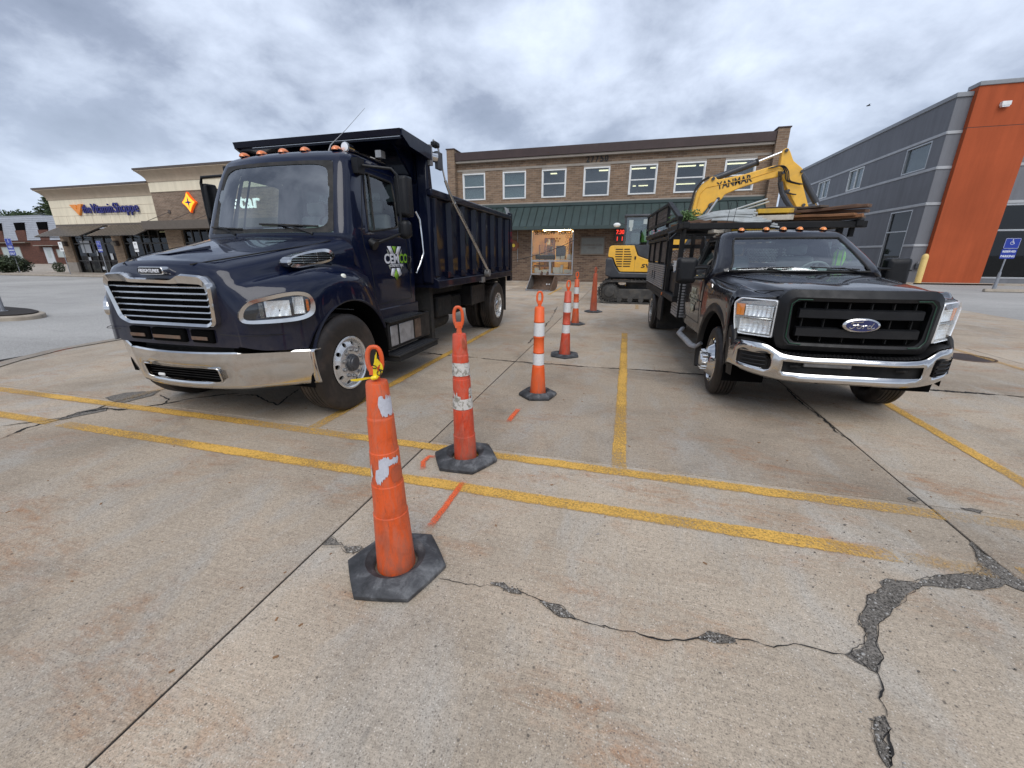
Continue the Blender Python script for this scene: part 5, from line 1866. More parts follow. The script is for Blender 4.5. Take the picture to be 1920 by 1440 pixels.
def truck_wheel(parent, loc, sg, R_=0.515, w=0.28, rim=0.272, dual=False, kind='steer'):
    rr = M()
    rr.lathe([(rim, -0.015), (rim + 0.012, 0.004), (rim - 0.005, 0.010), (rim - 0.018, 0.0), (rim - 0.024, -0.035)], n=56, axis='x')
    # the disc with ten round hand holes, made as a polar grid with gaps
    ho = 10
    def disc_x(r_):
        if kind == 'rear':
            return -0.05 - 0.03 * (r_ - 0.13) / 0.13
        return 0.016 - 0.05 * ((r_ - 0.13) / (rim - 0.024 - 0.13)) ** 2
    r0, r1, r2, r3 = 0.095, 0.178, 0.242, rim - 0.022
    seg = ho * 8
    hc = 0.210
    hr = 0.0235

    def ringpt(r_, a):
        return V3((disc_x(r_), math.cos(a) * r_, math.sin(a) * r_))
    for ra, rb in ((r0, r1), (r2, r3)):
        k = 3
        for q in range(k):
            a_, b_ = ra + (rb - ra) * q / k, ra + (rb - ra) * (q + 1) / k
            rr.between([ringpt(a_, 2 * PI * i / seg) for i in range(seg)], [ringpt(b_, 2 * PI * i / seg) for i in range(seg)], True)
    for h in range(ho):
        ac = 2 * PI * h / ho
        inner, outer = [], []
        sq = [(-1, -1), (-0.5, -1), (0, -1), (0.5, -1), (1, -1), (1, -0.5), (1, 0), (1, 0.5), (1, 1), (0.5, 1), (0, 1), (-0.5, 1), (-1, 1), (-1, 0.5), (-1, 0), (-1, -0.5)]
        for su, sv in sq:
            outer.append(ringpt((r1 + r2) / 2 + (r2 - r1) / 2 * sv, ac + su * PI / ho))
            t = math.atan2(sv, su)
            p = ringpt(hc + hr * math.sin(t), ac + hr * math.cos(t) / hc)
            inner.append(p)
        rr.between(outer, inner, True)
        rr.between(inner, [p + V3((-0.02, 0, 0)) for p in inner], True)
    rr.lathe([(rim - 0.024, -0.035), (rim - 0.03, -w + 0.03)], n=40, axis='x')
    rr.bm.transform(Matrix.Scale(sg, 4, V3((1, 0, 0)))) if sg < 0 else None
    o = rr.done('wheel', 'wheel_alloy', parent, angle=30)
    o.location = loc

    def add(m, name, mat, **kw):
        if sg < 0:
            m.bm.transform(Matrix.Scale(-1, 4, V3((1, 0, 0))))
        return m.done(name, mat, o, **kw)
    m = M()
    tyre_mesh(R_, w, rim, m)
    add(m, 'tyre', 'tyre_wall')
    if dual:
        m = M()
        tyre_mesh(R_, w, rim, m)
        m.bm.transform(Matrix.Translation((-w - 0.06, 0, 0)))
        add(m, 'inner_tyre', 'tyre_wall')
    m = M().lathe([(0.0, -0.09), (0.27, -0.09)], n=32, axis='x')
    add(m, 'brake_drum', 'under_dark')
    if kind == 'steer':
        m = M().lathe([(0.098, -0.02), (0.094, 0.02), (0.084, 0.045), (0.068, 0.05), (0.062, 0.062), (0.0, 0.064)], n=28, axis='x')
        add(m, 'hub', 'machine_dark')
    else:
        m = M().lathe([(0.118, -0.06), (0.112, -0.02), (0.09, 0.0), (0.0, 0.005)], n=28, axis='x')
        add(m, 'hub', 'aluminium')
    for k in range(10):
        a = 2 * PI * (k + 0.5) / 10
        x0 = disc_x(0.145)
        m = M().cyl((x0, 0.145 * math.cos(a), 0.145 * math.sin(a)), (x0 + 0.03, 0.145 * math.cos(a), 0.145 * math.sin(a)), 0.017, 0.015, 6)
        m.cyl((x0, 0.145 * math.cos(a), 0.145 * math.sin(a)), (x0 + 0.006, 0.145 * math.cos(a), 0.145 * math.sin(a)), 0.022, n=10)
        add(m, 'lug_nut', 'dull_steel')
    return o


# ---------------------------------------------------------------- the dark blue dump truck
dt = thing('dump_truck', 'dark navy blue dump truck with chrome grille and bumper, parked on the left', 'dump truck', (-3.976, 3.545, 0), 0.0045)
NAVY = 'navy_paint'
cab = Shell([(0.95, (0.99, 0.60, 0.05, 1.97, 0.10)), (1.40, (1.0, 0.56, 0.06, 1.98, 0.10)), (1.82, (1.0, 0.335, 0.13, 1.98, 0.13)), (1.90, (0.99, 0.36, 0.13, 1.98, 0.13)), (2.60, (0.872, 0.625, 0.13, 1.96, 0.12)),
             (2.68, (0.845, 0.68, 0.13, 1.95, 0.13)), (2.735, (0.79, 0.78, 0.12, 1.90, 0.15)), (2.765, (0.70, 0.90, 0.10, 1.82, 0.15)), (2.775, (0.60, 1.02, 0.08, 1.75, 0.15))])
AW = 0.392
H_WS = (-1, AW, 1.85, 2.615)
H_SD = (0.565, 0.80, 1.85, 2.57)
H_RR = (0.935, 1.1, 1.95, 2.45)
As = [0, 0.1, 0.2, 0.3, AW, 0.40, 0.42, 0.44, 0.46, 0.48, 0.50, 0.53, 0.565, 0.65, 0.72, 0.80, 0.85, 0.865, 0.88, 0.90, 0.935, 0.97, 1.0]
Zs = [0.95, 1.2, 1.4, 1.6, 1.75, 1.82, 1.85, 1.95, 2.1, 2.25, 2.45, 2.57, 2.615, 2.66, 2.70, 2.735, 2.755, 2.768, 2.775]
m = M()
cab.body(m, As, Zs, [H_WS, H_SD, H_RR])
for sg in (1, -1):
    cab.ring(m, H_SD, [(0.582, 1.875), (0.775, 1.965), (0.783, 2.52), (0.580, 2.545)], sg, 0.0, 0.03)
body = m.done('cab', NAVY, dt, angle=50, weld=True)
# windscreen with its black rubber surround (both halves in one piece)
m = M()
m.grid(lambda u, v: cab.pt(abs(2 * u - 1) * AW, 1.85 + (2.615 - 1.85) * v, 1 if u > 0.5 else -1, -0.004), 24, 8)
wsn = m.done('windscreen', 'windscreen_glass', dt, weld=True)
m = M()
poly = [(-AW + 0.018, 1.868), (AW - 0.018, 1.868), (AW - 0.022, 2.595), (-AW + 0.022, 2.595)]
inner = rpoly([(p[0], p[1]) for p in [(-0.366, 1.895), (0.366, 1.895), (0.362, 2.575), (-0.362, 2.575)]], 0.10, 6)
dense_in = []
for i in range(len(inner)):
    a, b = inner[i], inner[(i + 1) % len(inner)]
    k = max(1, int(abs(b[0] - a[0]) / 0.05))
    for j in range(k):
        dense_in.append((a[0] + (b[0] - a[0]) * j / k, a[1] + (b[1] - a[1]) * j / k))
cxx, cyy = 0, 2.235
outr = []
for x, y in dense_in:
    dx, dy = x - cxx, y - cyy
    k = min((AW / abs(dx)) if dx else 9e9, (0.3825 / abs(dy)) if dy else 9e9)
    outr.append((dx * k, max(1.85, min(2.615, cyy + dy * k))))
f_ = lambda p, o: cab.pt(abs(p[0]), p[1], 1 if p[0] >= 0 else -1, o)
m.between([f_(p, 0.004) for p in outr], [f_(p, 0.002) for p in dense_in], True)
m.between([f_(p, 0.002) for p in dense_in], [f_(p, -0.014) for p in dense_in], True)
m.done('windscreen_seal', 'rubber', wsn)
for sg in (1, -1):
    m = M()
    cab.glass(m, H_SD, sg, -0.012)
    sw_ = m.done('side_window', 'cab_glass', dt)
    inn = rpoly([(0.582, 1.875), (0.775, 1.965), (0.783, 2.52), (0.580, 2.545)], 0.03, 4)
    m = M().tube(cab.line(inn, sg, 0.0), 0.012, 6, True)
    m.done('window_seal', 'rubber', sw_)
    m = M().tube([cab.pt(0.615 + 0.0 * t, 1.89 + (2.54 - 1.89) * t, sg, 0.0) for t in (0, 0.5, 1)], 0.012, 6)
    m.done('vent_pillar', 'rubber', sw_)
    door = M().tube(cab.line([(0.545, 1.02), (0.545, 1.85), (0.57, 2.60), (0.80, 2.60), (0.812, 1.95), (0.82, 1.02)], sg, 0.0, 6), 0.0045, 5, True).done('door', 'under_dark', dt)
    M().box(sg * 1.0, sg * 1.016, 1.70, 1.80, 1.42, 1.60).done('handle_recess', 'plastic_black', door, bevel=0.02)
    M().tube([(sg * 1.012, 1.715, 1.44), (sg * 1.035, 1.73, 1.48), (sg * 1.035, 1.77, 1.56), (sg * 1.012, 1.785, 1.59)], 0.011, 6).done('door_handle', 'plastic_black', door)
    M().tube([(sg * 1.012, 0.85, 1.78), (sg * 1.02, 1.1, 1.795), (sg * 1.015, 1.5, 1.85)], 0.008, 6).done('door_crease', 'under_dark', door)
m = M()
m.grid(lambda u, v: cab.pt(0.935 + 0.065 * (1 - abs(2 * u - 1)), 1.95 + 0.5 * v, -1 if u < 0.5 else 1, -0.01), 6, 3)
m.done('rear_window', 'cab_glass', dt)
# inside
m = M()
m.box(-0.92, 0.92, 0.52, 1.9, 1.0, 1.08)
m.done('cab_floor', 'cab_lining', dt)
ds = M()
ds.grid(lambda u, v: V3(((u - 0.5) * 1.80, 0.44 + 0.13 * (2 * u - 1) ** 2 + v * 0.42, 1.84 + 0.05 * math.sin(v * 2.6) - 0.02 * (2 * u - 1) ** 2)), 14, 8)
ds.box(-0.88, 0.88, 0.86, 0.90, 1.45, 1.82)
dash = ds.done('dashboard', 'dash_grey', dt)
M().ball((0.50, 0.70, 1.86), 0.26, (1.0, 0.7, 0.35), 16, 8).done('instrument_hood', 'dash_grey', dash)
sw_ = M()
ctr = V3((0.50, 1.0, 1.90))
q = Matrix.Rotation(R(-48), 4, 'X')
sw_.tube([ctr + q @ V3((0.23 * math.cos(2 * PI * k / 28), 0.23 * math.sin(2 * PI * k / 28), 0)) for k in range(28)], 0.015, 6, True)
for a in (20, 160, 270):
    sw_.bar(ctr, ctr + q @ V3((0.22 * math.cos(R(a)), 0.22 * math.sin(R(a)), 0)), 0.035, 0.015)
sw_.cyl(ctr - q @ V3((0, 0, 0.03)), ctr + q @ V3((0, 0, 0.01)), 0.07, n=16)
sw_.done('steering_wheel', 'plastic_black', dt)
for w_ in (0.5, -0.45):
    s_ = M().box(w_ - 0.25, w_ + 0.25, 1.35, 1.80, 1.42, 1.56).done('seat', 'seat_grey', dt, bevel=0.05)
    M().box(w_ - 0.24, w_ + 0.24, 1.72, 1.86, 1.50, 2.15).done('backrest', 'seat_grey', s_, bevel=0.05)
    M().box(w_ - 0.14, w_ + 0.14, 1.75, 1.85, 2.16, 2.34).done('headrest', 'seat_grey', s_, bevel=0.04)
# wipers
for x0, y0, x1, x2 in [(-0.42, 0.35, -0.90, -0.90), (0.62, 0.35, -0.05, 0.25)]:
    zb = 1.865
    def onws(w_, z, o=0.02):
        hw = herm(cab.tb, z)[0]
        a = min(0.39, 0.4 * abs(w_) / (hw - 0.13))
        return cab.pt(a, z, 1 if w_ >= 0 else -1, o)
    p0 = onws(x0, zb - 0.03, 0.0)
    pc = onws((x1 + x2) / 2 + (0.12 if x0 > 0 else 0.2), 1.93, 0.03)
    wm = M().tube([p0, p0.lerp(pc, 0.5) + V3((0, -0.02, 0.02)), pc], [0.012, 0.009, 0.007], 6)
    wo_ = wm.done('wiper_arm', 'plastic_black', dt)
    e0, e1 = (x1, x1 + 0.72) if x0 > 0 else (-0.90, -0.30)
    z0, z1 = (1.945, 1.915) if x0 > 0 else (1.93, 1.895)
    M().tube([onws(e0 + (e1 - e0) * k / 6, z0 + (z1 - z0) * k / 6, 0.014) for k in range(7)], 0.011, 6).done('wiper_blade', 'rubber', wo_)

# hood and fenders: cross sections from the nose to the cowl
HT = [
    (-0.888, (0, 1.440, 0.35, 1.435, 0.56, 1.40, 0.62, 1.33, 0.67, 1.25, 0.745, 1.10, 0.765, 0.84)),
    (-0.865, (0, 1.530, 0.38, 1.522, 0.60, 1.475, 0.68, 1.385, 0.75, 1.30, 0.84, 1.12, 0.865, 0.82)),
    (-0.78, (0, 1.575, 0.42, 1.562, 0.67, 1.505, 0.755, 1.395, 0.84, 1.335, 0.945, 1.16, 0.965, 0.80)),
    (-0.60, (0, 1.625, 0.46, 1.608, 0.74, 1.545, 0.815, 1.420, 0.93, 1.395, 1.075, 1.235, 1.09, 0.79)),
    (-0.40, (0, 1.672, 0.50, 1.650, 0.80, 1.585, 0.860, 1.450, 1.00, 1.450, 1.165, 1.325, 1.18, 0.80)),
    (-0.15, (0, 1.722, 0.56, 1.700, 0.86, 1.635, 0.902, 1.480, 1.05, 1.492, 1.205, 1.385, 1.215, 1.10)),
    (0.10, (0, 1.775, 0.64, 1.750, 0.915, 1.68, 0.942, 1.495, 1.07, 1.502, 1.210, 1.390, 1.222, 1.17)),
    (0.35, (0, 1.825, 0.74, 1.798, 0.965, 1.715, 0.978, 1.470, 1.07, 1.470, 1.195, 1.350, 1.215, 1.12)),
    (0.56, (0, 1.850, 0.80, 1.825, 0.985, 1.74, 0.995, 1.430, 1.05, 1.415, 1.150, 1.250, 1.21, 0.98)),
    (0.72, (0, 1.850, 0.80, 1.825, 0.985, 1.74, 0.998, 1.390, 1.03, 1.355, 1.100, 1.120, 1.205, 0.78)),
]
NS = 4


def hood_sec(d):
    v = list(herm(HT, d))
    if abs(d - 0.10) < 0.66 and d > -0.46:
        v[13] = max(0.80, 0.515 + math.sqrt(0.66 ** 2 - (d - 0.10) ** 2))
    pts = [(v[i], d, v[i + 1]) for i in range(0, 14, 2)]
    c = catmull(pts, NS)
    out = []
    for p in c:
        bow = 0.035 * (p.x / 0.6) ** 2 * max(0, min(1, (-0.6 - d) / 0.26)) * 0.6
        out.append(V3((p.x, d + bow, p.z)))
    return out


ds_ = [-0.888, -0.88, -0.865, -0.83, -0.78, -0.70, -0.60, -0.50, -0.44, -0.40, -0.34, -0.28, -0.20, -0.1, 0.0, 0.1, 0.2, 0.3, 0.40, 0.48, 0.54, 0.60, 0.66, 0.72]
m = M()
for sg in (1, -1):
    secs = []
    for d in ds_:
        secs.append([V3((sg * p.x, p.y, p.z)) for p in hood_sec(d)])
    cols = len(secs[0])
    v = [[m.bm.verts.new(p) for p in s_] for s_ in secs]
    for i in range(len(secs) - 1):
        for j in range(cols - 1):
            if ds_[i] >= 0.54 and j < 11:
                continue
            m.bm.faces.new([v[i][j], v[i][j + 1], v[i + 1][j + 1], v[i + 1][j]])
    # nose face
    top = secs[0]
    rows = []
    for q in range(7):
        t = q / 6
        rows.append([V3((p.x * (1 - 0.06 * t), p.y + 0.004 * math.sin(t * PI), p.z + (0.83 - p.z) * t if p.z > 0.84 else p.z)) for p in top])
    for a, b in zip(rows[:-1], rows[1:]):
        m.between(a, b)
hood = m.done('hood', NAVY, dt, angle=50, weld=True)
for sg in (1, -1):
    # dark lip and well behind the front wheel opening
    arc = [(sg * 1.205, 0.10 + 0.655 * math.cos(R(a)), 0.515 + 0.655 * math.sin(R(a))) for a in range(24, 157, 6)]
    M().tube(arc, 0.016, 6).done('arch_lip', 'navy_bed_paint', hood)
    m = M()
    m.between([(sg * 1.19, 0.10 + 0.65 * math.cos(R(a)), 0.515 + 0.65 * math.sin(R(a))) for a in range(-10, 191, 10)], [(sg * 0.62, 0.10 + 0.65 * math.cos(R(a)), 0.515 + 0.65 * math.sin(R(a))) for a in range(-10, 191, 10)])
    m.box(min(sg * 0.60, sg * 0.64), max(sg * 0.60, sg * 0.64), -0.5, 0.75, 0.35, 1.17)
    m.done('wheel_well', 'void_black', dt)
    # hood seam above the fender and the panel seam under the headlight
    M().tube([(sg * x, y, z + 0.004) for x, y, z in [(0.39, -0.86, 1.535), (0.56, -0.70, 1.575), (0.68, -0.40, 1.63), (0.78, -0.10, 1.680), (0.84, 0.1, 1.71), (0.90, 0.30, 1.755)]], 0.006, 5).done('hood_crease', 'under_dark', hood)
    # headlight with chrome surround
    A, B = ((sg * 0.835, -0.95), (sg * 1.262, -0.415)) if sg > 0 else ((-0.76, -0.885), (-1.145, -0.36))
    out_ = [(0.037, 1.118), (0.061, 1.185), (0.131, 1.245), (0.247, 1.275), (0.397, 1.303), (0.529, 1.309), (0.612, 1.282), (0.646, 1.205), (0.635, 1.12), (0.572, 1.071), (0.441, 1.048), (0.211, 1.048), (0.065, 1.065)]
    in_ = [(0.076, 1.124), (0.097, 1.175), (0.152, 1.218), (0.279, 1.247), (0.429, 1.272), (0.524, 1.274), (0.597, 1.245), (0.602, 1.176), (0.569, 1.114), (0.448, 1.085), (0.216, 1.082), (0.095, 1.09)]
    so = 1 if sg > 0 else -1
    bend = lambda P: [p + V3((0, 0, 0)) for p in P]
    def pp(L_, o):
        return smooth_closed(plane_pts(A, B, L_, o * so), 4)
    O1, I1 = resample(pp(out_, 0.0), 56), resample(pp(in_, 0.018), 56)
    O2, I2 = resample(pp(out_, 0.030), 56), resample(pp(in_, -0.05), 56)
    cen = sum(O1, V3((0, 0, 0))) / 56
    O3 = [p.lerp(cen, 0.05) + (q - p) * 0.25 for p, q in zip(O2, O2)]
    m = M()
    Ob = resample(pp(out_, -0.16), 56)
    m.between(Ob, O1, True)
    m.between(O1, [p.lerp(cen, 0.02) + (b_ - a_) for p, a_, b_ in zip(O1, O1, O2)], True)
    Om = [p.lerp(cen, 0.02) + (b_ - a_) for p, a_, b_ in zip(O1, O1, O2)]
    Im = resample(pp(in_, 0.026), 56)
    m.between(Om, Im, True)
    m.between(Im, I2, True)
    hl = m.done('headlight', 'chrome', dt, angle=40)
    m = M()
    m.face(resample(pp(in_, -0.045), 56))
    m.done('housing', 'plastic_black', hl)
    # reflector bowls and indicator
    q1 = plane_pts(A, B, [(0.355, 1.165)], -0.04 * so)[0]
    def facet(ts, z0, z1, o, mat, nm, wob=0.016):
        rr_ = M()
        rr_.grid(lambda u, v: plane_pts(A, B, [(ts[0] + (ts[1] - ts[0]) * u + 0.0 * v, z0 + (z1 - z0) * v)], (o - wob * math.sin(u * PI) * math.sin(v * PI) + 0.007 * math.sin(u * 25) * math.cos(v * 9)) * so)[0], 16, 6)
        return rr_.done(nm, mat, hl)
    facet((0.245, 0.44), 1.10, 1.235, -0.008, 'lens_silver', 'reflector')
    facet((0.465, 0.555), 1.11, 1.26, -0.008, 'lens_silver', 'reflector')
    facet((0.20, 0.232), 1.095, 1.225, -0.004, 'aluminium', 'divider', 0.0)
    facet((0.572, 0.594), 1.13, 1.235, -0.004, 'orange_lamp', 'indicator', -0.01)
    M().between(resample(pp([(0.44, 1.1), (0.47, 1.26), (0.485, 1.26), (0.455, 1.1)], 0.006), 8), resample(pp([(0.44, 1.1), (0.47, 1.26), (0.485, 1.26), (0.455, 1.1)], -0.02), 8), True).done('divider', 'aluminium', hl)
    m = M()
    Ig = resample(pp(in_, 0.012), 56)
    m.rings([Ig, [p.lerp(cen, 0.35) + (b_ - a_) * 0.45 for p, a_, b_ in zip(Ig, O1, O2)], [p.lerp(cen, 0.7) + (b_ - a_) * 0.65 for p, a_, b_ in zip(Ig, O1, O2)]], True, False, True)
    m.done('lens', 'lamp_glass', hl)
    # oval louvred vent on the hood side
    A, B = (sg * 0.90, -0.40), (sg * 1.0, 0.2)
    vo = [(0.018, 1.545), (0.059, 1.592), (0.214, 1.640), (0.458, 1.676), (0.554, 1.650), (0.577, 1.593), (0.475, 1.545), (0.19, 1.502), (0.054, 1.51)]
    cv_ = (0.30, 1.590)
    vi = [(cv_[0] + (x - cv_[0]) * 0.86, cv_[1] + (z - cv_[1]) * 0.66) for x, z in vo]
    m = M()
    a1, a2 = resample(pp(vo, -0.06), 40), resample(pp(vo, 0.045), 40)
    b1, b2 = resample(pp(vi, 0.05), 40), resample(pp(vi, 0.0), 40)
    m.between(a1, a2, True)
    m.between(a2, b1, True)
    m.between(b1, b2, True)
    vn = m.done('side_vent', 'chrome', dt, angle=40)
    M().face(resample(pp(vi, 0.002), 40)) and None
    mm_ = M()
    mm_.face(resample(pp(vi, 0.004), 40))
    mm_.done('vent_back', 'under_dark', vn)
    for k in range(6):
        z = 1.525 + k * 0.022
        xs_ = []
        for i in range(len(vi)):
            (xa, za), (xb, zb_) = vi[i], vi[(i + 1) % len(vi)]
            if (za - z) * (zb_ - z) < 0:
                xs_.append(xa + (xb - xa) * (z - za) / (zb_ - za))
        if len(xs_) == 2:
            P = plane_pts(A, B, [(xs_[0], z), (xs_[1], z)], 0.035 * so)
            M().bar(P[0], P[1], 0.006, 0.008).done('vent_slat', 'chrome', vn)
    for t in (0.2, 0.37):
        P = plane_pts(A, B, [(t, 1.525 + t * 0.05), (t, 1.605 + t * 0.1)], 0.04 * so)
        M().bar(P[0], P[1], 0.006, 0.008).done('vent_post', 'chrome', vn)
    M().ball((sg * 1.19, 0.06, 1.405), 0.045, (0.5, 0.9, 0.7)).done('side_marker', 'clear_marker', dt)
# raised wedge shaped for a dark face like a hood dent, then the badge
m = M()
sc_ = [(-0.36, -0.60, 1.613), (-0.16, -0.62, 1.624), (0.10, -0.40, 1.672), (-0.22, -0.38, 1.668)]
m.hexa([V3(p) for p in sc_] + [V3(p) + V3((0, 0.0, dz)) for p, dz in zip(sc_, (0.006, 0.006, 0.030, 0.030))])
m.done('hood_dent_wedge', NAVY, hood, bevel=0.004)
bd_ = M()
bp = rrect(-0.145, 0.145, -0.034, 0.034, 0.032, 6)
bd_.prism([(x + 0.02, z + 1.487) for x, z in bp], 'y', -0.935, -0.86)
badge = bd_.done('badge', 'chrome', dt, bevel=0.006)
M().prism([(x * 0.93 + 0.02, z * 0.74 + 1.487) for x, z in bp], 'y', -0.943, -0.934).done('badge_face', 'matte_black', badge)
text_part('badge_lettering', 'FREIGHTLINER', 0.040, 'white_print', badge, (0.02, -0.945, 1.486), (1, 0, 0), (0, 0, 1), 0.002, 0.0005, 0.80, 0.25, fit=0.235)
# grille
GY = -0.920
go = [(-0.565, 1.462), (-0.33, 1.475), (-0.25, 1.428), (0.25, 1.422), (0.33, 1.466), (0.565, 1.452), (0.625, 1.38), (0.60, 1.05), (0.55, 1.012), (-0.40, 1.012), (-0.515, 1.06), (-0.60, 1.38)]
gi = [(-0.545, 1.395), (-0.32, 1.395), (-0.25, 1.388), (0.25, 1.382), (0.32, 1.388), (0.535, 1.38), (0.575, 1.34), (0.565, 1.075), (0.525, 1.045), (-0.385, 1.045), (-0.475, 1.085), (-0.56, 1.35)]
gy = lambda x: GY + 0.018 * (x / 0.62) ** 2
def gpath(pl, o):
    d2 = rpoly(pl, 0.035, 4)
    return [(x, gy(x) + o, z) for x, z in d2]
m = M()
m.between(gpath(go, 0.04), gpath(go, -0.01), True)
m.between(gpath(go, -0.01), gpath([(x * 0.985, z + (1.2 - z) * 0.05) for x, z in go], -0.035), True)
m.between(gpath([(x * 0.985, z + (1.2 - z) * 0.05) for x, z in go], -0.035), gpath(gi, -0.02), True)
m.between(gpath(gi, -0.02), gpath(gi, 0.03), True)
gr = m.done('grille', 'chrome', dt, angle=40)
m = M()
m.face(gpath(gi, 0.012))
m.done('grille_back', 'void_black', gr)
for k in range(6):
    z = 1.352 - k * 0.0535
    xl = -0.55 + 0.014 * k
    M().tube([(xl + (0.57 - xl) * i / 8, gy(xl + (0.57 - xl) * i / 8) - 0.012, z) for i in range(9)], 0.0085, 4).done('grille_bar', 'chrome', gr)
for x in (-0.27, 0.2):
    for k in range(6):
        z = 1.352 - k * 0.0535
        M().box(x, x + 0.07, gy(x) - 0.0, gy(x) + 0.01, z - 0.014, z + 0.014).done('bar_clip', 'plastic_black', gr)
# openings under the grille with brown radiator parts
for x0, x1 in ((-0.50, -0.25), (-0.20, 0.20), (0.25, 0.50)):
    o_ = M().box(x0, x1, -0.915 + 0.03 * abs(x0 + x1) ** 2, -0.80, 0.865, 0.985).done('air_opening', 'void_black', dt, bevel=0.015)
    M().box(x0 + 0.02, x1 - 0.05, -0.921 + 0.03 * abs(x0 + x1) ** 2, -0.91, 0.895, 0.925).done('radiator_core', 'rusty_steel', o_)
M().tube([(sg_ * 0.5 * 1, 0, 0) for sg_ in (0, 1)], 0.001) and None
m = M()
m.box(-0.55, 0.55, -0.76, -0.40, 0.50, 0.86).box(-0.95, 0.95, -0.50, -0.44, 0.62, 0.95)
m.done('front_frame', 'under_dark', dt)
m = M()
for sg in (1, -1):
    m.tube([(sg * 0.60, -0.902, 0.955), (sg * 0.79, -0.90, 0.95), (sg * 0.90, -0.83, 0.945), (sg * 1.03, -0.68, 0.94), (sg * 1.14, -0.50, 0.935)], 0.003, 4)
m.done('valance_seam', 'under_dark', hood)['kind'] = 'stuff'
# bumper
def bump_d(w_):
    a = abs(w_)
    return -0.945 + (a / 0.63) ** 2 * 0.10 if a < 0.63 else -0.845 + (a - 0.63) * 0.50
def bump_pt(w_, t):
    a = abs(w_)
    z0 = 0.425 + max(0, a - 0.63) * 0.04
    z = z0 + (0.768 - z0) * t
    return V3((w_, bump_d(w_) + 0.045 * (1 - t) ** 2, z))
ws_l = [-1.235, -1.18, -1.0, -0.8, -0.66, -0.63, -0.60, -0.46, -0.3, -0.15, 0, 0.15, 0.3, 0.46, 0.60, 0.63, 0.66, 0.8, 1.0, 1.18, 1.235]
ts_l = [0, 0.08, 0.20, 0.35, 0.52, 0.60, 0.8, 0.95, 1.0]
m = M()
v = [[m.bm.verts.new(bump_pt(w_, t)) for t in ts_l] for w_ in ws_l]
for i in range(len(ws_l) - 1):
    for j in range(len(ts_l) - 1):
        if abs((ws_l[i] + ws_l[i + 1]) / 2) < 0.46 and 0.20 < (ts_l[j] + ts_l[j + 1]) / 2 < 0.60:
            continue
        m.bm.faces.new([v[i][j], v[i + 1][j], v[i + 1][j + 1], v[i][j + 1]])
m.between([bump_pt(w_, 1) for w_ in ws_l], [bump_pt(w_, 1) + V3((0, 0.012, 0.014)) for w_ in ws_l])
m.between([bump_pt(w_, 1) + V3((0, 0.012, 0.014)) for w_ in ws_l], [bump_pt(w_, 1) + V3((0, 0.09, 0.010)) for w_ in ws_l])
bumper = m.done('bumper', 'chrome', dt, angle=28, weld=True, solid=0.012)
m = M().tube([bump_pt(w_, t) + V3((0, 0.0, 0)) for w_, t in rpoly([(-0.46, 0.20), (0.46, 0.20), (0.46, 0.60), (-0.46, 0.60)], 0.06, 4)], 0.007, 6, True)
m.done('opening_rim', 'chrome', bumper)
M().box(-0.52, 0.52, -0.80, -0.76, 0.45, 0.70).done('bumper_recess', 'void_black', bumper)
m = M()
for k in range(5):
    m.bar((-0.45, -0.84, 0.515 + k * 0.024), (0.45, -0.84, 0.515 + k * 0.024), 0.006, 0.004)
m.done('recess_mesh', 'plastic_black', bumper)
M().box(-0.32, -0.24, -0.88, -0.86, 0.505, 0.535).done('tow_plate', 'white_paint', bumper, bevel=0.01)
M().box(-1.0, 1.0, -0.60, -0.4, 0.74, 0.765).done('bumper_top', 'under_dark', bumper)

# wheels
truck_wheel(dt, (1.20, 0.0, 0.515), 1)
truck_wheel(dt, (-1.20, 0.0, 0.515), -1)
truck_wheel(dt, (1.205, 5.35, 0.51), 1, dual=True, kind='rear')
truck_wheel(dt, (-1.205, 5.35, 0.51), -1, dual=True, kind='rear')
M().cyl((-1.0, 0.0, 0.5), (1.0, 0.0, 0.5), 0.06, n=12).done('front_axle', 'under_dark', dt)
ax = M().cyl((-1.0, 5.35, 0.51), (1.0, 5.35, 0.51), 0.09, n=12)
ax.ball((0, 5.3, 0.51), 0.25, (1, 1, 0.9))
ax.done('rear_axle', 'under_dark', dt)
# chassis, tanks, steps
for s_ in (-0.45, 0.45):
    M().box(s_ - 0.05, s_ + 0.05, -0.7, 6.2, 0.72, 0.98).done('frame_rail', 'under_dark', dt)
M().box(-0.35, 0.35, -0.3, 2.0, 0.45, 1.0).done('engine', 'under_dark', dt, bevel=0.05)
M().cyl((0.0, 2.0, 0.62), (0.0, 5.2, 0.55), 0.07, n=12).done('drive_shaft', 'under_dark', dt)
for sg in (1, -1):
    M().box(sg * 0.97 - 0.0 if sg < 0 else 0.95, sg * -0.0 + (1.0 if sg > 0 else -0.95), 0.74, 1.96, 0.76, 0.96).done('cab_sill', NAVY, dt, bevel=0.02)
stp = M().box(0.72, 1.12, 0.90, 2.05, 0.44, 0.80).done('battery_box', 'plastic_black', dt, bevel=0.015)
M().box(1.121, 1.133, 0.93, 1.10, 0.48, 0.745).done('cover_plate', 'tread_plate', stp, bevel=0.006)
M().box(1.121, 1.133, 1.15, 1.52, 0.48, 0.745).done('cover_plate', 'tread_plate', stp, bevel=0.006)
M().box(1.121, 1.130, 1.57, 1.74, 0.48, 0.745).done('cover_plate', 'rusty_steel', stp)
M().cyl((1.0, 1.93, 0.45), (1.0, 1.93, 0.80), 0.10, n=20).done('air_filter', 'machine_dark', stp)
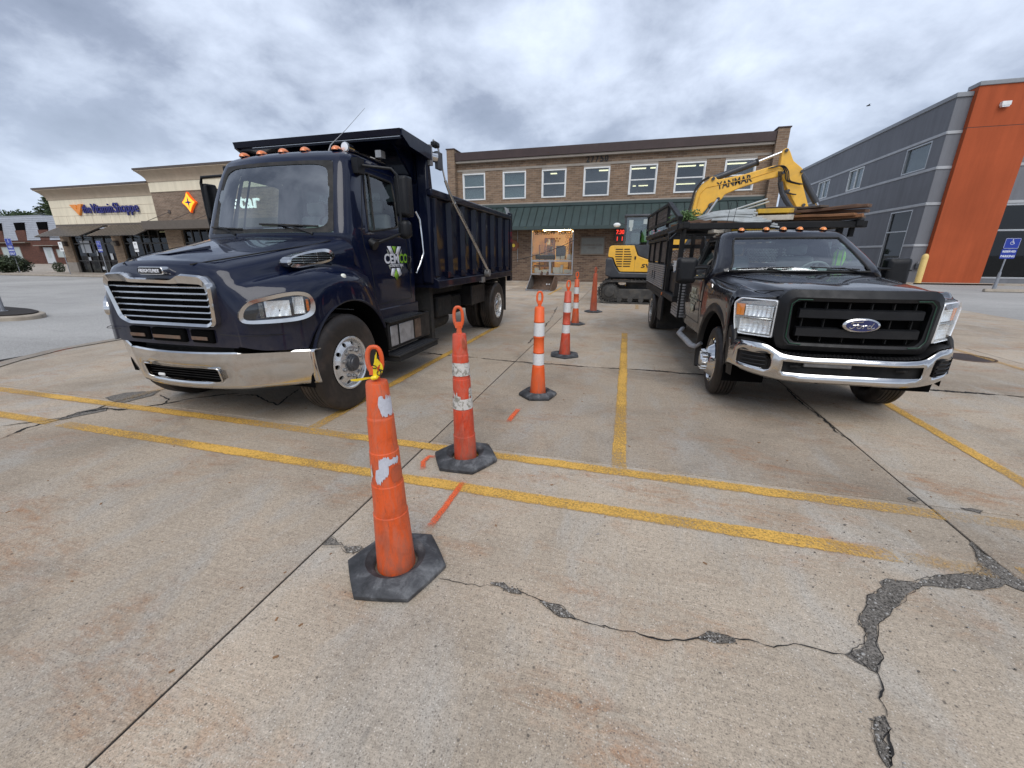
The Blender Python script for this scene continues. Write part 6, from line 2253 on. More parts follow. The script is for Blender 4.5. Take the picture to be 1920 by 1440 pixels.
for z, y1 in ((0.815, 1.82), (0.385, 2.05)):
    sm = M().box(0.92 if z > 0.5 else 1.0, 1.19 if z > 0.5 else 1.27, 0.86, y1, z - 0.018, z)
    sp_ = sm.done('step', 'plastic_black', dt, bevel=0.008)
    x0, x1 = (0.94, 1.17) if z > 0.5 else (1.02, 1.25)
    tr_ = M()
    for i in range(int((y1 - 0.9) / 0.05)):
        for j in range(4):
            tr_.box(x0 + j * 0.06, x0 + j * 0.06 + 0.035, 0.88 + i * 0.05, 0.88 + i * 0.05 + 0.02, z, z + 0.008)
    tr_.done('step_tread', 'machine_dark', sp_)['kind'] = 'stuff'
M().box(1.0, 1.26, 0.88, 2.0, 0.30, 0.36).done('step_bracket', 'under_dark', dt)
M().box(-1.15, -0.7, 0.9, 2.0, 0.45, 0.9).done('fuel_tank', 'aluminium', dt, bevel=0.1, bseg=4)
M().cyl((0.75, 2.35, 0.55), (0.75, 3.2, 0.55), 0.18, n=20).done('air_tank', 'under_dark', dt)
M().box(0.5, 1.05, 2.25, 2.35, 0.30, 1.15).done('mud_flap', 'rubber', dt)
for x, y, z, l in [(0.9, 2.6, 0.8, 0.6), (0.8, 3.4, 0.75, .5)]:
    M().box(x - 0.15, x + 0.1, y, y + l, z - 0.2, z + 0.15).done('valve_box', 'under_dark', dt, bevel=0.03)
gb_ = M().tube([(1.02, 2.03, 2.20), (1.06, 2.06, 2.10), (1.08, 2.08, 1.65), (1.06, 1.98, 1.48), (1.03, 1.90, 1.36)], 0.013, 8)
gb_.done('grab_bar', 'chrome', dt)
# mirrors
for sg in (1, -1):
    mm_ = M()
    xo_ = 0.0 if sg > 0 else 0.12
    yo_ = 0.0 if sg > 0 else -0.16
    mm_.tube([(sg * 0.90, 0.93, 2.60), (sg * 1.02, 0.98, 2.585), (sg * (1.26 + xo_), 1.05 + yo_, 2.56), (sg * (1.31 + xo_), 1.07 + yo_, 2.50), (sg * (1.325 + xo_), 1.08 + yo_, 2.2), (sg * (1.31 + xo_), 1.08 + yo_, 1.86), (sg * 1.02, 0.95, 1.74)], 0.018, 8)
    mm_.box(min(sg * 0.88, sg * 0.96), max(sg * 0.88, sg * 0.96), 0.85, 0.98, 2.50, 2.66)
    ma = mm_.done('mirror_arm', 'plastic_black', dt)
    mh_ = M()
    x0, x1 = sorted((sg * 1.25, sg * 1.42)) if sg > 0 else (-1.46, -1.375)
    rr_ = [[(x0 + (x1 - x0) * (0.5 + 0.5 * a_), 1.14 + yo_ + 0.08 * k_, z) for a_, z in [(-1 * sc_, 2.05 + (1 - sc_) * 0.1), (1 * sc_, 2.05 + (1 - sc_) * 0.1), (1 * sc_, 2.50 - (1 - sc_) * 0.1), (-1 * sc_, 2.50 - (1 - sc_) * 0.1)]] for k_, sc_ in ((-0.9, 0.75), (-0.5, 0.98), (1.0, 1.0), (1.3, 0.96))]
    mh_.rings(rr_)
    hm = mh_.done('mirror', 'plastic_black', dt, bevel=0.035, bseg=3)
    M().box(x0 + 0.02, x1 - 0.02, 1.245 + yo_, 1.25 + yo_, 2.08, 2.47).done('mirror_glass', 'chrome', hm)
    hm = M().box(x0 + 0.01, x1 - 0.01, 1.06 + yo_, 1.20 + yo_, 1.80, 2.02).done('convex_mirror', 'plastic_black', dt, bevel=0.06, bseg=4)
    M().box(x0 + 0.03, x1 - 0.03, 1.201 + yo_, 1.204 + yo_, 1.83, 1.99).done('mirror_glass', 'chrome', hm)
M().cyl((0.99, 0.90, 1.76), (1.06, 0.90, 1.72), 0.06, n=12).done('mirror_mount', 'plastic_black', dt)
# roof lights, antenna, spot lamp
for w_ in (-0.66, -0.36, -0.03, 0.27, 0.66):
    d_ = 0.87 + 0.05 * (w_ / 0.66) ** 2
    lm = M().ball((w_, d_, 2.755), 0.05, (1.0, 1.5, 1.0), 14, 8, True).done('marker_light', 'amber_lens', dt)
    M().lathe([(0.0, 2.75), (0.058, 2.75), (0.058, 2.765), (0.0, 2.765)], (w_, d_, 0), n=14).done('light_base', 'navy_bed_paint', lm)
M().tube([(0.52, 0.96, 2.76), (0.54, 0.98, 2.83), (0.575, 1.25, 3.05), (0.60, 1.66, 3.39)], [0.012, 0.006, 0.003, 0.002], 6).done('antenna', 'dull_steel', dt)
sl = M().cyl((0.73, 0.98, 2.80), (0.73, 1.10, 2.80), 0.055, 0.045, 16).tube([(0.73, 1.1, 2.79), (0.85, 1.6, 2.74)], 0.015).done('spot_lamp', 'chrome', dt)
M().lathe([(0.0, 0.965), (0.046, 0.972)], (0.73, 0, 2.80), 'y', 16).done('lamp_lens', 'lens_silver', sl)
M().box(0.82, 0.9, 1.45, 1.55, 2.78, 2.86).done('lamp_bracket', 'dull_steel', dt)
# company logo on both doors
def door_logo(parent, x, y0, z0, s, sg, mats=('white_print', 'green_print', 'grey_print')):
    """logo flat on a door at x; y0,z0 its centre, s its half height"""
    W_, G_, K_ = mats
    def P(pts):
        return [(x, y0 + sg * a * 1.35 * s, z0 + b * s) for a, b in pts]
    base = M().face(P([(0, 0), (0.01, 0), (0.01, 0.01)])) and None
    m1 = M()
    for a in ([(-0.62, 0.98), (-0.30, 0.98), (-0.06, 0.50), (-0.36, 0.50)], [(0.62, 0.98), (0.30, 0.98), (0.06, 0.50), (0.36, 0.50)],
              [(-0.36, -0.36), (-0.04, -0.36), (-0.24, -0.90), (-0.50, -0.78)], [(0.36, -0.36), (0.04, -0.36), (0.24, -0.90), (0.50, -0.78)]):
        m1.face(P(a))
    lg_ = m1.done('logo', W_, parent, solid=0.002, soff=0)
    m1 = M()
    m1.face(P([(-0.20, 0.98), (0.20, 0.98), (0.0, 0.52)]))
    m1.face(P([(0, -0.42), (0.22, -0.82), (0, -1.12), (-0.22, -0.82)]))
    m1.done('logo_green', G_, lg_, solid=0.002, soff=0)
    m1 = M()
    for q in (-1, 1):
        m1.face(P([(q * 0.66, 0.80), (q * 0.60, 0.50), (q * 0.44, 0.50)]))
        m1.face(P([(q * 0.62, -0.14), (q * 0.50, -0.14), (q * 0.46, -0.50), (q * 0.56, -0.36)]))
    m1.done('logo_shield', K_, lg_, solid=0.002, soff=0)
    rt = (0, sg, 0)
    xo = x + (0.003 if sg > 0 else -0.003)
    text_part('logo_lettering', 'CEM', 0.80 * s, W_, lg_, (xo, y0 - sg * 0.42 * s, z0 + 0.20 * s), rt, (0, 0, 1), 0.001, 0.022 * s, fit=1.72 * s)
    text_part('logo_lettering', 'CO', 0.80 * s, G_, lg_, (xo, y0 + sg * 1.02 * s, z0 + 0.20 * s), rt, (0, 0, 1), 0.001, 0.022 * s, fit=1.06 * s)
    text_part('logo_lettering', 'CONSTRUCTION', 0.25 * s, W_, lg_, (xo, y0 + sg * 0.1 * s, z0 - 0.20 * s), rt, (0, 0, 1), 0.001, 0.003 * s, fit=1.6 * s)
    return lg_


door_logo(dt, 1.004, 1.40, 1.52, 0.205, 1)
door_logo(dt, -1.004, 1.40, 1.52, 0.205, -1)

# bed: floor, ribbed sides, front wall, cab shield, tailgate
BP = 'navy_bed_paint'
BF, BR_, BW = 2.12, 6.25, 1.19
M().box(-BW, BW, BF, BR_, 1.14, 1.22).done('bed_floor', BP, dt)
M().box(-0.9, 0.9, BF + 0.3, BR_, 0.98, 1.14).done('bed_underframe', 'under_dark', dt)
for sg in (1, -1):
    a, b = sorted((sg * (BW - 0.05), sg * (BW - 0.01)))
    sd = M().box(a, b, BF, BR_, 1.22, 2.46).done('bed_side', BP, dt)
    m = M()
    c0 = sg * (BW - 0.01)
    c1 = sg * (BW + 0.09)
    m.hexa([(min(c0, c1), BF, 1.13), (max(c0, c1), BF, 1.13), (max(c0, c1), BR_, 1.13), (min(c0, c1), BR_, 1.13)] + ([(c0, BF, 1.30), (c1, BF, 1.24), (c1, BR_, 1.24), (c0, BR_, 1.30)] if sg > 0 else [(c1, BF, 1.24), (c0, BF, 1.30), (c0, BR_, 1.30), (c1, BR_, 1.24)]))
    m.done('lower_rail', BP, dt, bevel=0.006)
    M().box(min(c0, c1 - sg * 0.01), max(c0, c1 - sg * 0.01), BF - 0.06, BR_ + 0.05, 2.40, 2.50).done('top_rail', BP, dt, bevel=0.02)
    n = 8
    for k in range(n):
        y = BF + 0.10 + (BR_ - BF - 0.25) * k / (n - 1)
        r_ = M()
        x0, x1 = sorted((sg * (BW - 0.012), sg * (BW + 0.065)))
        r_.hexa([(x0, y - 0.06, 1.31), (x1, y - 0.035, 1.31), (x1, y + 0.035, 1.31), (x0, y + 0.06, 1.31), (x0, y - 0.06, 2.39), (x1, y - 0.035, 2.39), (x1, y + 0.035, 2.39), (x0, y + 0.06, 2.39)] if sg > 0 else
                [(x0, y - 0.035, 1.31), (x1, y - 0.06, 1.31), (x1, y + 0.06, 1.31), (x0, y + 0.035, 1.31), (x0, y - 0.035, 2.39), (x1, y - 0.06, 2.39), (x1, y + 0.06, 2.39), (x0, y + 0.035, 2.39)])
        r_.done('side_rib', BP, dt)
        if sg > 0 and k < n - 1:
            y2 = y + 0.30
            M().prism([(y2 - 0.02, 1.27), (y2 + 0.24, 1.27), (y2 + 0.06, 1.36), (y2 - 0.02, 1.36)], 'x', BW - 0.008, BW + 0.075).done('rail_gusset', BP, dt)
# corner posts, front wall and visor
for sg in (1, -1):
    x0, x1 = sorted((sg * (BW - 0.16), sg * (BW + 0.02)))
    M().hexa([(x0, BF - 0.05, 1.2), (x1, BF - 0.05, 1.2), (x1, BF + 0.30, 1.2), (x0, BF + 0.30, 1.2), (x0, BF - 0.05, 2.95), (x1, BF - 0.05, 2.95), (x1, BF + 0.06, 2.95), (x0, BF + 0.06, 2.95)]).done('corner_post', BP, dt, bevel=0.03)
M().box(-BW + 0.1, BW - 0.1, BF - 0.02, BF + 0.03, 1.2, 2.98).done('front_wall', BP, dt)
for w_ in (-0.6, 0, 0.6):
    M().box(w_ - 0.05, w_ + 0.05, BF - 0.08, BF - 0.02, 1.3, 2.8).done('wall_stiffener', BP, dt)
M().hexa([(-1.26, 1.42, 2.96), (1.22, 1.42, 2.96), (1.24, 2.16, 2.93), (-1.24, 2.16, 2.93), (-1.26, 1.42, 2.985), (1.22, 1.42, 2.985), (1.24, 2.16, 2.975), (-1.24, 2.16, 2.975)]).done('cab_shield', BP, dt)
M().hexa([(-1.28, 1.38, 2.99), (1.235, 1.38, 2.99), (1.235, 1.43, 2.99), (-1.28, 1.43, 2.99), (-1.28, 1.36, 3.055), (1.235, 1.36, 3.055), (1.235, 1.41, 3.055), (-1.28, 1.41, 3.055)]).done('shield_lip', BP, dt)
for sg in (1, -1):
    x = 1.235 if sg > 0 else -1.265
    M().prism([(1.38, 3.055), (2.16, 3.03), (2.16, 2.86), (1.55, 2.90), (1.38, 2.985)], 'x', x - 0.02, x + 0.02).done('shield_side', BP, dt)
    M().prism([(1.60, 2.94), (2.12, 2.94), (2.12, 2.55)], 'x', sg * 1.0 - 0.015, sg * 1.0 + 0.015).done('shield_gusset', BP, dt)
tg = M().box(-BW + 0.02, BW - 0.02, BR_ + 0.02, BR_ + 0.07, 1.2, 2.42).done('tailgate', BP, dt, bevel=0.01)
for sg in (1, -1):
    M().box(sg * BW - 0.05 + 0.02 * sg, sg * BW + 0.05 + 0.02 * sg, BR_ - 0.02, BR_ + 0.16, 1.0, 2.55).done('rear_post', BP, dt, bevel=0.01)
    M().box(sg * 1.05 - 0.1, sg * 1.05 + 0.1, BR_ - 0.1, BR_ - 0.06, 0.30, 1.1).done('mud_flap', 'rubber', dt)
for k in range(3):
    M().tube([(BW + 0.02, BR_ - 0.12 + k * 0.12, 2.5), (BW - 0.05, BR_ - 0.06 + k * 0.12, 2.66)], 0.012, 6).done('tarp_hook', 'dull_steel', dt)
# fender box ahead of the rear wheels
M().box(0.62, 1.10, 3.95, 4.75, 0.66, 1.05).done('tool_box', 'plastic_black', dt, bevel=0.02)
fnd = M()
fnd.lathe([(0.60, 0.56), (0.60, 1.16)], (0, 5.35, 0.51), 'x', 16, R(60), R(120))
fnd.done('rear_fender', 'under_dark', dt, solid=0.01)
# tarp arm and winch
ta = M()
ta.tube([(1.34, 4.28, 1.30), (1.33, 3.2, 2.05), (1.32, 2.72, 2.38)], 0.028, 8)
ta.tube([(1.32, 2.72, 2.38), (1.31, 2.60, 2.50), (1.29, 2.50, 2.66)], 0.022, 8)
ta.tube([(1.29, 2.50, 2.66), (1.27, 2.42, 2.9), (1.25, 2.38, 3.10), (1.20, 2.34, 3.16)], 0.014, 8)
tarm = ta.done('tarp_arm', 'aluminium', dt)
M().cyl((1.28, 4.28, 1.27), (1.37, 4.28, 1.27), 0.07, n=14).done('arm_pivot', 'dull_steel', tarm)
M().box(1.22, 1.30, 4.05, 4.2, 1.1, 1.2).done('pivot_bracket', 'dull_steel', tarm)
tw = M()
tw.box(1.20, 1.29, 2.24, 2.38, 3.05, 3.12)
tr2 = tw.done('tarp_housing', 'plastic_black', dt, bevel=0.02)
M().cyl((1.13, 2.16, 2.94), (1.26, 2.30, 2.92), 0.065, n=14).done('tarp_motor', 'chrome', tr2)
M().box(1.15, 1.25, 2.12, 2.2, 2.80, 3.05).done('tarp_bracket', 'dull_steel', tr2)
M().box(1.24, 1.29, 2.28, 2.44, 2.78, 3.0).done('reel_plate', 'machine_dark', tr2)
M().cyl((-1.15, 2.22, 3.03), (1.17, 2.22, 3.03), 0.045, n=12).done('tarp_roll', 'rubber', tr2)


# ---------------------------------------------------------------- the black flatbed work truck
ft = thing('flatbed_truck', 'black work truck with wide black grille, chrome bumper and a loaded overhead rack', 'truck', (2.012, 5.249, 0), 0.0604)
BK = 'black_paint'
fc = Shell([(0.58, (0.95, 0.62, 0.03, 1.93, 0.07)), (0.80, (0.975, 0.60, 0.03, 1.94, 0.07)), (1.15, (0.985, 0.58, 0.05, 1.95, 0.08)), (1.36, (0.968, 0.46, 0.10, 1.95, 0.12)), (1.43, (0.915, 0.41, 0.12, 1.95, 0.13)),
            (1.82, (0.755, 0.955, 0.12, 1.90, 0.12)), (1.875, (0.72, 1.02, 0.12, 1.88, 0.13)), (1.91, (0.66, 1.10, 0.11, 1.84, 0.14)), (1.93, (0.56, 1.22, 0.08, 1.75, 0.14))])
FAW = 0.392
F_WS = (-1, FAW, 1.42, 1.83)
F_SD = (0.53, 0.80, 1.46, 1.82)
F_RR = (0.93, 1.1, 1.5, 1.8)
As = [0, 0.1, 0.2, 0.3, FAW, 0.40, 0.42, 0.44, 0.46, 0.48, 0.50, 0.53, 0.60, 0.67, 0.74, 0.80, 0.85, 0.865, 0.88, 0.90, 0.93, 0.97, 1.0]
Zs = [0.58, 0.7, 0.85, 1.0, 1.15, 1.25, 1.32, 1.38, 1.42, 1.46, 1.5, 1.6, 1.7, 1.8, 1.82, 1.83, 1.86, 1.89, 1.91, 1.922, 1.93]
m = M()
fc.body(m, As, Zs, [F_WS, F_SD, F_RR])
sp_ = [(0.548, 1.475), (0.778, 1.466), (0.772, 1.795), (0.556, 1.80)]
for sg in (1, -1):
    fc.ring(m, F_SD, sp_, sg, 0.0, 0.02)
fcab = m.done('cab', BK, ft, angle=45, weld=True)
m = M()
m.grid(lambda u, v: fc.pt(abs(2 * u - 1) * FAW, 1.42 + 0.41 * v, 1 if u > 0.5 else -1, -0.004), 24, 6)
fw_ = m.done('windscreen', 'windscreen_glass', ft, weld=True)
m = M()
e = []
for (a0, z0), (a1, z1) in [((-0.385, 1.428), (0.385, 1.428)), ((0.385, 1.428), (0.380, 1.822)), ((0.380, 1.822), (-0.380, 1.822)), ((-0.380, 1.822), (-0.385, 1.428))]:
    for k in range(14):
        t = k / 14
        a = a0 + (a1 - a0) * t
        e.append(fc.pt(abs(a), z0 + (z1 - z0) * t, 1 if a >= 0 else -1, 0.002))
m.tube(e, 0.013, 6, True)
m.done('windscreen_seal', 'rubber', fw_)
for sg in (1, -1):
    m = M()
    fc.glass(m, F_SD, sg, -0.012)
    w_ = m.done('side_window', 'cab_glass', ft)
    M().tube(fc.line(rpoly(sp_, 0.02, 3), sg, 0.0), 0.011, 6, True).done('window_seal', 'rubber', w_)
    dd = M().tube(fc.line([(0.525, 0.72), (0.52, 1.30), (0.515, 1.84), (0.80, 1.845), (0.822, 1.30), (0.825, 0.72)], sg, 0.0, 6), 0.004, 5, True).done('door', 'under_dark', ft)
    M().box(sg * 0.985 - 0.012, sg * 0.985 + 0.012, 1.62, 1.80, 1.23, 1.27).done('door_handle', 'plastic_black', dd, bevel=0.01)
    M().tube([(sg * 0.988, 0.7, 1.02), (sg * 0.992, 1.3, 1.03), (sg * 0.988, 1.85, 1.03)], 0.008, 6).done('door_crease', BK, dd)
    # running board
    rb_ = M()
    rb_.tube([(sg * 0.95, 0.52, 0.50), (sg * 1.0, 0.56, 0.44), (sg * 1.02, 0.75, 0.42), (sg * 1.02, 1.7, 0.42), (sg * 0.95, 1.8, 0.48)], 0.042, 8, flat=0.6)
    rb_.done('running_board', 'tread_plate', ft)
m = M()
m.grid(lambda u, v: fc.pt(0.93 + 0.07 * (1 - abs(2 * u - 1)), 1.5 + 0.3 * v, -1 if u < 0.5 else 1, -0.01), 6, 3)
m.done('rear_window', 'cab_glass', ft)
# inside
M().box(-0.9, 0.9, 0.55, 1.9, 0.68, 0.74).done('cab_floor', 'cab_lining', ft)
ds = M()
ds.grid(lambda u, v: V3(((u - 0.5) * 1.66, 0.50 + 0.12 * (2 * u - 1) ** 2 + v * 0.42, 1.405 + 0.03 * math.sin(v * 2.6) - 0.015 * (2 * u - 1) ** 2)), 14, 8)
ds.box(-0.8, 0.8, 0.92, 0.96, 1.0, 1.40)
dash = ds.done('dashboard', 'dash_dark', ft)
M().ball((0.42, 0.86, 1.42), 0.2, (1.0, 0.6, 0.3), 14, 8).done('instrument_hood', 'dash_dark', dash)
sw_ = M()
ctr = V3((0.42, 1.08, 1.36))
q = Matrix.Rotation(R(-62), 4, 'X')
sw_.tube([ctr + q @ V3((0.19 * math.cos(2 * PI * k / 24), 0.19 * math.sin(2 * PI * k / 24), 0)) for k in range(24)], 0.014, 6, True)
for a in (10, 170, 270):
    sw_.bar(ctr, ctr + q @ V3((0.18 * math.cos(R(a)), 0.18 * math.sin(R(a)), 0)), 0.03, 0.014)
sw_.done('steering_wheel', 'seat_grey', ft)
for x in (0.42, -0.42):
    s_ = M().box(x - 0.25, x + 0.25, 1.25, 1.70, 0.98, 1.12).done('seat', 'seat_grey', ft, bevel=0.05)
    M().box(x - 0.24, x + 0.24, 1.60, 1.74, 1.08, 1.60).done('backrest', 'seat_grey', s_, bevel=0.06)
    M().box(x - 0.13, x + 0.13, 1.62, 1.72, 1.61, 1.76).done('headrest', 'seat_grey', s_, bevel=0.04)
M().box(-0.10, 0.16, 1.04, 1.06, 1.72, 1.79).done('rear_view_mirror', 'plastic_black', ft, bevel=0.02)
M().ball((-0.64, 0.575, 1.445), 0.05, (1.3, 0.2, 0.4), 12, 6).done('window_sticker', 'paper_white', fw_)
ppr = M()
for x, y, w1, l1 in [(0.02, 0.72, 0.07, 0.06), (0.2, 0.78, 0.12, 0.05), (-0.1, 0.8, 0.05, 0.09), (0.35, 0.72, 0.1, 0.05)]:
    ppr.box(x - w1 / 2, x + w1 / 2, y - l1 / 2, y + l1 / 2, 1.425, 1.46)
ppr.done('dashboard_papers', 'paper_white', dash)
for x0, z0, x1, z1, xb in [(-0.68, 1.452, -0.08, 1.475, -0.38), (0.10, 1.478, 0.62, 1.452, 0.42)]:
    def ow(x, z, o=0.02):
        hw = herm(fc.tb, z)[0]
        a = min(0.39, 0.4 * abs(x) / (hw - 0.13))
        return fc.pt(a, z, 1 if x >= 0 else -1, o)
    wa_ = M().tube([ow(xb + 0.2, 1.425, 0.01), ow(xb, 1.47, 0.035), ow((x0 + x1) / 2, (z0 + z1) / 2, 0.028)], [0.011, 0.008, 0.006], 6).done('wiper_arm', 'plastic_black', ft)
    M().tube([ow(x0 + (x1 - x0) * k / 6, z0 + (z1 - z0) * k / 6, 0.012) for k in range(7)], 0.009, 6).done('wiper_blade', 'rubber', wa_)

FT_ = [
    (-0.80, (0, 1.302, 0.30, 1.302, 0.56, 1.288, 0.665, 1.235, 0.90, 1.215, 0.915, 1.195)),
    (-0.70, (0, 1.325, 0.32, 1.326, 0.60, 1.308, 0.71, 1.250, 0.925, 1.222, 0.945, 1.17)),
    (-0.58, (0, 1.342, 0.33, 1.346, 0.62, 1.322, 0.735, 1.262, 0.945, 1.228, 0.965, 0.80)),
    (-0.30, (0, 1.365, 0.36, 1.374, 0.655, 1.342, 0.775, 1.288, 0.958, 1.238, 0.975, 0.95)),
    (0.00, (0, 1.385, 0.39, 1.396, 0.68, 1.362, 0.80, 1.315, 0.962, 1.245, 0.98, 0.98)),
    (0.30, (0, 1.402, 0.42, 1.412, 0.70, 1.382, 0.83, 1.340, 0.966, 1.250, 0.985, 0.88)),
    (0.56, (0, 1.415, 0.44, 1.418, 0.71, 1.398, 0.85, 1.360, 0.968, 1.255, 0.985, 0.62)),
    (0.64, (0, 1.415, 0.44, 1.418, 0.71, 1.398, 0.85, 1.360, 0.968, 1.255, 0.985, 0.58)),
]


def fsec(d, sg):
    v = list(herm(FT_, d))
    if abs(d) < 0.57 and d > -0.585:
        v[11] = max(0.56, 0.41 + math.sqrt(max(0, 0.58 ** 2 - d ** 2)))
    c = catmull([(v[i], d, v[i + 1]) for i in range(0, 12, 2)], 5)
    return [V3((sg * p.x, p.y + 0.20 * max(0, min(1, (p.x - 0.60) / 0.32)) ** 1.3 * max(0, min(1, (-0.45 - d) / 0.35)), p.z)) for p in c]


fd_ = [-0.80, -0.785, -0.76, -0.73, -0.70, -0.65, -0.60, -0.55, -0.50, -0.44, -0.36, -0.28, -0.2, -0.1, 0, 0.1, 0.2, 0.28, 0.36, 0.42, 0.47, 0.51, 0.54, 0.57, 0.60, 0.64]
m = M()
for sg in (1, -1):
    secs = [fsec(d, sg) for d in fd_]
    v = [[m.bm.verts.new(p) for p in s_] for s_ in secs]
    for i in range(len(secs) - 1):
        for j in range(len(secs[0]) - 1):
            if fd_[i] >= 0.51 and j < 12:
                continue
            if fd_[i] < -0.64 and j >= 22:
                continue
            m.bm.faces.new([v[i][j], v[i][j + 1], v[i + 1][j + 1], v[i + 1][j]])
    m.between([p for p in secs[0]], [p + V3((0, 0.05, -0.06)) for p in secs[0]])
fh = m.done('hood', BK, ft, angle=40, weld=True)
for sg in (1, -1):
    M().tube([(sg * x, y, z) for x, y, z in [(0.60, -0.76, 1.292), (0.80, -0.50, 1.262), (0.87, 0.0, 1.30), (0.90, 0.35, 1.33), (0.92, 0.52, 1.345)]], 0.005, 5).done('hood_seam', 'under_dark', fh)
    dm = M()
    pts_ = [fsec(d, sg)[k] + V3((0, 0, 0.004)) for d, k in ((-0.45, 8), (-0.25, 9), (0.0, 10), (0.2, 11), (0.36, 12))]
    dm.tube(pts_, [0.004, 0.012, 0.012, 0.012, 0.004], 6, flat=0.5)
    dm.done('hood_crease', BK, fh)
    # flare around the wheel opening
    m = M()
    A_ = [-22 + 6.5 * k for k in range(32)]
    A_ = [a for a in A_ if a <= 180]
    prof = []
    for a in A_:
        ca, sa = math.cos(R(a)), math.sin(R(a))
        ex = max(0, (a - 95) / 85) * 0.01
        o = 0.690 + ex + 0.02 * math.sin(R(max(0, a)))
        rr_ = [(0.93, o + 0.012), (0.958, o), (0.985, o - 0.045), (0.995, o - 0.10), (0.985, 0.575), (0.93, 0.56)]
        tp_ = 0.055 * max(0, (a - 105) / 75)
        prof.append([(sg * max(0.92, w1 - tp_), ca * r1, 0.41 + sa * r1) for w1, r1 in rr_])
    prof = [[(p[0], p[1] if True else 0, p[2]) for p in r_] for r_ in prof]
    m.rings(prof, False, False, False)
    m.done('wheel_flare', 'plastic_black', ft, angle=50)
    m = M()
    ar = [(0.57 * math.cos(R(a)), 0.41 + 0.57 * math.sin(R(a))) for a in range(-10, 191, 10)]
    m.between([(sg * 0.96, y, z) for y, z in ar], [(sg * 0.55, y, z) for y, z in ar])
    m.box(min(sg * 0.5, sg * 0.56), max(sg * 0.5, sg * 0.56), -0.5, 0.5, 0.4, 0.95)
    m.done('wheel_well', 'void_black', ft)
    # black filler between flare and bumper end
    m = M()
    m.prism([(-0.64, 0.52), (-0.50, 0.46), (-0.48, 0.90), (-0.58, 0.93), (-0.66, 0.86), (-0.70, 0.78)], 'x', min(sg * 0.90, sg * 0.955), max(sg * 0.90, sg * 0.955))
    m.done('bumper_end_cap', 'plastic_black', ft, bevel=0.02)
    # headlight
    A, B = (sg * 0.655, -0.835), (sg * 0.968, -0.585)
    so = 1 if sg > 0 else -1
    ho = rpoly([(0.0, 0.845), (0.0, 1.205), (0.335, 1.212), (0.395, 1.16), (0.375, 0.98), (0.35, 0.862), (0.31, 0.848)], 0.02, 3)
    hc_ = (0.19, 1.03)
    def P(L_, o):
        return plane_pts(A, B, L_, o * so)
    sc = lambda L_, k: [(hc_[0] + (x - hc_[0]) * k, hc_[1] + (z - hc_[1]) * k) for x, z in L_]
    m = M()
    m.between(P(ho, -0.14), P(ho, 0.0), True)
    m.between(P(ho, 0.0), P(sc(ho, 0.965), 0.012), True)
    m.between(P(sc(ho, 0.965), 0.012), P(sc(ho, 0.93), 0.0), True)
    m.between(P(sc(ho, 0.93), 0.0), P(sc(ho, 0.90), -0.05), True)
    hl = m.done('headlight', 'lens_silver', ft, angle=35)
    m = M()
    m.face(P(sc(ho, 0.92), -0.05))
    m.done('housing', 'aluminium', hl)
    m = M()
    def refl(u, v, x0, x1, z0, z1, dep, fr=0.004):
        x, z = x0 + (x1 - x0) * u, z0 + (z1 - z0) * v
        return P([(x, z)], -0.012 - dep * (math.sin(u * PI) * math.sin(v * PI)) + fr * (math.sin(u * 38) + math.sin(v * 30) * 0.6))[0]
    m.grid(lambda u, v: refl(u, v, 0.03, 0.315, 0.872, 1.005, 0.03), 30, 12)
    m.done('reflector', 'lens_silver', hl)
    m = M()
    m.grid(lambda u, v: refl(u, v, 0.03, 0.28, 1.035, 1.140, 0.02), 30, 10)
    m.done('reflector', 'lens_silver', hl)
    m = M()
    m.grid(lambda u, v: refl(u, v, 0.29 - 0.0 * v, 0.372 - 0.01 * (1 - v), 1.035, 1.150, 0.0, 0.001), 8, 6)
    m.done('indicator', 'orange_lamp', hl)
    M().between(P([(0.02, 1.026), (0.36, 1.026)], 0.0), P([(0.02, 1.010), (0.355, 1.010)], 0.0)).done('divider', 'aluminium', hl, solid=0.01)
    m = M()
    m.rings([P(sc(ho, 0.955), 0.006), P(sc(ho, 0.6), 0.022)], True, False, True)
    m.done('lens', 'lamp_glass', hl)
M().box(-0.62, 0.62, -0.80, -0.55, 0.55, 1.27).box(-0.86, 0.86, -0.46, -0.40, 0.55, 1.15).done('front_frame', 'void_black', ft)
# grille
go = [(-0.655, 1.235), (-0.585, 1.312), (0.585, 1.312), (0.655, 1.235), (0.645, 0.86), (0.600, 0.750), (-0.600, 0.750), (-0.645, 0.86)]
g1 = [(-0.60, 1.20), (-0.56, 1.245), (0.56, 1.245), (0.60, 1.20), (0.585, 0.865), (0.545, 0.80), (-0.545, 0.80), (-0.585, 0.865)]
gi = [(-0.55, 1.18), (-0.515, 1.212), (0.515, 1.212), (0.55, 1.18), (0.535, 0.88), (0.495, 0.825), (-0.495, 0.825), (-0.535, 0.88)]
fy = lambda x: -0.945 + 0.06 * (x / 0.65) ** 2
def GP(pl, o):
    d2 = rpoly(pl, 0.03, 4)
    out = []
    for i in range(len(d2)):
        a, b = d2[i], d2[(i + 1) % len(d2)]
        k = max(1, int(math.hypot(b[0] - a[0], b[1] - a[1]) / 0.09))
        for j in range(k):
            x, z = a[0] + (b[0] - a[0]) * j / k, a[1] + (b[1] - a[1]) * j / k
            out.append((x, fy(x) + o, z))
    return out
def GPn(pl, o, n=64):
    return [V3((p.x, fy(p.x) + o, p.z)) for p in resample([(x, 0, z) for x, y, z in GP(pl, 0)], n)]
m = M()
m.between(GPn(go, 0.10), GPn(go, 0.035), True)
m.between(GPn(go, 0.035), GPn(g1, 0.0), True)
m.between(GPn(g1, 0.0), GPn(gi, 0.012), True)
m.between(GPn(gi, 0.012), GPn(gi, 0.10), True)
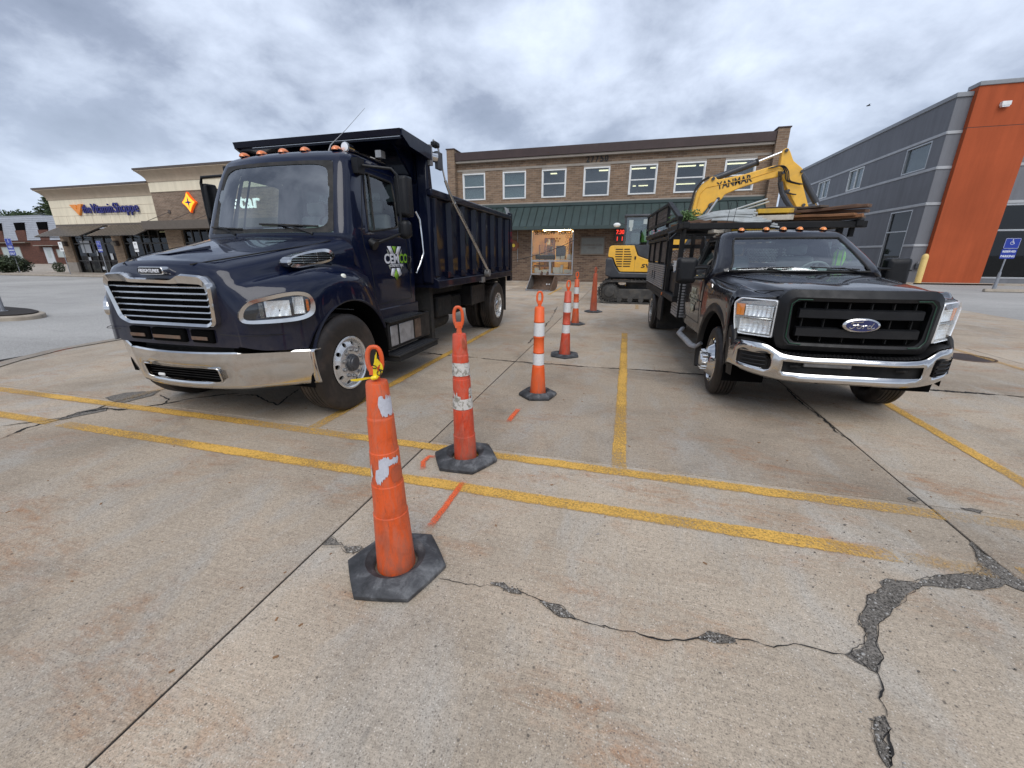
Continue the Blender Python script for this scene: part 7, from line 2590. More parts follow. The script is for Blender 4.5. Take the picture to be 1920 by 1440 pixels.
fg = m.done('grille', 'plastic_black', ft, angle=40)
m = M()
m.face(GPn(gi, 0.085))
m.done('grille_back', 'void_black', fg)
for z0, z1 in ((1.055, 1.145), (0.885, 0.975)):
    m = M()
    m.rings([[(x, fy(x) + 0.02, z0), (x, fy(x) - 0.002, z0 + 0.009), (x, fy(x) - 0.002, z1 - 0.009), (x, fy(x) + 0.02, z1), (x, fy(x) + 0.06, z1), (x, fy(x) + 0.06, z0)] for x in [-0.49 + 0.98 * k / 12 for k in range(13)]])
    m.done('grille_bar', 'plastic_black', fg, angle=50)
for k in range(6):
    x = -0.44 + 0.176 * k
    M().box(x - 0.004, x + 0.004, fy(x) + 0.045, fy(x) + 0.08, 0.84, 1.20).done('grille_rib', 'under_dark', fg)
for sg in (1, -1):
    M().tube([(sg * x, fy(x) - 0.004, z) for x, z in [(0.41, 1.226), (0.52, 1.226), (0.565, 1.185), (0.563, 0.875), (0.52, 0.818), (0.43, 0.812)]], 0.0045, 4).done('green_stripe', 'green_stripe', fg)
em = M()
em.lathe([(0.0, 0.012), (0.11, 0.012), (0.130, 0.008), (0.148, 0.0), (0.152, -0.03), (0.145, -0.03)], (0, 0, 0), 'z', 40)
em.bm.transform(Matrix.Translation((0, -0.965, 1.012)) @ Matrix.Rotation(R(90), 4, 'X') @ Matrix.Diagonal((1.0, 0.43, 1, 1)))
emb = em.done('emblem', 'chrome', fg)
em = M()
em.lathe([(0.0, 0.0145), (0.1255, 0.0145), (0.1255, 0.010)], (0, 0, 0), 'z', 40)
em.bm.transform(Matrix.Translation((0, -0.965, 1.012)) @ Matrix.Rotation(R(90), 4, 'X') @ Matrix.Diagonal((1.0, 0.41, 1, 1)))
em.done('emblem_face', 'blue_badge', emb)
# flowing script on the oval badge, drawn as strokes
scr = [
    [(-0.060, 0.026), (-0.075, 0.020), (-0.070, 0.032), (-0.045, 0.037), (-0.012, 0.036), (0.000, 0.040)],
    [(-0.030, 0.034), (-0.042, 0.010), (-0.056, -0.014), (-0.070, -0.022), (-0.080, -0.014), (-0.074, -0.006)],
    [(-0.062, 0.008), (-0.040, 0.010), (-0.026, 0.014)],
    [(-0.018, 0.008), (-0.030, 0.000), (-0.032, -0.014), (-0.020, -0.020), (-0.008, -0.010), (-0.008, 0.004), (-0.018, 0.008)],
    [(-0.008, 0.004), (0.004, 0.002), (0.012, 0.008), (0.008, -0.010), (0.004, -0.020)],
    [(0.010, -0.004), (0.018, 0.006), (0.028, 0.008)],
    [(0.058, 0.006), (0.044, 0.006), (0.034, -0.008), (0.040, -0.020), (0.052, -0.014), (0.060, 0.002), (0.070, 0.030)],
    [(0.060, 0.002), (0.056, -0.016), (0.066, -0.020), (0.080, -0.010)]]
m = M()
for s_ in scr:
    pth = catmull([(x * 1.22, 0, z * 1.02) for x, z in s_], 3)
    m.tube([(p.x, -0.9815, 1.006 + p.z) for p in pth], 0.0040, 5)
m.done('emblem_script', 'chrome', emb)
# bumper
def fbd(w_):
    a = abs(w_)
    return herm([(0, (-1.03,)), (0.45, (-1.01,)), (0.65, (-0.95,)), (0.85, (-0.84,)), (0.965, (-0.66,))], a)[0]
def fbt(w_):
    return herm([(0, (0.705,)), (0.52, (0.710,)), (0.58, (0.722,)), (0.70, (0.790,)), (0.80, (0.805,)), (0.965, (0.800,))], abs(w_))[0]
def fbb(w_):
    return herm([(0, (0.455,)), (0.60, (0.462,)), (0.80, (0.495,)), (0.965, (0.54,))], abs(w_))[0]
wl = [0, 0.15, 0.3, 0.42, 0.50, 0.535, 0.57, 0.60, 0.64, 0.67, 0.70, 0.76, 0.82, 0.88, 0.91, 0.935, 0.955, 0.965]
wl = [-x for x in wl[::-1]] + wl[1:]
def fbp(w_, t, o=0.0):
    z0, z1 = fbb(w_), fbt(w_)
    a = abs(w_)
    zs_ = [z0, z0 + 0.02, 0.548 + max(0, a - 0.6) * 0.12, 0.60, 0.655 + (0.055 if a > 0.62 else 0), z1 - 0.02 if z1 - 0.02 > 0.665 else z1 - 0.02, z1]
    zs_.sort()
    return V3((w_, fbd(w_) - o + 0.03 * ((t - 3) / 3) ** 2 * (1 if t > 3 else 1.2), zs_[t]))
m = M()
v = [[m.bm.verts.new(fbp(w_, t)) for t in range(7)] for w_ in wl]
for i in range(len(wl) - 1):
    for j in range(6):
        c_ = abs((wl[i] + wl[i + 1]) / 2)
        if c_ < 0.57 and j in (2, 3):
            continue
        if 0.67 < c_ < 0.91 and j in (2, 3):
            continue
        m.bm.faces.new([v[i][j], v[i + 1][j], v[i + 1][j + 1], v[i][j + 1]])
m.between([fbp(w_, 6) for w_ in wl], [fbp(w_, 6) + V3((0, 0.03, 0.004)) for w_ in wl])
fbm = m.done('bumper', 'chrome', ft, angle=35, weld=True, solid=0.01)
m = M()
m.between([fbp(w_, 6) + V3((0, 0.03, 0.005)) for w_ in wl], [V3((w_, -0.74 if abs(w_) < 0.7 else -0.62, fbt(w_) + 0.012)) for w_ in wl])
stp = m.done('bumper_step_pad', 'matte_black', fbm)
tr_ = M()
for i in range(34):
    for j in range(3):
        x = -0.56 + i * 0.033 + (j % 2) * 0.016
        y = fbd(x) + 0.05 + j * 0.035
        tr_.bar((x, y, fbt(x) + 0.012), (x + 0.02, y + 0.015, fbt(x) + 0.013), 0.007, 0.006)
tr_.done('pad_tread', 'plastic_black', stp)['kind'] = 'stuff'
M().box(-0.60, 0.60, -0.93, -0.85, 0.50, 0.69).done('bumper_recess', 'under_dark', fbm)
M().box(-0.38, 0.02, -0.96, -0.93, 0.60, 0.645).done('tow_beam', 'dull_steel', fbm, bevel=0.01)
for x in (-0.45, 0.42):
    M().tube([(x - 0.04, -0.95, 0.60), (x, -0.98, 0.61), (x + 0.04, -0.95, 0.60)], 0.012, 6).done('tow_hook', 'under_dark', fbm)
for sg in (1, -1):
    m = M()
    fo = rpoly([(0.675, 0.56), (0.675, 0.66), (0.715, 0.712), (0.895, 0.722), (0.905, 0.70), (0.905, 0.59), (0.89, 0.572)], 0.02, 3)
    f3 = lambda o, k: [V3((sg * (0.79 + (x - 0.79) * k), fbd(0.79 + (x - 0.79) * k) + o, 0.64 + (z - 0.64) * k)) for x, z in fo]
    m.between(f3(0.03, 1.06), f3(-0.012, 1.02), True)
    m.between(f3(-0.012, 1.02), f3(0.02, 0.94), True)
    fp = m.done('fog_bezel', 'plastic_black', fbm)
    m = M()
    m.face(f3(0.018, 0.97))
    m.done('fog_insert', 'plastic_black', fp)
    for k in range(3):
        z = 0.595 + k * 0.038
        M().tube([(sg * x, fbd(x) + 0.008, z) for x in (0.70, 0.76, 0.82, 0.88)], 0.008, 6).done('fog_slat', 'matte_black', fp)
M().box(-0.55, 0.55, -0.80, -0.5, 0.42, 0.55).done('cross_member', 'under_dark', ft)

# front wheels: polished, hub standing proud with chrome nut covers
def ford_wheel(parent, loc, sg, rear=False, yaw=0.0):
    Rr, w, rim = 0.405, 0.235, 0.255
    rr = M()
    if rear:
        rr.lathe([(rim, -0.01), (rim + 0.01, 0.003), (rim - 0.02, -0.005), (0.235, -0.12), (0.18, -0.145), (0.10, -0.14), (0.09, -0.04), (0.0, -0.03)], n=48, axis='x')
    else:
        rr.lathe([(rim, -0.02), (rim + 0.012, 0.0), (rim - 0.004, 0.010), (rim - 0.022, -0.004), (0.222, -0.03), (0.19, 0.005), (0.165, 0.045), (0.145, 0.062), (0.085, 0.066), (0.078, 0.066), (0.074, 0.115), (0.066, 0.13), (0.0, 0.135)], n=56, axis='x')
    if sg < 0:
        rr.bm.transform(Matrix.Scale(-1, 4, V3((1, 0, 0))))
    o = rr.done('wheel', 'chrome' if not rear else 'aluminium', parent, angle=35)
    o.location = loc
    o.rotation_euler = (0, 0, yaw)

    def add(m, name, mat, **kw):
        if sg < 0:
            m.bm.transform(Matrix.Scale(-1, 4, V3((1, 0, 0))))
        return m.done(name, mat, o, **kw)
    m = M()
    tyre_mesh(Rr, w, rim, m)
    add(m, 'tyre', 'tyre_wall')
    if rear:
        m = M()
        tyre_mesh(Rr, w, rim, m)
        m.bm.transform(Matrix.Translation((-w - 0.05, 0, 0)))
        add(m, 'inner_tyre', 'tyre_wall')
    else:
        for k in range(10):
            a = 2 * PI * k / 10
            c, s_ = math.cos(a) * 0.112, math.sin(a) * 0.112
            m = M().lathe([(0.019, 0.06), (0.019, 0.085), (0.015, 0.105), (0.014, 0.118), (0.0, 0.122)], (0, c, s_), 'x', 10)
            add(m, 'lug_nut', 'chrome')
        for k in range(6):
            a = 2 * PI * (k + 0.4) / 6
            m = M().lathe([(0.0, 0.0), (0.022, -0.002), (0.022, -0.02)], (0.0, math.cos(a) * 0.202, math.sin(a) * 0.202), 'x', 12)
            add(m, 'hand_hole', 'under_dark')
    return o


ford_wheel(ft, (-0.94, 0, 0.405), -1, yaw=R(-4))
ford_wheel(ft, (0.94, 0, 0.405), 1, yaw=R(-4))
ford_wheel(ft, (-1.13, 4.62, 0.405), -1, True)
ford_wheel(ft, (1.13, 4.62, 0.405), 1, True)
for s_ in (-0.42, 0.42):
    M().box(s_ - 0.04, s_ + 0.04, -0.8, 6.0, 0.60, 0.80).done('frame_rail', 'under_dark', ft)
M().cyl((-0.8, 0, 0.40), (0.8, 0, 0.40), 0.06, n=12).done('front_axle', 'under_dark', ft)
M().cyl((-0.9, 4.62, 0.40), (0.9, 4.62, 0.40), 0.08, n=12).done('rear_axle', 'under_dark', ft)
M().box(-0.35, 0.35, -0.4, 2.0, 0.42, 0.9).done('engine', 'under_dark', ft, bevel=0.04)
# mirrors
for sg in (1, -1):
    x0, x1 = sorted((sg * 1.075, sg * 1.325))
    hm = M()
    hm.rings([[(x0 + (x1 - x0) * (0.5 + 0.5 * a_ * sc_), 0.80 + k_, 1.415 + b_ * 0.165 * sc_) for a_, b_ in ((-1, -1), (1, -1), (1, 1), (-1, 1))] for k_, sc_ in ((-0.06, 0.82), (-0.03, 0.97), (0.06, 1.0), (0.10, 0.97))])
    h_ = hm.done('mirror', 'plastic_black', ft, bevel=0.035, bseg=3)
    M().box(x0 + 0.02, x1 - 0.02, 0.901, 0.905, 1.30, 1.56).done('mirror_glass', 'chrome', h_)
    M().box(x0 - 0.0, x1 + 0.0, 0.745, 0.75, 1.43, 1.445).done('mirror_band', 'matte_black', h_)
    m = M()
    m.tube([(sg * 0.93, 0.70, 1.452), (sg * 1.0, 0.74, 1.455), (sg * 1.2, 0.78, 1.452)], 0.017, 8)
    m.tube([(sg * 0.95, 0.74, 1.335), (sg * 1.02, 0.76, 1.325), (sg * 1.2, 0.79, 1.32)], 0.025, 8)
    m.tube([(sg * 0.94, 0.70, 1.47), (sg * 0.965, 0.70, 1.40), (sg * 0.96, 0.72, 1.30)], 0.018, 8)
    m.done('mirror_arm', 'plastic_black', ft)
for w_, d_, z_ in [(-0.49, 1.205, 1.925), (-0.20, 1.165, 1.928), (0.0, 1.15, 1.928), (0.20, 1.165, 1.928), (0.49, 1.205, 1.925)]:
    lm = M().ball((w_, d_, z_), 0.038, (1.05, 1.4, 1.05), 14, 8, True).done('marker_light', 'orange_lamp', ft)
    M().lathe([(0.0, z_ - 0.006), (0.046, z_ - 0.006), (0.044, z_ + 0.008), (0.0, z_ + 0.008)], (w_, d_, 0), n=14).done('light_base', 'plastic_black', lm)
for w_ in (-0.66, -0.58):
    M().tube([(w_, 1.35, 1.91), (w_ + 0.035, 1.35, 2.30)], [0.004, 0.0025], 5).done('antenna', 'matte_black', ft)
door_logo(ft, -0.992, 1.17, 1.0, 0.175, -1, ('logo_faded', 'logo_faded', 'grey_print'))
door_logo(ft, 0.992, 1.17, 1.0, 0.175, 1, ('logo_faded', 'logo_faded', 'grey_print'))
M().prism([(0.30, 1.235), (0.50, 1.255), (0.52, 1.295), (0.33, 1.275)], 'x', -0.972, -0.962).done('fender_badge', 'chrome', ft)
for k in range(2):
    M().cyl((-0.25 + 0.45 * k, 0.20, 1.40), (-0.25 + 0.45 * k, 0.20, 1.415), 0.014, n=10).done('washer_jet', 'matte_black', fh)

# flatbed body behind the cab
bw = 1.13
M().box(-bw, bw, 2.05, 6.1, 0.86, 0.96).done('bed_deck', 'matte_black', ft, bevel=0.01)
for sg in (1, -1):
    x0, x1 = sorted((sg * 0.80, sg * 1.03))
    bx_ = M().box(x0, x1, 2.0, 2.60, 0.60, 1.19).done('side_box', 'matte_black', ft, bevel=0.01)
    sl_ = M()
    for k in range(12):
        z = 0.625 + k * 0.046
        a, b = sorted((sg * 1.03, sg * 1.042))
        sl_.box(a, b, 2.03, 2.57, z, z + 0.032)
    sl_.done('box_louvres', 'tread_plate', bx_)['kind'] = 'stuff'
    sl_ = M()
    for k in range(12):
        z = 0.625 + k * 0.046
        sl_.box(x0 + 0.03, x1 - 0.03, 1.988, 2.0, z, z + 0.030)
    sl_.done('box_louvres', 'tread_plate', bx_)['kind'] = 'stuff'
    x0, x1 = sorted((sg * 0.75, sg * 1.13))
    bx_ = M().box(x0, x1, 3.17, 6.05, 0.965, 1.44).done('side_box', 'matte_black', ft, bevel=0.01)
    a, b = sorted((sg * 1.131, sg * 1.15))
    sl_ = M()
    for k in range(11):
        z = 0.985 + k * 0.041
        sl_.box(a, b, 3.22, 4.55, z, z + 0.028)
        sl_.box(a, b, 4.65, 6.0, z, z + 0.028)
    sl_.done('box_louvres', 'tread_plate', bx_)['kind'] = 'stuff'
    for y in (4.45, 4.85):
        M().box(a + 0.01 * sg, b + 0.012 * sg, y - 0.02, y + 0.02, 1.10, 1.28).done('box_latch', 'under_dark', bx_)
    # caged side above the boxes
    for k in range(4):
        y = 3.15 + 0.96 * k
        M().box(sg * 1.12 - 0.03, sg * 1.12 + 0.03, y - 0.03, y + 0.03, 1.44, 1.95).done('side_post', 'matte_black', ft)
    for k in range(3):
        y = 3.15 + 0.96 * k
        M().box(sg * 1.10 - 0.012, sg * 1.10 + 0.012, y + 0.04, y + 0.92, 1.47, 1.86).done('side_panel', 'grey_board', ft)
    M().box(sg * 1.12 - 0.035, sg * 1.12 + 0.035, 3.1, 6.1, 1.88, 1.94).done('side_rail', 'matte_black', ft)
    # skirt, braces and flap round the rear wheels
    M().box(sg * 1.1 - 0.03, sg * 1.1 + 0.03, 3.1, 6.1, 0.80, 0.858).done('skirt_rail', 'matte_black', ft)
    M().bar((sg * 1.1, 3.55, 0.80), (sg * 1.1, 4.0, 0.20), 0.04, 0.05, (1, 0, 0)).done('skirt_brace', 'matte_black', ft)
    x0, x1 = sorted((sg * 0.55, sg * 1.12))
    M().box(x0, x1, 3.50, 3.54, 0.18, 0.82).done('mud_flap', 'rubber', ft)
    M().box(sg * 1.12 - 0.02, sg * 1.12 + 0.02, 3.02, 3.52, 0.40, 0.84).done('skirt_panel', 'matte_black', ft, bevel=0.01)
    M().cyl((sg * 1.135, 3.2, 0.90), (sg * 1.15, 3.2, 0.90), 0.03, n=12).done('side_reflector', 'amber_lens', ft)
M().box(-1.05, -0.62, 2.15, 3.05, 0.965, 1.33).done('deck_box', 'plastic_black', ft, bevel=0.02)
# headboard with expanded metal mesh
hb = M()
for x0, x1, z0, z1 in [(-1.12, -1.06, 0.96, 2.0), (1.06, 1.12, 0.96, 2.0), (-0.75, -0.69, 0.96, 1.95), (0.69, 0.75, 0.96, 1.95), (-1.06, 1.06, 1.72, 1.79), (-1.06, 1.06, 1.36, 1.42)]:
    hb.box(x0, x1, 3.02, 3.08, z0, z1)
hbo = hb.done('headboard', 'matte_black', ft)
for x0, x1 in ((-1.06, -0.75), (-0.69, 0.69), (0.75, 1.06)):
    ms = M()
    n = int((x1 - x0) / 0.045)
    for r_ in range(11):
        z = 1.43 + r_ * 0.027
        for k in range(n):
            x = x0 + (x1 - x0) * (k + (0.5 if r_ % 2 else 0)) / n
            if x + 0.045 > x1:
                continue
            ms.bar((x, 3.03, z), (x + 0.022, 3.03, z + 0.013), 0.006, 0.005)
            ms.bar((x + 0.022, 3.03, z + 0.013), (x + 0.045, 3.03, z), 0.006, 0.005)
    ms.done('wire_mesh', 'aluminium', hbo)['kind'] = 'stuff'
# overhead rack
rk = M()
for sg in (1, -1):
    for y in (2.05, 4.0, 6.0):
        rk.box(sg * 1.08 - 0.035, sg * 1.08 + 0.035, y - 0.035, y + 0.035, 0.96, 2.0)
rk.done('rack_posts', 'matte_black', ft)['kind'] = 'stuff'
for sg in (1, -1):
    x = sg * 1.12
    M().box(x - 0.045, x + 0.045, 1.64, 7.0, 1.99, 2.08).done('rack_beam', 'matte_black', ft, bevel=0.008)
for k, y in enumerate((1.70, 2.55, 3.6, 4.7, 5.8, 6.9)):
    M().box(-1.16 if k else -1.12, 1.16 if k else 1.22, y - 0.045, y + 0.045, 1.975 if k == 0 else 2.0, 2.062 if k == 0 else 2.075).done('cross_beam', 'matte_black', ft, bevel=0.008)
M().box(1.10, 1.15, 1.8, 1.86, 1.86, 1.98).done('beam_bracket', 'matte_black', ft)
x = -1.15
fr_ = M()
fr_.bar((x, 3.30, 2.50), (x, 6.95, 2.57), 0.05, 0.045).bar((x, 2.05, 2.17), (x, 6.95, 2.23), 0.05, 0.05)
fr_.bar((x, 2.03, 2.16), (x, 3.30, 2.51), 0.07, 0.05)
for y in (3.35, 5.1, 6.9):
    fr_.bar((x, y, 2.10), (x, y, 2.50 + 0.02 * (y - 3.3)), 0.05, 0.05, (1, 0, 0))
fr_.bar((x, 2.08, 2.0), (x, 2.08, 2.18), 0.06, 0.06, (1, 0, 0))
sbd = fr_.done('side_gate', 'matte_black', ft)
for k in range(3):
    z = 2.27 + k * 0.082
    M().bar((x + 0.02, 3.42, z), (x + 0.02, 5.05, z + 0.02), 0.022, 0.075).done('gate_board', 'grey_board', sbd)
    M().bar((x + 0.02, 5.15, z + 0.02), (x + 0.02, 6.85, z + 0.045), 0.022, 0.075).done('gate_board', 'grey_board', sbd)
M().tube([(-1.1, 2.3, 2.02), (-1.25, 2.36, 1.95), (-1.22, 2.5, 1.85), (-1.12, 2.4, 1.95)], 0.02, 6).done('strap_hook', 'machine_dark', ft)


# ---------------------------------------------------------------- the yellow excavator behind the flatbed
ex = thing('excavator', 'yellow compact excavator with raised boom standing behind the black flatbed truck', 'excavator', (0.9, 15.5, 0))
EX = lambda x: x - 0.9
def track(y0, y1):
    xa, xb, h = EX(-0.92), EX(2.35), 0.78
    r = h / 2
    path = []
    for k in range(17):
        a = R(90 + 180 * k / 16)
        path.append((xa + r + math.cos(a) * r, r + math.sin(a) * r))
    for k in range(17):
        a = R(-90 + 180 * k / 16)
        path.append((xb - r + math.cos(a) * r, r + math.sin(a) * r))
    m = M()
    inner = [(xa + r + (x - xa - r) * 0.86 if x < 0 else xb - r + (x - xb + r) * 0.86, r + (z - r) * 0.86) for x, z in path]
    m.between([(x, y0, z) for x, z in path], [(x, y1, z) for x, z in path], True)
    m.between([(x, y0, z) for x, z in inner], [(x, y1, z) for x, z in inner], True)
    m.between([(x, y0, z) for x, z in path], [(x, y0, z) for x, z in inner], True)
    m.between([(x, y1, z) for x, z in path], [(x, y1, z) for x, z in inner], True)
    t = m.done('track', 'track_rubber', ex)
    lg = M()
    P = resample([(x, 0, z) for x, z in path], 62)
    for i, p in enumerate(P):
        q = P[(i + 1) % 62]
        d = (q - p).normalized()
        n = V3((-d.z, 0, d.x)) * -1
        c = V3((EX(0.71), 0, r))
        if (p + n - c).length < (p - c).length:
            n = -n
        lg.bar(p + V3((0, y0 - 0.01, 0)) + n * 0.012, p + V3((0, y1 + 0.01, 0)) + n * 0.012, 0.03, 0.036, n)
    lg.done('track_lugs', 'track_rubber', t)['kind'] = 'stuff'
    fr = M().box(xa + r * 1.3, xb - r * 1.2, y0 + 0.10, y1 - 0.08, 0.15, 0.50).done('track_frame', 'track_steel', t, bevel=0.03)
    for cx_, nm in ((xa + r, 'sprocket'), (xb - r, 'idler')):
        M().lathe([(0.0, y0 + 0.05), (0.17, y0 + 0.06), (0.19, y0 + 0.09), (0.27, y0 + 0.10), (0.30, y0 + 0.12), (0.30, y1 - 0.08), (0.0, y1 - 0.06)], (cx_, 0, r), 'y', 22).done(nm, 'track_steel', t, bevel=0.006)
    for k in range(6):
        x = xa + r * 1.9 + k * (xb - xa - r * 3.8) / 5
        M().cyl((x, y0 + 0.06, 0.13), (x, y1 - 0.06, 0.13), 0.085, n=14).done('roller', 'track_steel', t)
    tm = M()
    for k in range(22):
        a = 2 * PI * k / 22
        tm.box(-0.02, 0.02, y0 + 0.08, y0 + 0.16, 0.285, 0.33, Matrix.Translation((xa + r, 0, r)) @ Matrix.Rotation(a, 4, 'Y'))
    tm.done('sprocket_teeth', 'track_steel', t)['kind'] = 'stuff'


Y = lambda y: y - 15.5
track(Y(14.45), Y(14.92))
track(Y(16.15), Y(16.6))
M().box(EX(0.0), EX(1.6), Y(14.9), Y(16.2), 0.35, 0.72).done('undercarriage', 'track_steel', ex, bevel=0.04)
M().cyl((EX(0.75), 0, 0.70), (EX(0.75), 0, 0.86), 0.48, n=28).done('swing_ring', 'track_steel', ex)
M().prism([(EX(2.45), 0.12), (EX(2.55), 0.10), (EX(2.62), 0.35), (EX(2.50), 0.62), (EX(2.42), 0.6)], 'y', Y(14.4), Y(16.65)).done('dozer_blade', 'yellow_machine', ex)
# upper body: dark skirt, rounded yellow counterweight side, dark hood
YN, YF = Y(14.60), Y(16.60)
lo_ = rpoly([(EX(-0.71), 0.93), (EX(-0.72), 1.50), (EX(-0.50), 1.51), (EX(-0.42), 1.30), (EX(-0.25), 1.045), (EX(1.5), 1.02), (EX(1.5), 0.86), (EX(-0.5), 0.85)], 0.06, 4)
M().prism(lo_, 'y', YN, YF).done('lower_body', 'machine_dark', ex, bevel=0.04, bseg=3)
up_ = rpoly([(EX(-0.66), 1.54), (EX(-0.63), 1.905), (EX(0.17), 1.905), (EX(0.31), 1.57), (EX(0.66), 1.45), (EX(1.25), 1.45), (EX(1.25), 1.05), (EX(-0.24), 1.06), (EX(-0.40), 1.32), (EX(-0.48), 1.52)], [0.05, 0.12, 0.02, 0.05, 0.05, 0.02, 0.02, 0.05, 0.05, 0.05], 4)
eb = M().prism(up_, 'y', YN + 0.02, YF - 0.02).done('counterweight', 'yellow_machine', ex, bevel=0.05, bseg=4)
hd = [(EX(0.19), 1.90), (EX(0.33), 1.60), (EX(0.67), 1.47), (EX(1.25), 1.47), (EX(1.25), 1.80), (EX(0.60), 1.93)]
M().prism(rpoly(hd, 0.04, 3), 'y', YN + 0.04, YF - 0.04).done('engine_hood', 'machine_dark', ex, bevel=0.04, bseg=3)
for r_ in range(8):
    z = 1.80 - r_ * 0.078
    for a, b in ((-0.42 + 0.02 * max(0, r_ - 3), -0.18), (-0.14, 0.04 + 0.025 * min(r_, 3) - 0.01 * max(0, r_ - 4))):
        M().box(EX(a), EX(b), YN - 0.004 + 0.02, YN + 0.03, z - 0.034, z).done('vent_slot', 'under_dark', eb)
M().box(EX(0.23), EX(0.235), YN + 0.016, YN + 0.02, 1.06, 1.5).done('door_seam', 'machine_dark', eb)
M().box(EX(0.21), EX(0.26), YN + 0.01, YN + 0.02, 1.46, 1.56).done('latch', 'under_dark', eb)
text_part('body_lettering', 'SV100', 0.17, 'black_print', eb, (EX(0.80), YN + 0.012, 1.25), (1, 0, 0), (0, 0, 1), 0.003, 0.003, fit=0.72, shear=0.2)
# cab on the far side
cx0, cx1, cy0, cy1, cz0, cz1 = EX(-0.17), EX(1.25), Y(15.55), Y(16.5), 1.9, 2.90
fr = M()
for x in (cx0, EX(0.62), cx1):
    for y in (cy0, cy1):
        fr.box(x - 0.035, x + 0.035, y - 0.03, y + 0.03, cz0, cz1 - 0.05)
cbf = fr.done('cab_frame', 'machine_dark', ex)
cbf['kind'] = 'stuff'
M().box(cx0 - 0.06, cx1 + 0.06, cy0 - 0.06, cy1 + 0.06, cz1 - 0.05, cz1 + 0.04).done('cab_roof', 'machine_dark', ex, bevel=0.03, bseg=3)
M().box(cx0, cx1, cy0, cy1, 1.85, cz0 + 0.03).done('cab_base', 'machine_dark', ex, bevel=0.02)
for nm, a in (('near', (cx0 + 0.035, cx1 - 0.035, cy0 - 0.006, cy0 + 0.002)), ('far', (cx0 + 0.035, cx1 - 0.035, cy1 - 0.002, cy1 + 0.006))):
    M().box(a[0], a[1], a[2], a[3], cz0 + 0.05, cz1 - 0.06).done('cab_pane', 'pane_glass', ex)
M().box(cx0 - 0.006, cx0 + 0.002, cy0 + 0.03, cy1 - 0.03, cz0 + 0.05, cz1 - 0.06).done('cab_pane', 'pane_glass', ex)
for x, z, w, h in [(-0.06, 2.52, 0.14, 0.24), (-0.02, 2.40, 0.08, 0.12), (0.42, 2.62, 0.16, 0.16)]:
    M().box(EX(x), EX(x + w), cy0 - 0.012, cy0 - 0.007, z, z + h).done('pane_sticker', 'blind_white', ex)
M().box(EX(0.02), EX(0.35), cy0 + 0.1, cy1 - 0.2, 1.95, 2.35).done('seat', 'seat_grey', ex, bevel=0.06)
M().tube([(cx0, cy0, 2.60), (EX(-0.35), cy0 - 0.2, 2.66), (EX(-0.44), cy0 - 0.25, 2.62)], 0.012, 6).done('mirror_arm', 'machine_dark', ex)
M().ball((EX(-0.46), cy0 - 0.25, 2.59), 0.12, (1.0, 0.5, 0.62)).done('mirror', 'white_paint', ex)
M().lathe([(0.0, 2.94), (0.13, 2.93), (0.16, 2.90)], (EX(0.2), Y(16.0), -0.42), n=16).done('work_lamp', 'lens_silver', ex)
# boom
BY0, BY1 = Y(15.46), Y(15.74)
bp_ = [(1.45, 1.75), (1.42, 2.05), (1.72, 2.55), (1.90, 2.85), (1.94, 3.20), (1.99, 3.58), (2.12, 3.80), (2.30, 3.90), (2.36, 4.00), (2.50, 3.99), (2.56, 3.90), (3.30, 4.02), (4.10, 4.23), (4.28, 4.22), (4.42, 4.10), (4.36, 3.92), (3.9, 3.84),
       (3.22, 3.62), (2.84, 3.46), (2.76, 3.31), (2.60, 3.26), (2.45, 3.22), (2.38, 3.08), (2.26, 2.92), (2.10, 2.62), (1.80, 1.80)]
bo_ = M().prism([(EX(x), z) for x, z in rpoly(bp_, 0.05, 3)], 'y', BY0, BY1).done('boom', 'yellow_machine', ex, bevel=0.02, bseg=2)
text_part('boom_lettering', 'YANMAR', 0.30, 'black_print', bo_, (EX(3.06), BY0 - 0.008, 3.80), (1, 0, 0.205), (-0.2, 0, 1), 0.004, 0.006, fit=1.0)
for x, z in [(2.43, 3.93), (2.66, 3.33), (2.44, 3.16)]:
    M().cyl((EX(x), BY0 - 0.05, z), (EX(x), BY1 + 0.05, z), 0.05, n=14).done('pin', 'machine_dark', bo_)
pl_ = M()
pl_.tube([(EX(x), BY0 - 0.012, z) for x, z in [(2.05, 3.1), (2.1, 3.5), (2.25, 3.68), (2.7, 3.76), (3.5, 3.90), (4.2, 4.10)]], 0.010, 4)
pl_.done('weld_rib', 'yellow_machine', bo_)
# stick
sp2 = [(4.27, 4.60), (4.32, 4.69), (4.42, 4.70), (4.50, 4.58), (4.62, 4.34), (4.90, 4.12), (4.96, 4.02), (4.90, 3.92), (5.02, 3.62), (5.27, 3.05), (5.62, 2.2), (5.48, 2.12), (4.95, 3.02), (4.62, 3.50), (4.38, 3.92), (4.28, 4.2)]
st_ = M().prism([(EX(x), z) for x, z in rpoly(sp2, 0.05, 3)], 'y', BY0 + 0.02, BY1 - 0.02).done('stick', 'yellow_machine', ex, bevel=0.02)
for x, z in [(4.37, 4.62), (4.90, 4.03), (4.40, 4.02), (5.12, 3.08), (4.62, 3.50)]:
    M().cyl((EX(x), BY0 - 0.04, z), (EX(x), BY1 + 0.04, z), 0.045, n=14).done('pin', 'machine_dark', st_)
cyl_ = M().cyl((EX(2.46), Y(15.6), 3.95), (EX(3.66), Y(15.6), 4.37), 0.095, n=16).done('arm_cylinder', 'machine_dark', ex)
M().cyl((EX(3.66), Y(15.6), 4.37), (EX(4.36), Y(15.6), 4.63), 0.042, n=12).done('cylinder_rod', 'chrome', cyl_)
M().cyl((EX(3.62), Y(15.6), 4.355), (EX(3.68), Y(15.6), 4.377), 0.105, n=16).done('cylinder_head', 'under_dark', cyl_)
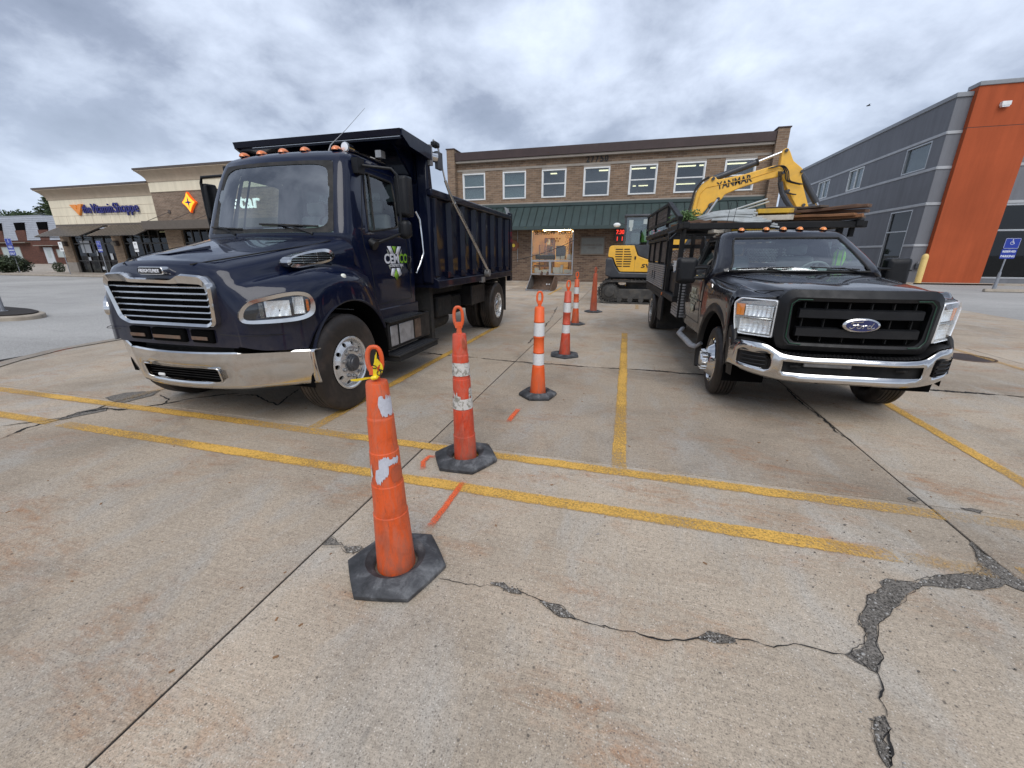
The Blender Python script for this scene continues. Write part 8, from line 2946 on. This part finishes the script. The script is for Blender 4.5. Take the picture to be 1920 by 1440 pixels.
cyl_ = M().cyl((EX(4.92), Y(15.6), 3.98), (EX(5.50), Y(15.6), 3.15), 0.09, n=16).done('bucket_cylinder', 'machine_dark', ex)
M().cyl((EX(5.50), Y(15.6), 3.15), (EX(5.85), Y(15.6), 2.62), 0.04, n=12).done('cylinder_rod', 'chrome', cyl_)
M().tube([(EX(x), BY0 - 0.03, z) for x, z in [(4.35, 3.75), (4.45, 3.45), (4.62, 3.2), (4.80, 3.0)]], 0.075, 8).done('hose_guard', 'machine_dark', ex)
for o in (0.0, 0.04, 0.08):
    M().tube(catmull([(EX(x + o), BY0 - 0.05 - o * 0.3, z) for x, z in [(3.95, 4.15), (4.25, 4.20), (4.42, 4.05), (4.50, 3.80), (4.66, 3.72), (4.9, 3.66)]], 5), 0.016, 6).done('hose', 'rubber', ex)
    M().tube(catmull([(EX(x - o), BY0 - 0.05 - o * 0.3, z) for x, z in [(4.32, 4.05), (4.38, 3.72), (4.48, 3.52), (4.68, 3.42), (4.85, 3.38)]], 5), 0.016, 6).done('hose', 'rubber', ex)
M().tube(catmull([(EX(x), BY0 - 0.03, z) for x, z in [(1.75, 2.7), (1.86, 3.2), (1.93, 3.6), (2.1, 3.86), (2.3, 3.98)]], 5), 0.035, 6).done('hose', 'rubber', ex)
for y in (15.40, 15.78):
    bc = M().cyl((EX(1.75), Y(y), 1.7), (EX(2.25), Y(y), 2.62), 0.075, n=14).done('boom_cylinder', 'machine_dark', ex)
    M().cyl((EX(2.25), Y(y), 2.62), (EX(2.63), Y(y), 3.31), 0.036, n=12).done('cylinder_rod', 'chrome', bc)


# ---------------------------------------------------------------- people as one skinned figure
def person(name, label, loc, rz, joints, parts, scale=1.0):
    """joints: name -> (pos, radius, parent). the body is one continuous skin"""
    t = thing(name, label, 'person', loc, rz)
    names = list(joints)
    me = bpy.data.meshes.new('body')
    me.from_pydata([V3(joints[n][0]) * scale for n in names], [(names.index(n), names.index(joints[n][2])) for n in names if joints[n][2]], [])
    o = bpy.data.objects.new('body', me)
    COL.objects.link(o)
    o.parent = t
    me.materials.append(MATS[parts])
    md = o.modifiers.new('skin', 'SKIN')
    md.use_smooth_shade = True
    for i, n in enumerate(names):
        me.skin_vertices[0].data[i].radius = (joints[n][1] * scale,) * 2
    me.skin_vertices[0].data[names.index('pelvis')].use_root = True
    sb = o.modifiers.new('sub', 'SUBSURF')
    sb.levels = sb.render_levels = 2
    return t


J = {'pelvis': ((0, 0, 0.12), 0.15, None), 'waist': ((0.02, 0, 0.30), 0.14, 'pelvis'), 'chest': ((0.05, 0, 0.50), 0.165, 'waist'), 'neck': ((0.06, 0, 0.66), 0.06, 'chest'), 'head': ((0.09, 0, 0.80), 0.095, 'neck'), 'crown': ((0.09, 0, 0.90), 0.07, 'head'),
     'sh_l': ((0.05, 0.17, 0.58), 0.07, 'chest'), 'el_l': ((0.18, 0.24, 0.36), 0.05, 'sh_l'), 'ha_l': ((0.40, 0.20, 0.34), 0.035, 'el_l'),
     'sh_r': ((0.05, -0.17, 0.58), 0.07, 'chest'), 'el_r': ((0.18, -0.24, 0.36), 0.05, 'sh_r'), 'ha_r': ((0.40, -0.20, 0.34), 0.035, 'el_r'),
     'kn_l': ((0.42, 0.12, 0.14), 0.07, 'pelvis'), 'ft_l': ((0.48, 0.12, -0.22), 0.05, 'kn_l'), 'kn_r': ((0.42, -0.12, 0.14), 0.07, 'pelvis'), 'ft_r': ((0.48, -0.12, -0.22), 0.05, 'kn_r')}
op_ = person('person', 'operator in a lime green work vest sitting in the excavator cab', (0.52, 15.95, 1.98), 0, J, 'jeans', 0.80)
m = M()
rr = []
for z, a, b, xc in [(0.08, 0.17, 0.165, 0.0), (0.22, 0.165, 0.16, 0.01), (0.38, 0.175, 0.185, 0.03), (0.52, 0.17, 0.205, 0.05), (0.60, 0.12, 0.18, 0.055), (0.64, 0.08, 0.10, 0.06)]:
    rr.append([((xc + a * math.cos(2 * PI * k / 16)) * 0.84, b * math.sin(2 * PI * k / 16) * 0.84, z * 0.80) for k in range(16)])
m.rings(rr, True, False, False)
for s_ in (1, -1):
    m.tube([(0.04, s_ * 0.145, 0.47), (0.09, s_ * 0.185, 0.38), (0.145, s_ * 0.195, 0.30)], [0.07, 0.06, 0.052], 8, cap=False)
m.done('vest', 'vest_green', op_)
M().ball((0.072, 0, 0.655), 0.080, (1.05, 0.9, 1.25), 14, 10).done('face', 'skin', op_)
hh = M().lathe([(0.0, 0.11), (0.05, 0.10), (0.085, 0.06), (0.10, 0.0), (0.125, -0.005)], (0.068, 0, 0.675), n=20)
hh.done('hard_hat', 'white_paint', op_)

# lime vest and white cap standing in for a figure reflected in the windscreen
tr_l = Matrix.Translation((2.012, 5.249, 0)) @ Matrix.Rotation(0.0604, 4, 'Z')
wl_ = lambda p: tr_l @ V3(p)
sv = thing('vest_reflection', 'lime green vest shape standing in for a reflection in the windscreen of the black truck', 'vest', wl_((0.79, 1.30, 1.47)), 0.06)
m = M()
pts = [(-0.065, 0.0), (0.055, 0.0), (0.075, 0.10), (0.065, 0.17), (0.035, 0.225), (0.01, 0.20), (-0.02, 0.20), (-0.045, 0.225), (-0.075, 0.165)]
m.prism(pts, 'y', -0.03, 0.0)
m.done('vest', 'vest_green', sv, bevel=0.012)
for x in (-0.035, 0.03):
    M().box(x - 0.008, x + 0.008, -0.034, -0.030, 0.0, 0.20).done('stripe', 'dull_steel', sv)
cp = thing('cap', 'pale cap shape above the lime vest, standing in for the same windscreen reflection', 'cap', wl_((0.78, 1.30, 1.715)), 0.06)
M().ball((0, 0, 0), 0.075, (1.1, 1.0, 0.6), 14, 8, True).done('crown', 'blind_white', cp)
M().lathe([(0.0, 0.0), (0.10, -0.004), (0.10, 0.002), (0.0, 0.006)], (0, -0.03, 0), n=16).done('brim', 'blind_white', cp)

# ---------------------------------------------------------------- load on the rack and deck of the flatbed
def on_truck(name, label, cat, loc, group=None, rz=0.0):
    p = wl_(loc)
    return thing(name, label, cat, p, 0.0604 + rz, group)


def plank_thing(label, a, b, w, h, mat, roll=0.0):
    """a, b are the end points in truck coordinates"""
    A_, B_ = wl_(a), wl_(b)
    L_ = (B_ - A_).length
    m = M()
    n = 10
    rr = []
    for k in range(n + 1):
        y = L_ * k / n
        s_ = 0.012 * math.sin(k * 1.3 + a[2] * 40)
        rr.append([(-w / 2, y, -h / 2 + s_), (w / 2, y, -h / 2 + s_), (w / 2, y, h / 2 + s_), (-w / 2, y, h / 2 + s_)])
    m.rings(rr)
    o = m.done('lumber_plank', mat, None, bevel=0.004, bseg=1)
    tag(o, label, 'plank', 'boards stacked on the overhead rack')
    o.location = A_
    q = (B_ - A_).normalized().to_track_quat('Y', 'Z')
    o.rotation_mode = 'QUATERNION'
    o.rotation_quaternion = q
    return o


plank_thing('weathered brown plank on top of the rack pile, its end farthest right', (1.16, 1.60, 2.235), (-0.9, 3.9, 2.28), 0.13, 0.040, 'old_lumber')
plank_thing('weathered brown plank just under the top one of the rack pile', (1.18, 1.66, 2.190), (-0.7, 4.1, 2.22), 0.12, 0.040, 'old_lumber')
plank_thing('fresh reddish plank in the middle of the rack pile, above the lowest boards', (1.02, 1.60, 2.150), (-1.0, 3.7, 2.16), 0.11, 0.035, 'fresh_lumber')
plank_thing('dark grey board lying lowest in the rack pile', (1.14, 1.64, 2.100), (-0.9, 3.8, 2.10), 0.14, 0.035, 'grey_board')
plank_thing('old brown plank behind the pile with a ragged end beside the top plank', (1.12, 1.78, 2.262), (-0.6, 4.3, 2.33), 0.10, 0.038, 'old_lumber')
plank_thing('orange brown plank showing between two weathered ones on the rack', (1.10, 1.58, 2.128), (-0.8, 3.5, 2.13), 0.06, 0.045, 'fresh_lumber')
plank_thing('black topped board slanting over the far end of the plank pile', (0.78, 1.95, 2.285), (-0.2, 4.2, 2.42), 0.15, 0.03, 'grey_board')
plank_thing('short brown board lying at the left front corner of the rack', (-0.98, 2.35, 2.12), (-0.55, 2.30, 2.12), 0.14, 0.05, 'old_lumber')
def form_board(label, a, b, w, h, mat):
    o = plank_thing(label, a, b, w, h, mat)
    o.name = 'form_board'
    return o
form_board('yellow edged form board on the rack beside the grey pipes', (0.17, 2.0, 2.228), (0.42, 5.0, 2.24), 0.47, 0.062, 'form_yellow')
form_board('white board directly under the yellow one on the rack', (0.17, 1.99, 2.155), (0.42, 5.0, 2.165), 0.49, 0.07, 'form_white')
form_board('pale board low behind the cab roof of the black truck', (-0.62, 2.3, 1.975), (0.10, 2.35, 1.965), 0.3, 0.05, 'form_white')
form_board('yellow board low behind the cab roof, below the rack beam', (-0.35, 2.22, 2.0), (0.25, 2.24, 1.985), 0.22, 0.05, 'form_yellow')


def pipe_thing(label, pts, r):
    W_ = [wl_(p) for p in pts]
    o_ = W_[0]
    m = M().tube([p - o_ for p in catmull([tuple(p) for p in W_], 5)], r, 8)
    o = m.done('plastic_pipe', 'pvc_grey')
    o.location = o_
    tag(o, label, 'pipe', 'grey plastic pipes bundled on the rack')
    return o


plank_thing('old plank lying crosswise behind the pipes, under the excavator boom', (-0.9, 3.3, 2.13), (1.05, 3.0, 2.17), 0.15, 0.045, 'old_lumber')
plank_thing('grey weathered board leaning on the pile behind the yellow form board', (0.6, 2.3, 2.27), (-0.3, 4.6, 2.35), 0.18, 0.03, 'grey_board')
pipe_thing('longest grey pipe, sloping up to the right above the bundle', [(-1.0, 2.6, 2.12), (-0.4, 2.5, 2.27), (0.16, 2.4, 2.445)], 0.014)
pipe_thing('grey pipe just below the longest sloping one', [(-0.9, 2.62, 2.13), (-0.3, 2.5, 2.26), (0.19, 2.4, 2.405)], 0.012)
ends = [(-0.12, 1.95, 2.245), (-0.15, 1.93, 2.222), (-0.10, 1.92, 2.200), (-0.16, 1.90, 2.195), (-0.13, 1.90, 2.165), (-0.17, 1.88, 2.15), (-0.06, 1.80, 2.13), (-0.02, 1.75, 2.10), (0.03, 1.70, 2.075), (0.06, 1.66, 2.045), (0.09, 1.62, 2.02), (0.11, 1.60, 1.985)]
kind_ = ['topmost pipe of the tight grey bundle', 'second grey pipe down in the tight bundle', 'grey pipe at the right of the tight bundle', 'grey pipe in the middle of the tight bundle', 'grey pipe second lowest in the tight bundle', 'lowest grey pipe of the tight bundle',
         'highest of the drooping grey pipes under the bundle', 'second of the drooping grey pipes from the top', 'third drooping grey pipe from the top', 'fourth drooping grey pipe from the top', 'second lowest of the drooping grey pipes', 'lowest drooping grey pipe, its tip nearest the cab roof']
for k, e in enumerate(ends):
    mid = (-0.62 + 0.01 * k, 2.30 - 0.02 * k, 2.19 + 0.012 * (5 - k) if k < 6 else 2.155 - 0.006 * (k - 6))
    pipe_thing(kind_[k], [(-1.02 + 0.01 * k, 2.7, 2.10 + 0.01 * (k % 4)), mid, e], 0.019 if k < 6 else 0.014)
wd = on_truck('weeds', 'tangle of green weeds lying on the left front corner of the rack', 'plant', (-0.95, 2.6, 2.12))
rnd2 = random.Random(5)
m = M()
for k in range(46):
    a = rnd2.uniform(0, 2 * PI)
    l = rnd2.uniform(0.10, 0.30)
    h = rnd2.uniform(0.03, 0.20)
    p = catmull([(rnd2.uniform(-.12, .12), rnd2.uniform(-.1, .1), 0.02), (math.cos(a) * l * 0.5, math.sin(a) * l * 0.5, h), (math.cos(a) * l, math.sin(a) * l, h * rnd2.uniform(0.2, 0.9))], 3)
    m.tube(p, 0.003, 4)
    for q in p[1:]:
        leaf_cloud(m, q, (0.03, 0.03, 0.02), 3, 0.026, rnd2, 0.0, 0.6)
m.done('leaves', 'leaf_fresh', wd)
m = M()
leaf_cloud(m, (0, 0, 0.03), (0.14, 0.10, 0.05), 90, 0.03, rnd2, 0.0)
m.done('root_clump', 'mulch', wd)
for k, (z, lab) in enumerate([(1.335, 'lower white bucket in the stack behind the left mirror of the black truck'), (1.40, 'upper white bucket in the stack behind the left mirror of the black truck')]):
    bk = on_truck('bucket', lab, 'bucket', (-1.0, 2.4, z), 'white buckets on the deck box')
    M().lathe([(0.0, 0.0), (0.10, 0.0), (0.115, 0.10), (0.125, 0.10), (0.125, 0.115), (0.11, 0.115)], n=20).done('pail', 'white_paint', bk)
bc = on_truck('rag', 'blue cloth lying beside the white buckets', 'cloth', (-1.04, 2.25, 1.335))
m = M()
m.grid(lambda u, v: V3(((u - 0.5) * 0.16, (v - 0.5) * 0.14, 0.02 + 0.03 * math.sin(u * 5) * math.cos(v * 4))), 8, 8)
m.done('folds', 'blue_cloth', bc)
rl = on_truck('cable_reel', 'dark reel of cable on the flatbed behind the cab', 'reel', (-0.55, 2.6, 1.75))
M().lathe([(0.0, -0.1), (0.16, -0.1), (0.16, -0.08), (0.08, -0.08), (0.08, 0.08), (0.16, 0.08), (0.16, 0.1), (0.0, 0.1)], (0, 0, 0), 'x', 20).done('spool', 'machine_dark', rl)

# ---------------------------------------------------------------- the digging bucket on the ground
bk = thing('excavator_bucket', 'worn steel digging bucket lying on the concrete in front of the shop window', 'bucket', (-3.85, 19.2, 0), R(-14))
pr = [(-0.42, 0.03), (-0.30, 0.0), (0.05, 0.0), (0.33, 0.12), (0.42, 0.34), (0.36, 0.56), (0.18, 0.68), (0.10, 0.69)]
m = M()
sm = catmull([(0, y, z) for y, z in pr], 4)
m.between([(-0.62, p.y, p.z) for p in sm], [(0.62, p.y, p.z) for p in sm])
m.done('shell', 'rusty_steel', bk, solid=0.03, soff=0)
for s_ in (-1, 1):
    M().prism([(p.y, p.z) for p in sm] + [(-0.20, 0.30)], 'x', s_ * 0.62 - 0.015, s_ * 0.62 + 0.015).done('side_plate', 'dull_steel' if s_ < 0 else 'rusty_steel', bk, bevel=0.006)
M().box(-0.63, 0.63, -0.47, -0.40, 0.0, 0.05).done('cutting_edge', 'dull_steel', bk)
for k in range(5):
    x = -0.52 + 0.26 * k
    M().hexa([(x - 0.04, -0.60, 0.0), (x + 0.04, -0.60, 0.0), (x + 0.05, -0.44, 0.0), (x - 0.05, -0.44, 0.0), (x - 0.03, -0.60, 0.02), (x + 0.03, -0.60, 0.02), (x + 0.05, -0.44, 0.06), (x - 0.05, -0.44, 0.06)]).done('tooth', 'dull_steel', bk)
for x in (0.12, 0.25):
    M().cyl((x, 0.30, 0.26), (x, 0.36, 0.26), 0.035, n=10).done('bolt', 'white_paint', bk)
for x in (-0.15, 0.15):
    M().prism([(0.10, 0.66), (0.34, 0.60), (0.42, 0.78), (0.28, 0.86)], 'x', x - 0.02, x + 0.02).done('hitch_ear', 'rusty_steel', bk)
cbl = M().tube(catmull([(-7.2, 14.2, 0.75), (-5.4, 16.2, 1.20), (-4.0, 17.8, 1.55), (-3.0, 19.0, 1.95), (-2.4, 20.4, 2.35)], 5), 0.014, 6).done('cable', 'rubber')
tag(cbl, 'thin dark cable running across in front of the shop window', 'cable')


# ---------------------------------------------------------------- delineator posts
def hex_base(t, r, h, hole, mat='cone_base_rubber', rot=0.0, dish=True):
    m = M()
    def ring(rad, z, n=36):
        out = []
        for k in range(n):
            a = 2 * PI * k / n + rot
            ph = ((a - rot) % (PI / 3)) - PI / 6
            k_ = math.cos(PI / 6) / math.cos(ph)
            k_ = 0.90 * k_ + 0.10 * 0.95
            out.append((rad * k_ * math.cos(a), rad * k_ * math.sin(a), z))
        return out
    def circ(rad, z, n=36):
        return [(rad * math.cos(2 * PI * k / n + rot), rad * math.sin(2 * PI * k / n + rot), z) for k in range(n)]
    m.rings([ring(r * 0.97, 0.0), ring(r, 0.012), ring(r, h * 0.42), ring(r * 0.94, h * 0.62), ring(r * 0.74, h * 0.92), circ(hole + 0.045, h), circ(hole + 0.035, h * 0.85), circ(hole + 0.012, h * 0.72), circ(hole, h * 0.5)], True, True, False)
    return m.done('base', mat, t, angle=40)


def loop_handle(t, z0, z1, w, mat, tw=0.0, tilt=(0, 0), thick=0.017):
    m = M()
    h = z1 - z0
    cz = z0 + h * 0.58
    hh = h * 0.42
    pts = []
    n = 24
    for k in range(n):
        a = 2 * PI * k / n
        x = (w / 2 - thick) * math.copysign(abs(math.cos(a)) ** 0.75, math.cos(a))
        z = cz + (hh - thick) * math.copysign(abs(math.sin(a)) ** 0.9, math.sin(a))
        pts.append(V3((x * math.cos(tw) + tilt[0] * (z - z0), x * math.sin(tw) + tilt[1] * (z - z0), z)))
    m.tube(pts, thick, 8, True, flat=0.8)
    zc = cz - hh * 0.45
    m.box(-w * 0.30, w * 0.30, -0.012, 0.012, z0 + h * 0.18, zc, Matrix.Rotation(tw, 4, 'Z'))
    m.tube([(0, 0, z0 - 0.02), (tilt[0] * h * 0.1, tilt[1] * h * 0.1, z0 + h * 0.10), (tilt[0] * h * 0.2, tilt[1] * h * 0.2, z0 + h * 0.26)], [w * 0.30, w * 0.22, w * 0.32], 8, flat=0.6)
    return m.done('handle', mat, t, angle=60)


def patch(t, a0, a1, z0, z1, rfn, mat, rag=0.012, name='reflective_sheet', off=0.0022, skew=0.0, seed=1):
    """a torn piece of sheeting wrapped on the post"""
    rd = random.Random(seed)
    n = 34
    lo, hi = [], []
    wb, wt_ = 0.0, 0.0
    for k in range(n + 1):
        u = k / n
        a = a0 + (a1 - a0) * u
        full = (a1 - a0) > 2 * PI - 0.1
        wb = min(1.6, max(0.0, wb + rd.gauss(0, 0.45)))
        wt_ = min(1.6, max(0.0, wt_ + rd.gauss(0, 0.45)))
        ed = 1 if full else (1 - (2 * u - 1) ** 10)
        zb = z0 + rag * wb + skew * u + (1 - ed) * (z1 - z0) * 0.4
        zt = z1 - rag * wt_ + skew * u - (1 - ed) * (z1 - z0) * 0.4
        zt = max(zt, zb + 0.003)
        lo.append((a, zb))
        hi.append((a, zt))
    m = M()
    rows = []
    for q in range(6):
        v = q / 5
        rows.append([(lambda a, z: ((rfn(z) + off) * math.cos(a), (rfn(z) + off) * math.sin(a), z))(l[0], l[1] + (h_[1] - l[1]) * v) for l, h_ in zip(lo, hi)])
    for a_, b_ in zip(rows[:-1], rows[1:]):
        m.between(a_, b_)
    return m.done(name, mat, t)


def stepped_post(name, label, loc, mat, rz, r0, r1, steps, h, base_r, lean=(0, 0), seed=1):
    t = thing(name, label, 'traffic cone', loc, rz, 'orange traffic posts standing in a row between the trucks')
    t.rotation_euler = (lean[0], lean[1], rz)
    prof = [(r0, 0.03)]
    zs = [0.03] + steps + [h]
    for i in range(len(zs) - 1):
        za, zb = zs[i], zs[i + 1]
        f = lambda z: r0 + (r1 - r0) * (z / h) ** 0.9
        prof.append((f(za) * 1.0, za + 0.004))
        prof.append((f(zb) * 1.055, zb - 0.014))
        if i < len(zs) - 2:
            prof.append((f(zb) * 1.055, zb - 0.003))
            prof.append((f(zb) * 1.0, zb))
    prof[-1] = (r1 * 0.98, h - 0.015)
    prof += [(r1 * 0.90, h), (r1 * 0.5, h + 0.004), (0.0, h + 0.006)]
    M().lathe(prof, n=36).done('tube', mat, t, angle=50)
    return t, (lambda z: (r0 + (r1 - r0) * (z / h) ** 0.9) * 1.050)


CAMD = lambda x, y: math.atan2(-y, -x)
# nearest post, with torn silver sheeting and a knotted strip of yellow tape
c1, rf = stepped_post('traffic_post', 'nearest orange traffic post with torn silver patches and yellow tape tied to its loop', (-1.075, 1.535, 0), 'cone_orange', 0.0, 0.102, 0.052, [0.366, 0.5385, 0.717, 0.893], 1.063, 0.26)
hex_base(c1, 0.272, 0.072, 0.112, rot=R(12))
fa = math.atan2(-1.535, 1.075)      # direction towards the camera
patch(c1, fa - 0.10, fa + 1.15, 0.902, 1.008, rf, 'sheet_silver', 0.02, seed=2)
patch(c1, fa - 0.75, fa - 0.05, 0.545, 0.655, rf, 'sheet_silver', 0.015, seed=8, skew=0.03)
patch(c1, fa - 0.35, fa + 0.95, 0.655, 0.705, rf, 'sheet_silver', 0.012, seed=9)
patch(c1, fa - 0.45, fa + 0.15, 0.60, 0.70, rf, 'sheet_silver', 0.01, seed=10, off=0.003)
patch(c1, fa + 0.25, fa + 1.2, 0.55, 0.645, rf, 'cone_dull', 0.01, 'scuffed_patch', 0.0026, seed=4)
patch(c1, fa - 1.2, fa - 0.95, 0.55, 0.66, rf, 'sheet_scuffed', 0.03, seed=6)
loop_handle(c1, 1.065, 1.235, 0.086, 'cone_orange', R(20), (0.02, 0.0), 0.011)
tp = thing('caution_tape', 'strip of yellow and black tape knotted through the loop of the nearest post', 'tape', (-1.075, 1.535, 1.085), 0)
rt_ = V3((math.cos(R(15.46)), math.sin(R(15.46)), 0))
def tape(path, w, seed):
    m = M()
    rd = random.Random(seed)
    P = catmull(path, 4)
    A_, B_ = [], []
    for i, p in enumerate(P):
        t_ = i / (len(P) - 1)
        n = V3((math.sin(t_ * 3 + seed) * 0.5, -0.3, 1)).normalized()
        side = n * (w / 2 * (1 - 0.5 * abs(2 * t_ - 1) ** 3)) + rt_ * rd.uniform(-0.002, 0.002)
        A_.append(p + side)
        B_.append(p - side)
    m.between(A_, B_)
    return m.done('tape_strip', 'tape_yellow', tp)
tape([(0.0, -0.02, 0.0), (-0.03, -0.035, -0.002), (-0.075, -0.04, -0.012), (-0.105, -0.045, -0.014)], 0.014, 1)
tape([(0.005, -0.02, 0.0), (0.02, -0.03, 0.04), (0.028, -0.03, 0.085), (0.036, -0.03, 0.12)], 0.030, 4)
tape([(0.005, -0.02, 0.0), (0.035, -0.032, 0.02), (0.058, -0.036, 0.055), (0.050, -0.036, 0.085), (0.03, -0.034, 0.06)], 0.030, 2)
m = M()
for k in range(3):
    m.ball((0.002 + 0.006 * k, -0.025, 0.002 * k), 0.013, (1, 1, 0.8), 8, 6)
m.done('knot', 'tape_yellow', tp)
text_part('tape_mark', 'CA', 0.030, 'black_print', tp, (0.050, -0.042, 0.035), (0.6, -0.1, 0.8), (-0.8, 0, 0.6), 0.0005, 0.0008)
text_part('tape_mark', 'U', 0.028, 'black_print', tp, (0.0235, -0.036, 0.055), (0.2, -0.1, 1.0), (-1.0, 0, 0.2), 0.0005, 0.0008)
# second post
c2, rf = stepped_post('traffic_post', 'second nearest post, scuffed red orange with peeling dirty white bands', (-1.165, 2.765, 0), 'cone_red', 0.0, 0.094, 0.053, [0.235, 0.46, 0.71, 0.90], 1.055, 0.26, (R(0.6), R(-0.4)))
hex_base(c2, 0.272, 0.075, 0.108, rot=R(3))
patch(c2, 0, 2 * PI, 0.72, 0.842, rf, 'sheet_scuffed', 0.012, seed=11)
patch(c2, 0, 2 * PI, 0.468, 0.555, rf, 'sheet_scuffed', 0.0, seed=12)
patch(c2, fa - 1.3, fa - 0.4, 0.53, 0.64, rf, 'sheet_scuffed', 0.03, seed=14, skew=-0.03)
patch(c2, fa + 0.5, fa + 1.3, 0.52, 0.64, rf, 'sheet_scuffed', 0.03, seed=15, skew=0.02)
patch(c2, fa + 0.1, fa + 0.8, 0.93, 1.03, rf, 'cone_dull', 0.03, 'scuffed_patch', 0.001, seed=17)
loop_handle(c2, 1.065, 1.265, 0.088, 'cone_orange', R(16), (0.0, 0.0), 0.0125)


def banded_post(label, loc, mats, base_mat, rz=0.0, lean=(0, 0), hb=0.072, br=0.23, sheet='sheet_white', handle='cone_bright', top=1.06, rf_=0.098):
    t = thing('traffic_post', label, 'traffic cone', loc, rz, 'orange traffic posts standing in a row between the trucks')
    t.rotation_euler = (lean[0], lean[1], rz)
    prof = [(rf_, 0.02), (rf_ * 0.96, 0.05), (0.072, 0.36), (0.068, 0.38), (0.064, 0.385), (0.062, 0.53), (0.066, 0.534), (0.066, 0.542), (0.062, 0.546), (0.060, 0.71), (0.064, 0.714), (0.064, 0.722), (0.060, 0.726), (0.058, 0.886), (0.062, 0.890), (0.062, 0.898), (0.058, 0.902), (0.055, top - 0.012), (0.045, top), (0.0, top + 0.005)]
    M().lathe(prof, n=32).done('tube', mats, t, angle=50)
    rr = lambda z: 0.0665 - 0.01 * (z - 0.38)
    for a, b in ((0.39, 0.525), (0.73, 0.882)):
        M().lathe([(rr(a), a), (rr(b), b)], n=32).done('reflective_band', sheet, t)
    hex_base(t, br, hb, 0.10, rot=rz)
    loop_handle(t, top + 0.0, top + 0.175, 0.085, handle, R(14), (0, 0), 0.0125)
    return t


banded_post('third post, bright orange with two clean white bands and a black base', (-0.915, 4.475, 0), 'cone_bright', None, R(8))
banded_post('fourth post, orange red with two white bands, standing right of the third', (-0.897, 6.56, 0), 'cone_red', None, R(20), (R(1), R(0.8)), 0.05, 0.26)
banded_post('fifth post, partly hidden behind the fourth, orange with white bands', (-1.115, 9.80, 0), 'cone_orange', None, R(0), (0, 0), 0.05, 0.25)
c6, rf = stepped_post('traffic_post', 'farthest post, plain dull red without bands, nearest the excavator', (-0.863, 12.15, 0), 'cone_dull', 0.0, 0.105, 0.055, [0.42, 0.62, 0.82], 1.10, 0.26)
hex_base(c6, 0.27, 0.05, 0.11)
loop_handle(c6, 1.10, 1.28, 0.09, 'cone_dull', R(40), (0, 0), 0.016)
for k, (u_, v_) in enumerate([(-0.05, 2.09)]):
    o = M().tube([(u_, v_, 0.004), (u_ + 0.02, v_ + 0.012, 0.004)], 0.002, 5).done('screw', 'aluminium')
    tag(o, 'tiny pale bit of metal lying on the concrete', 'debris')
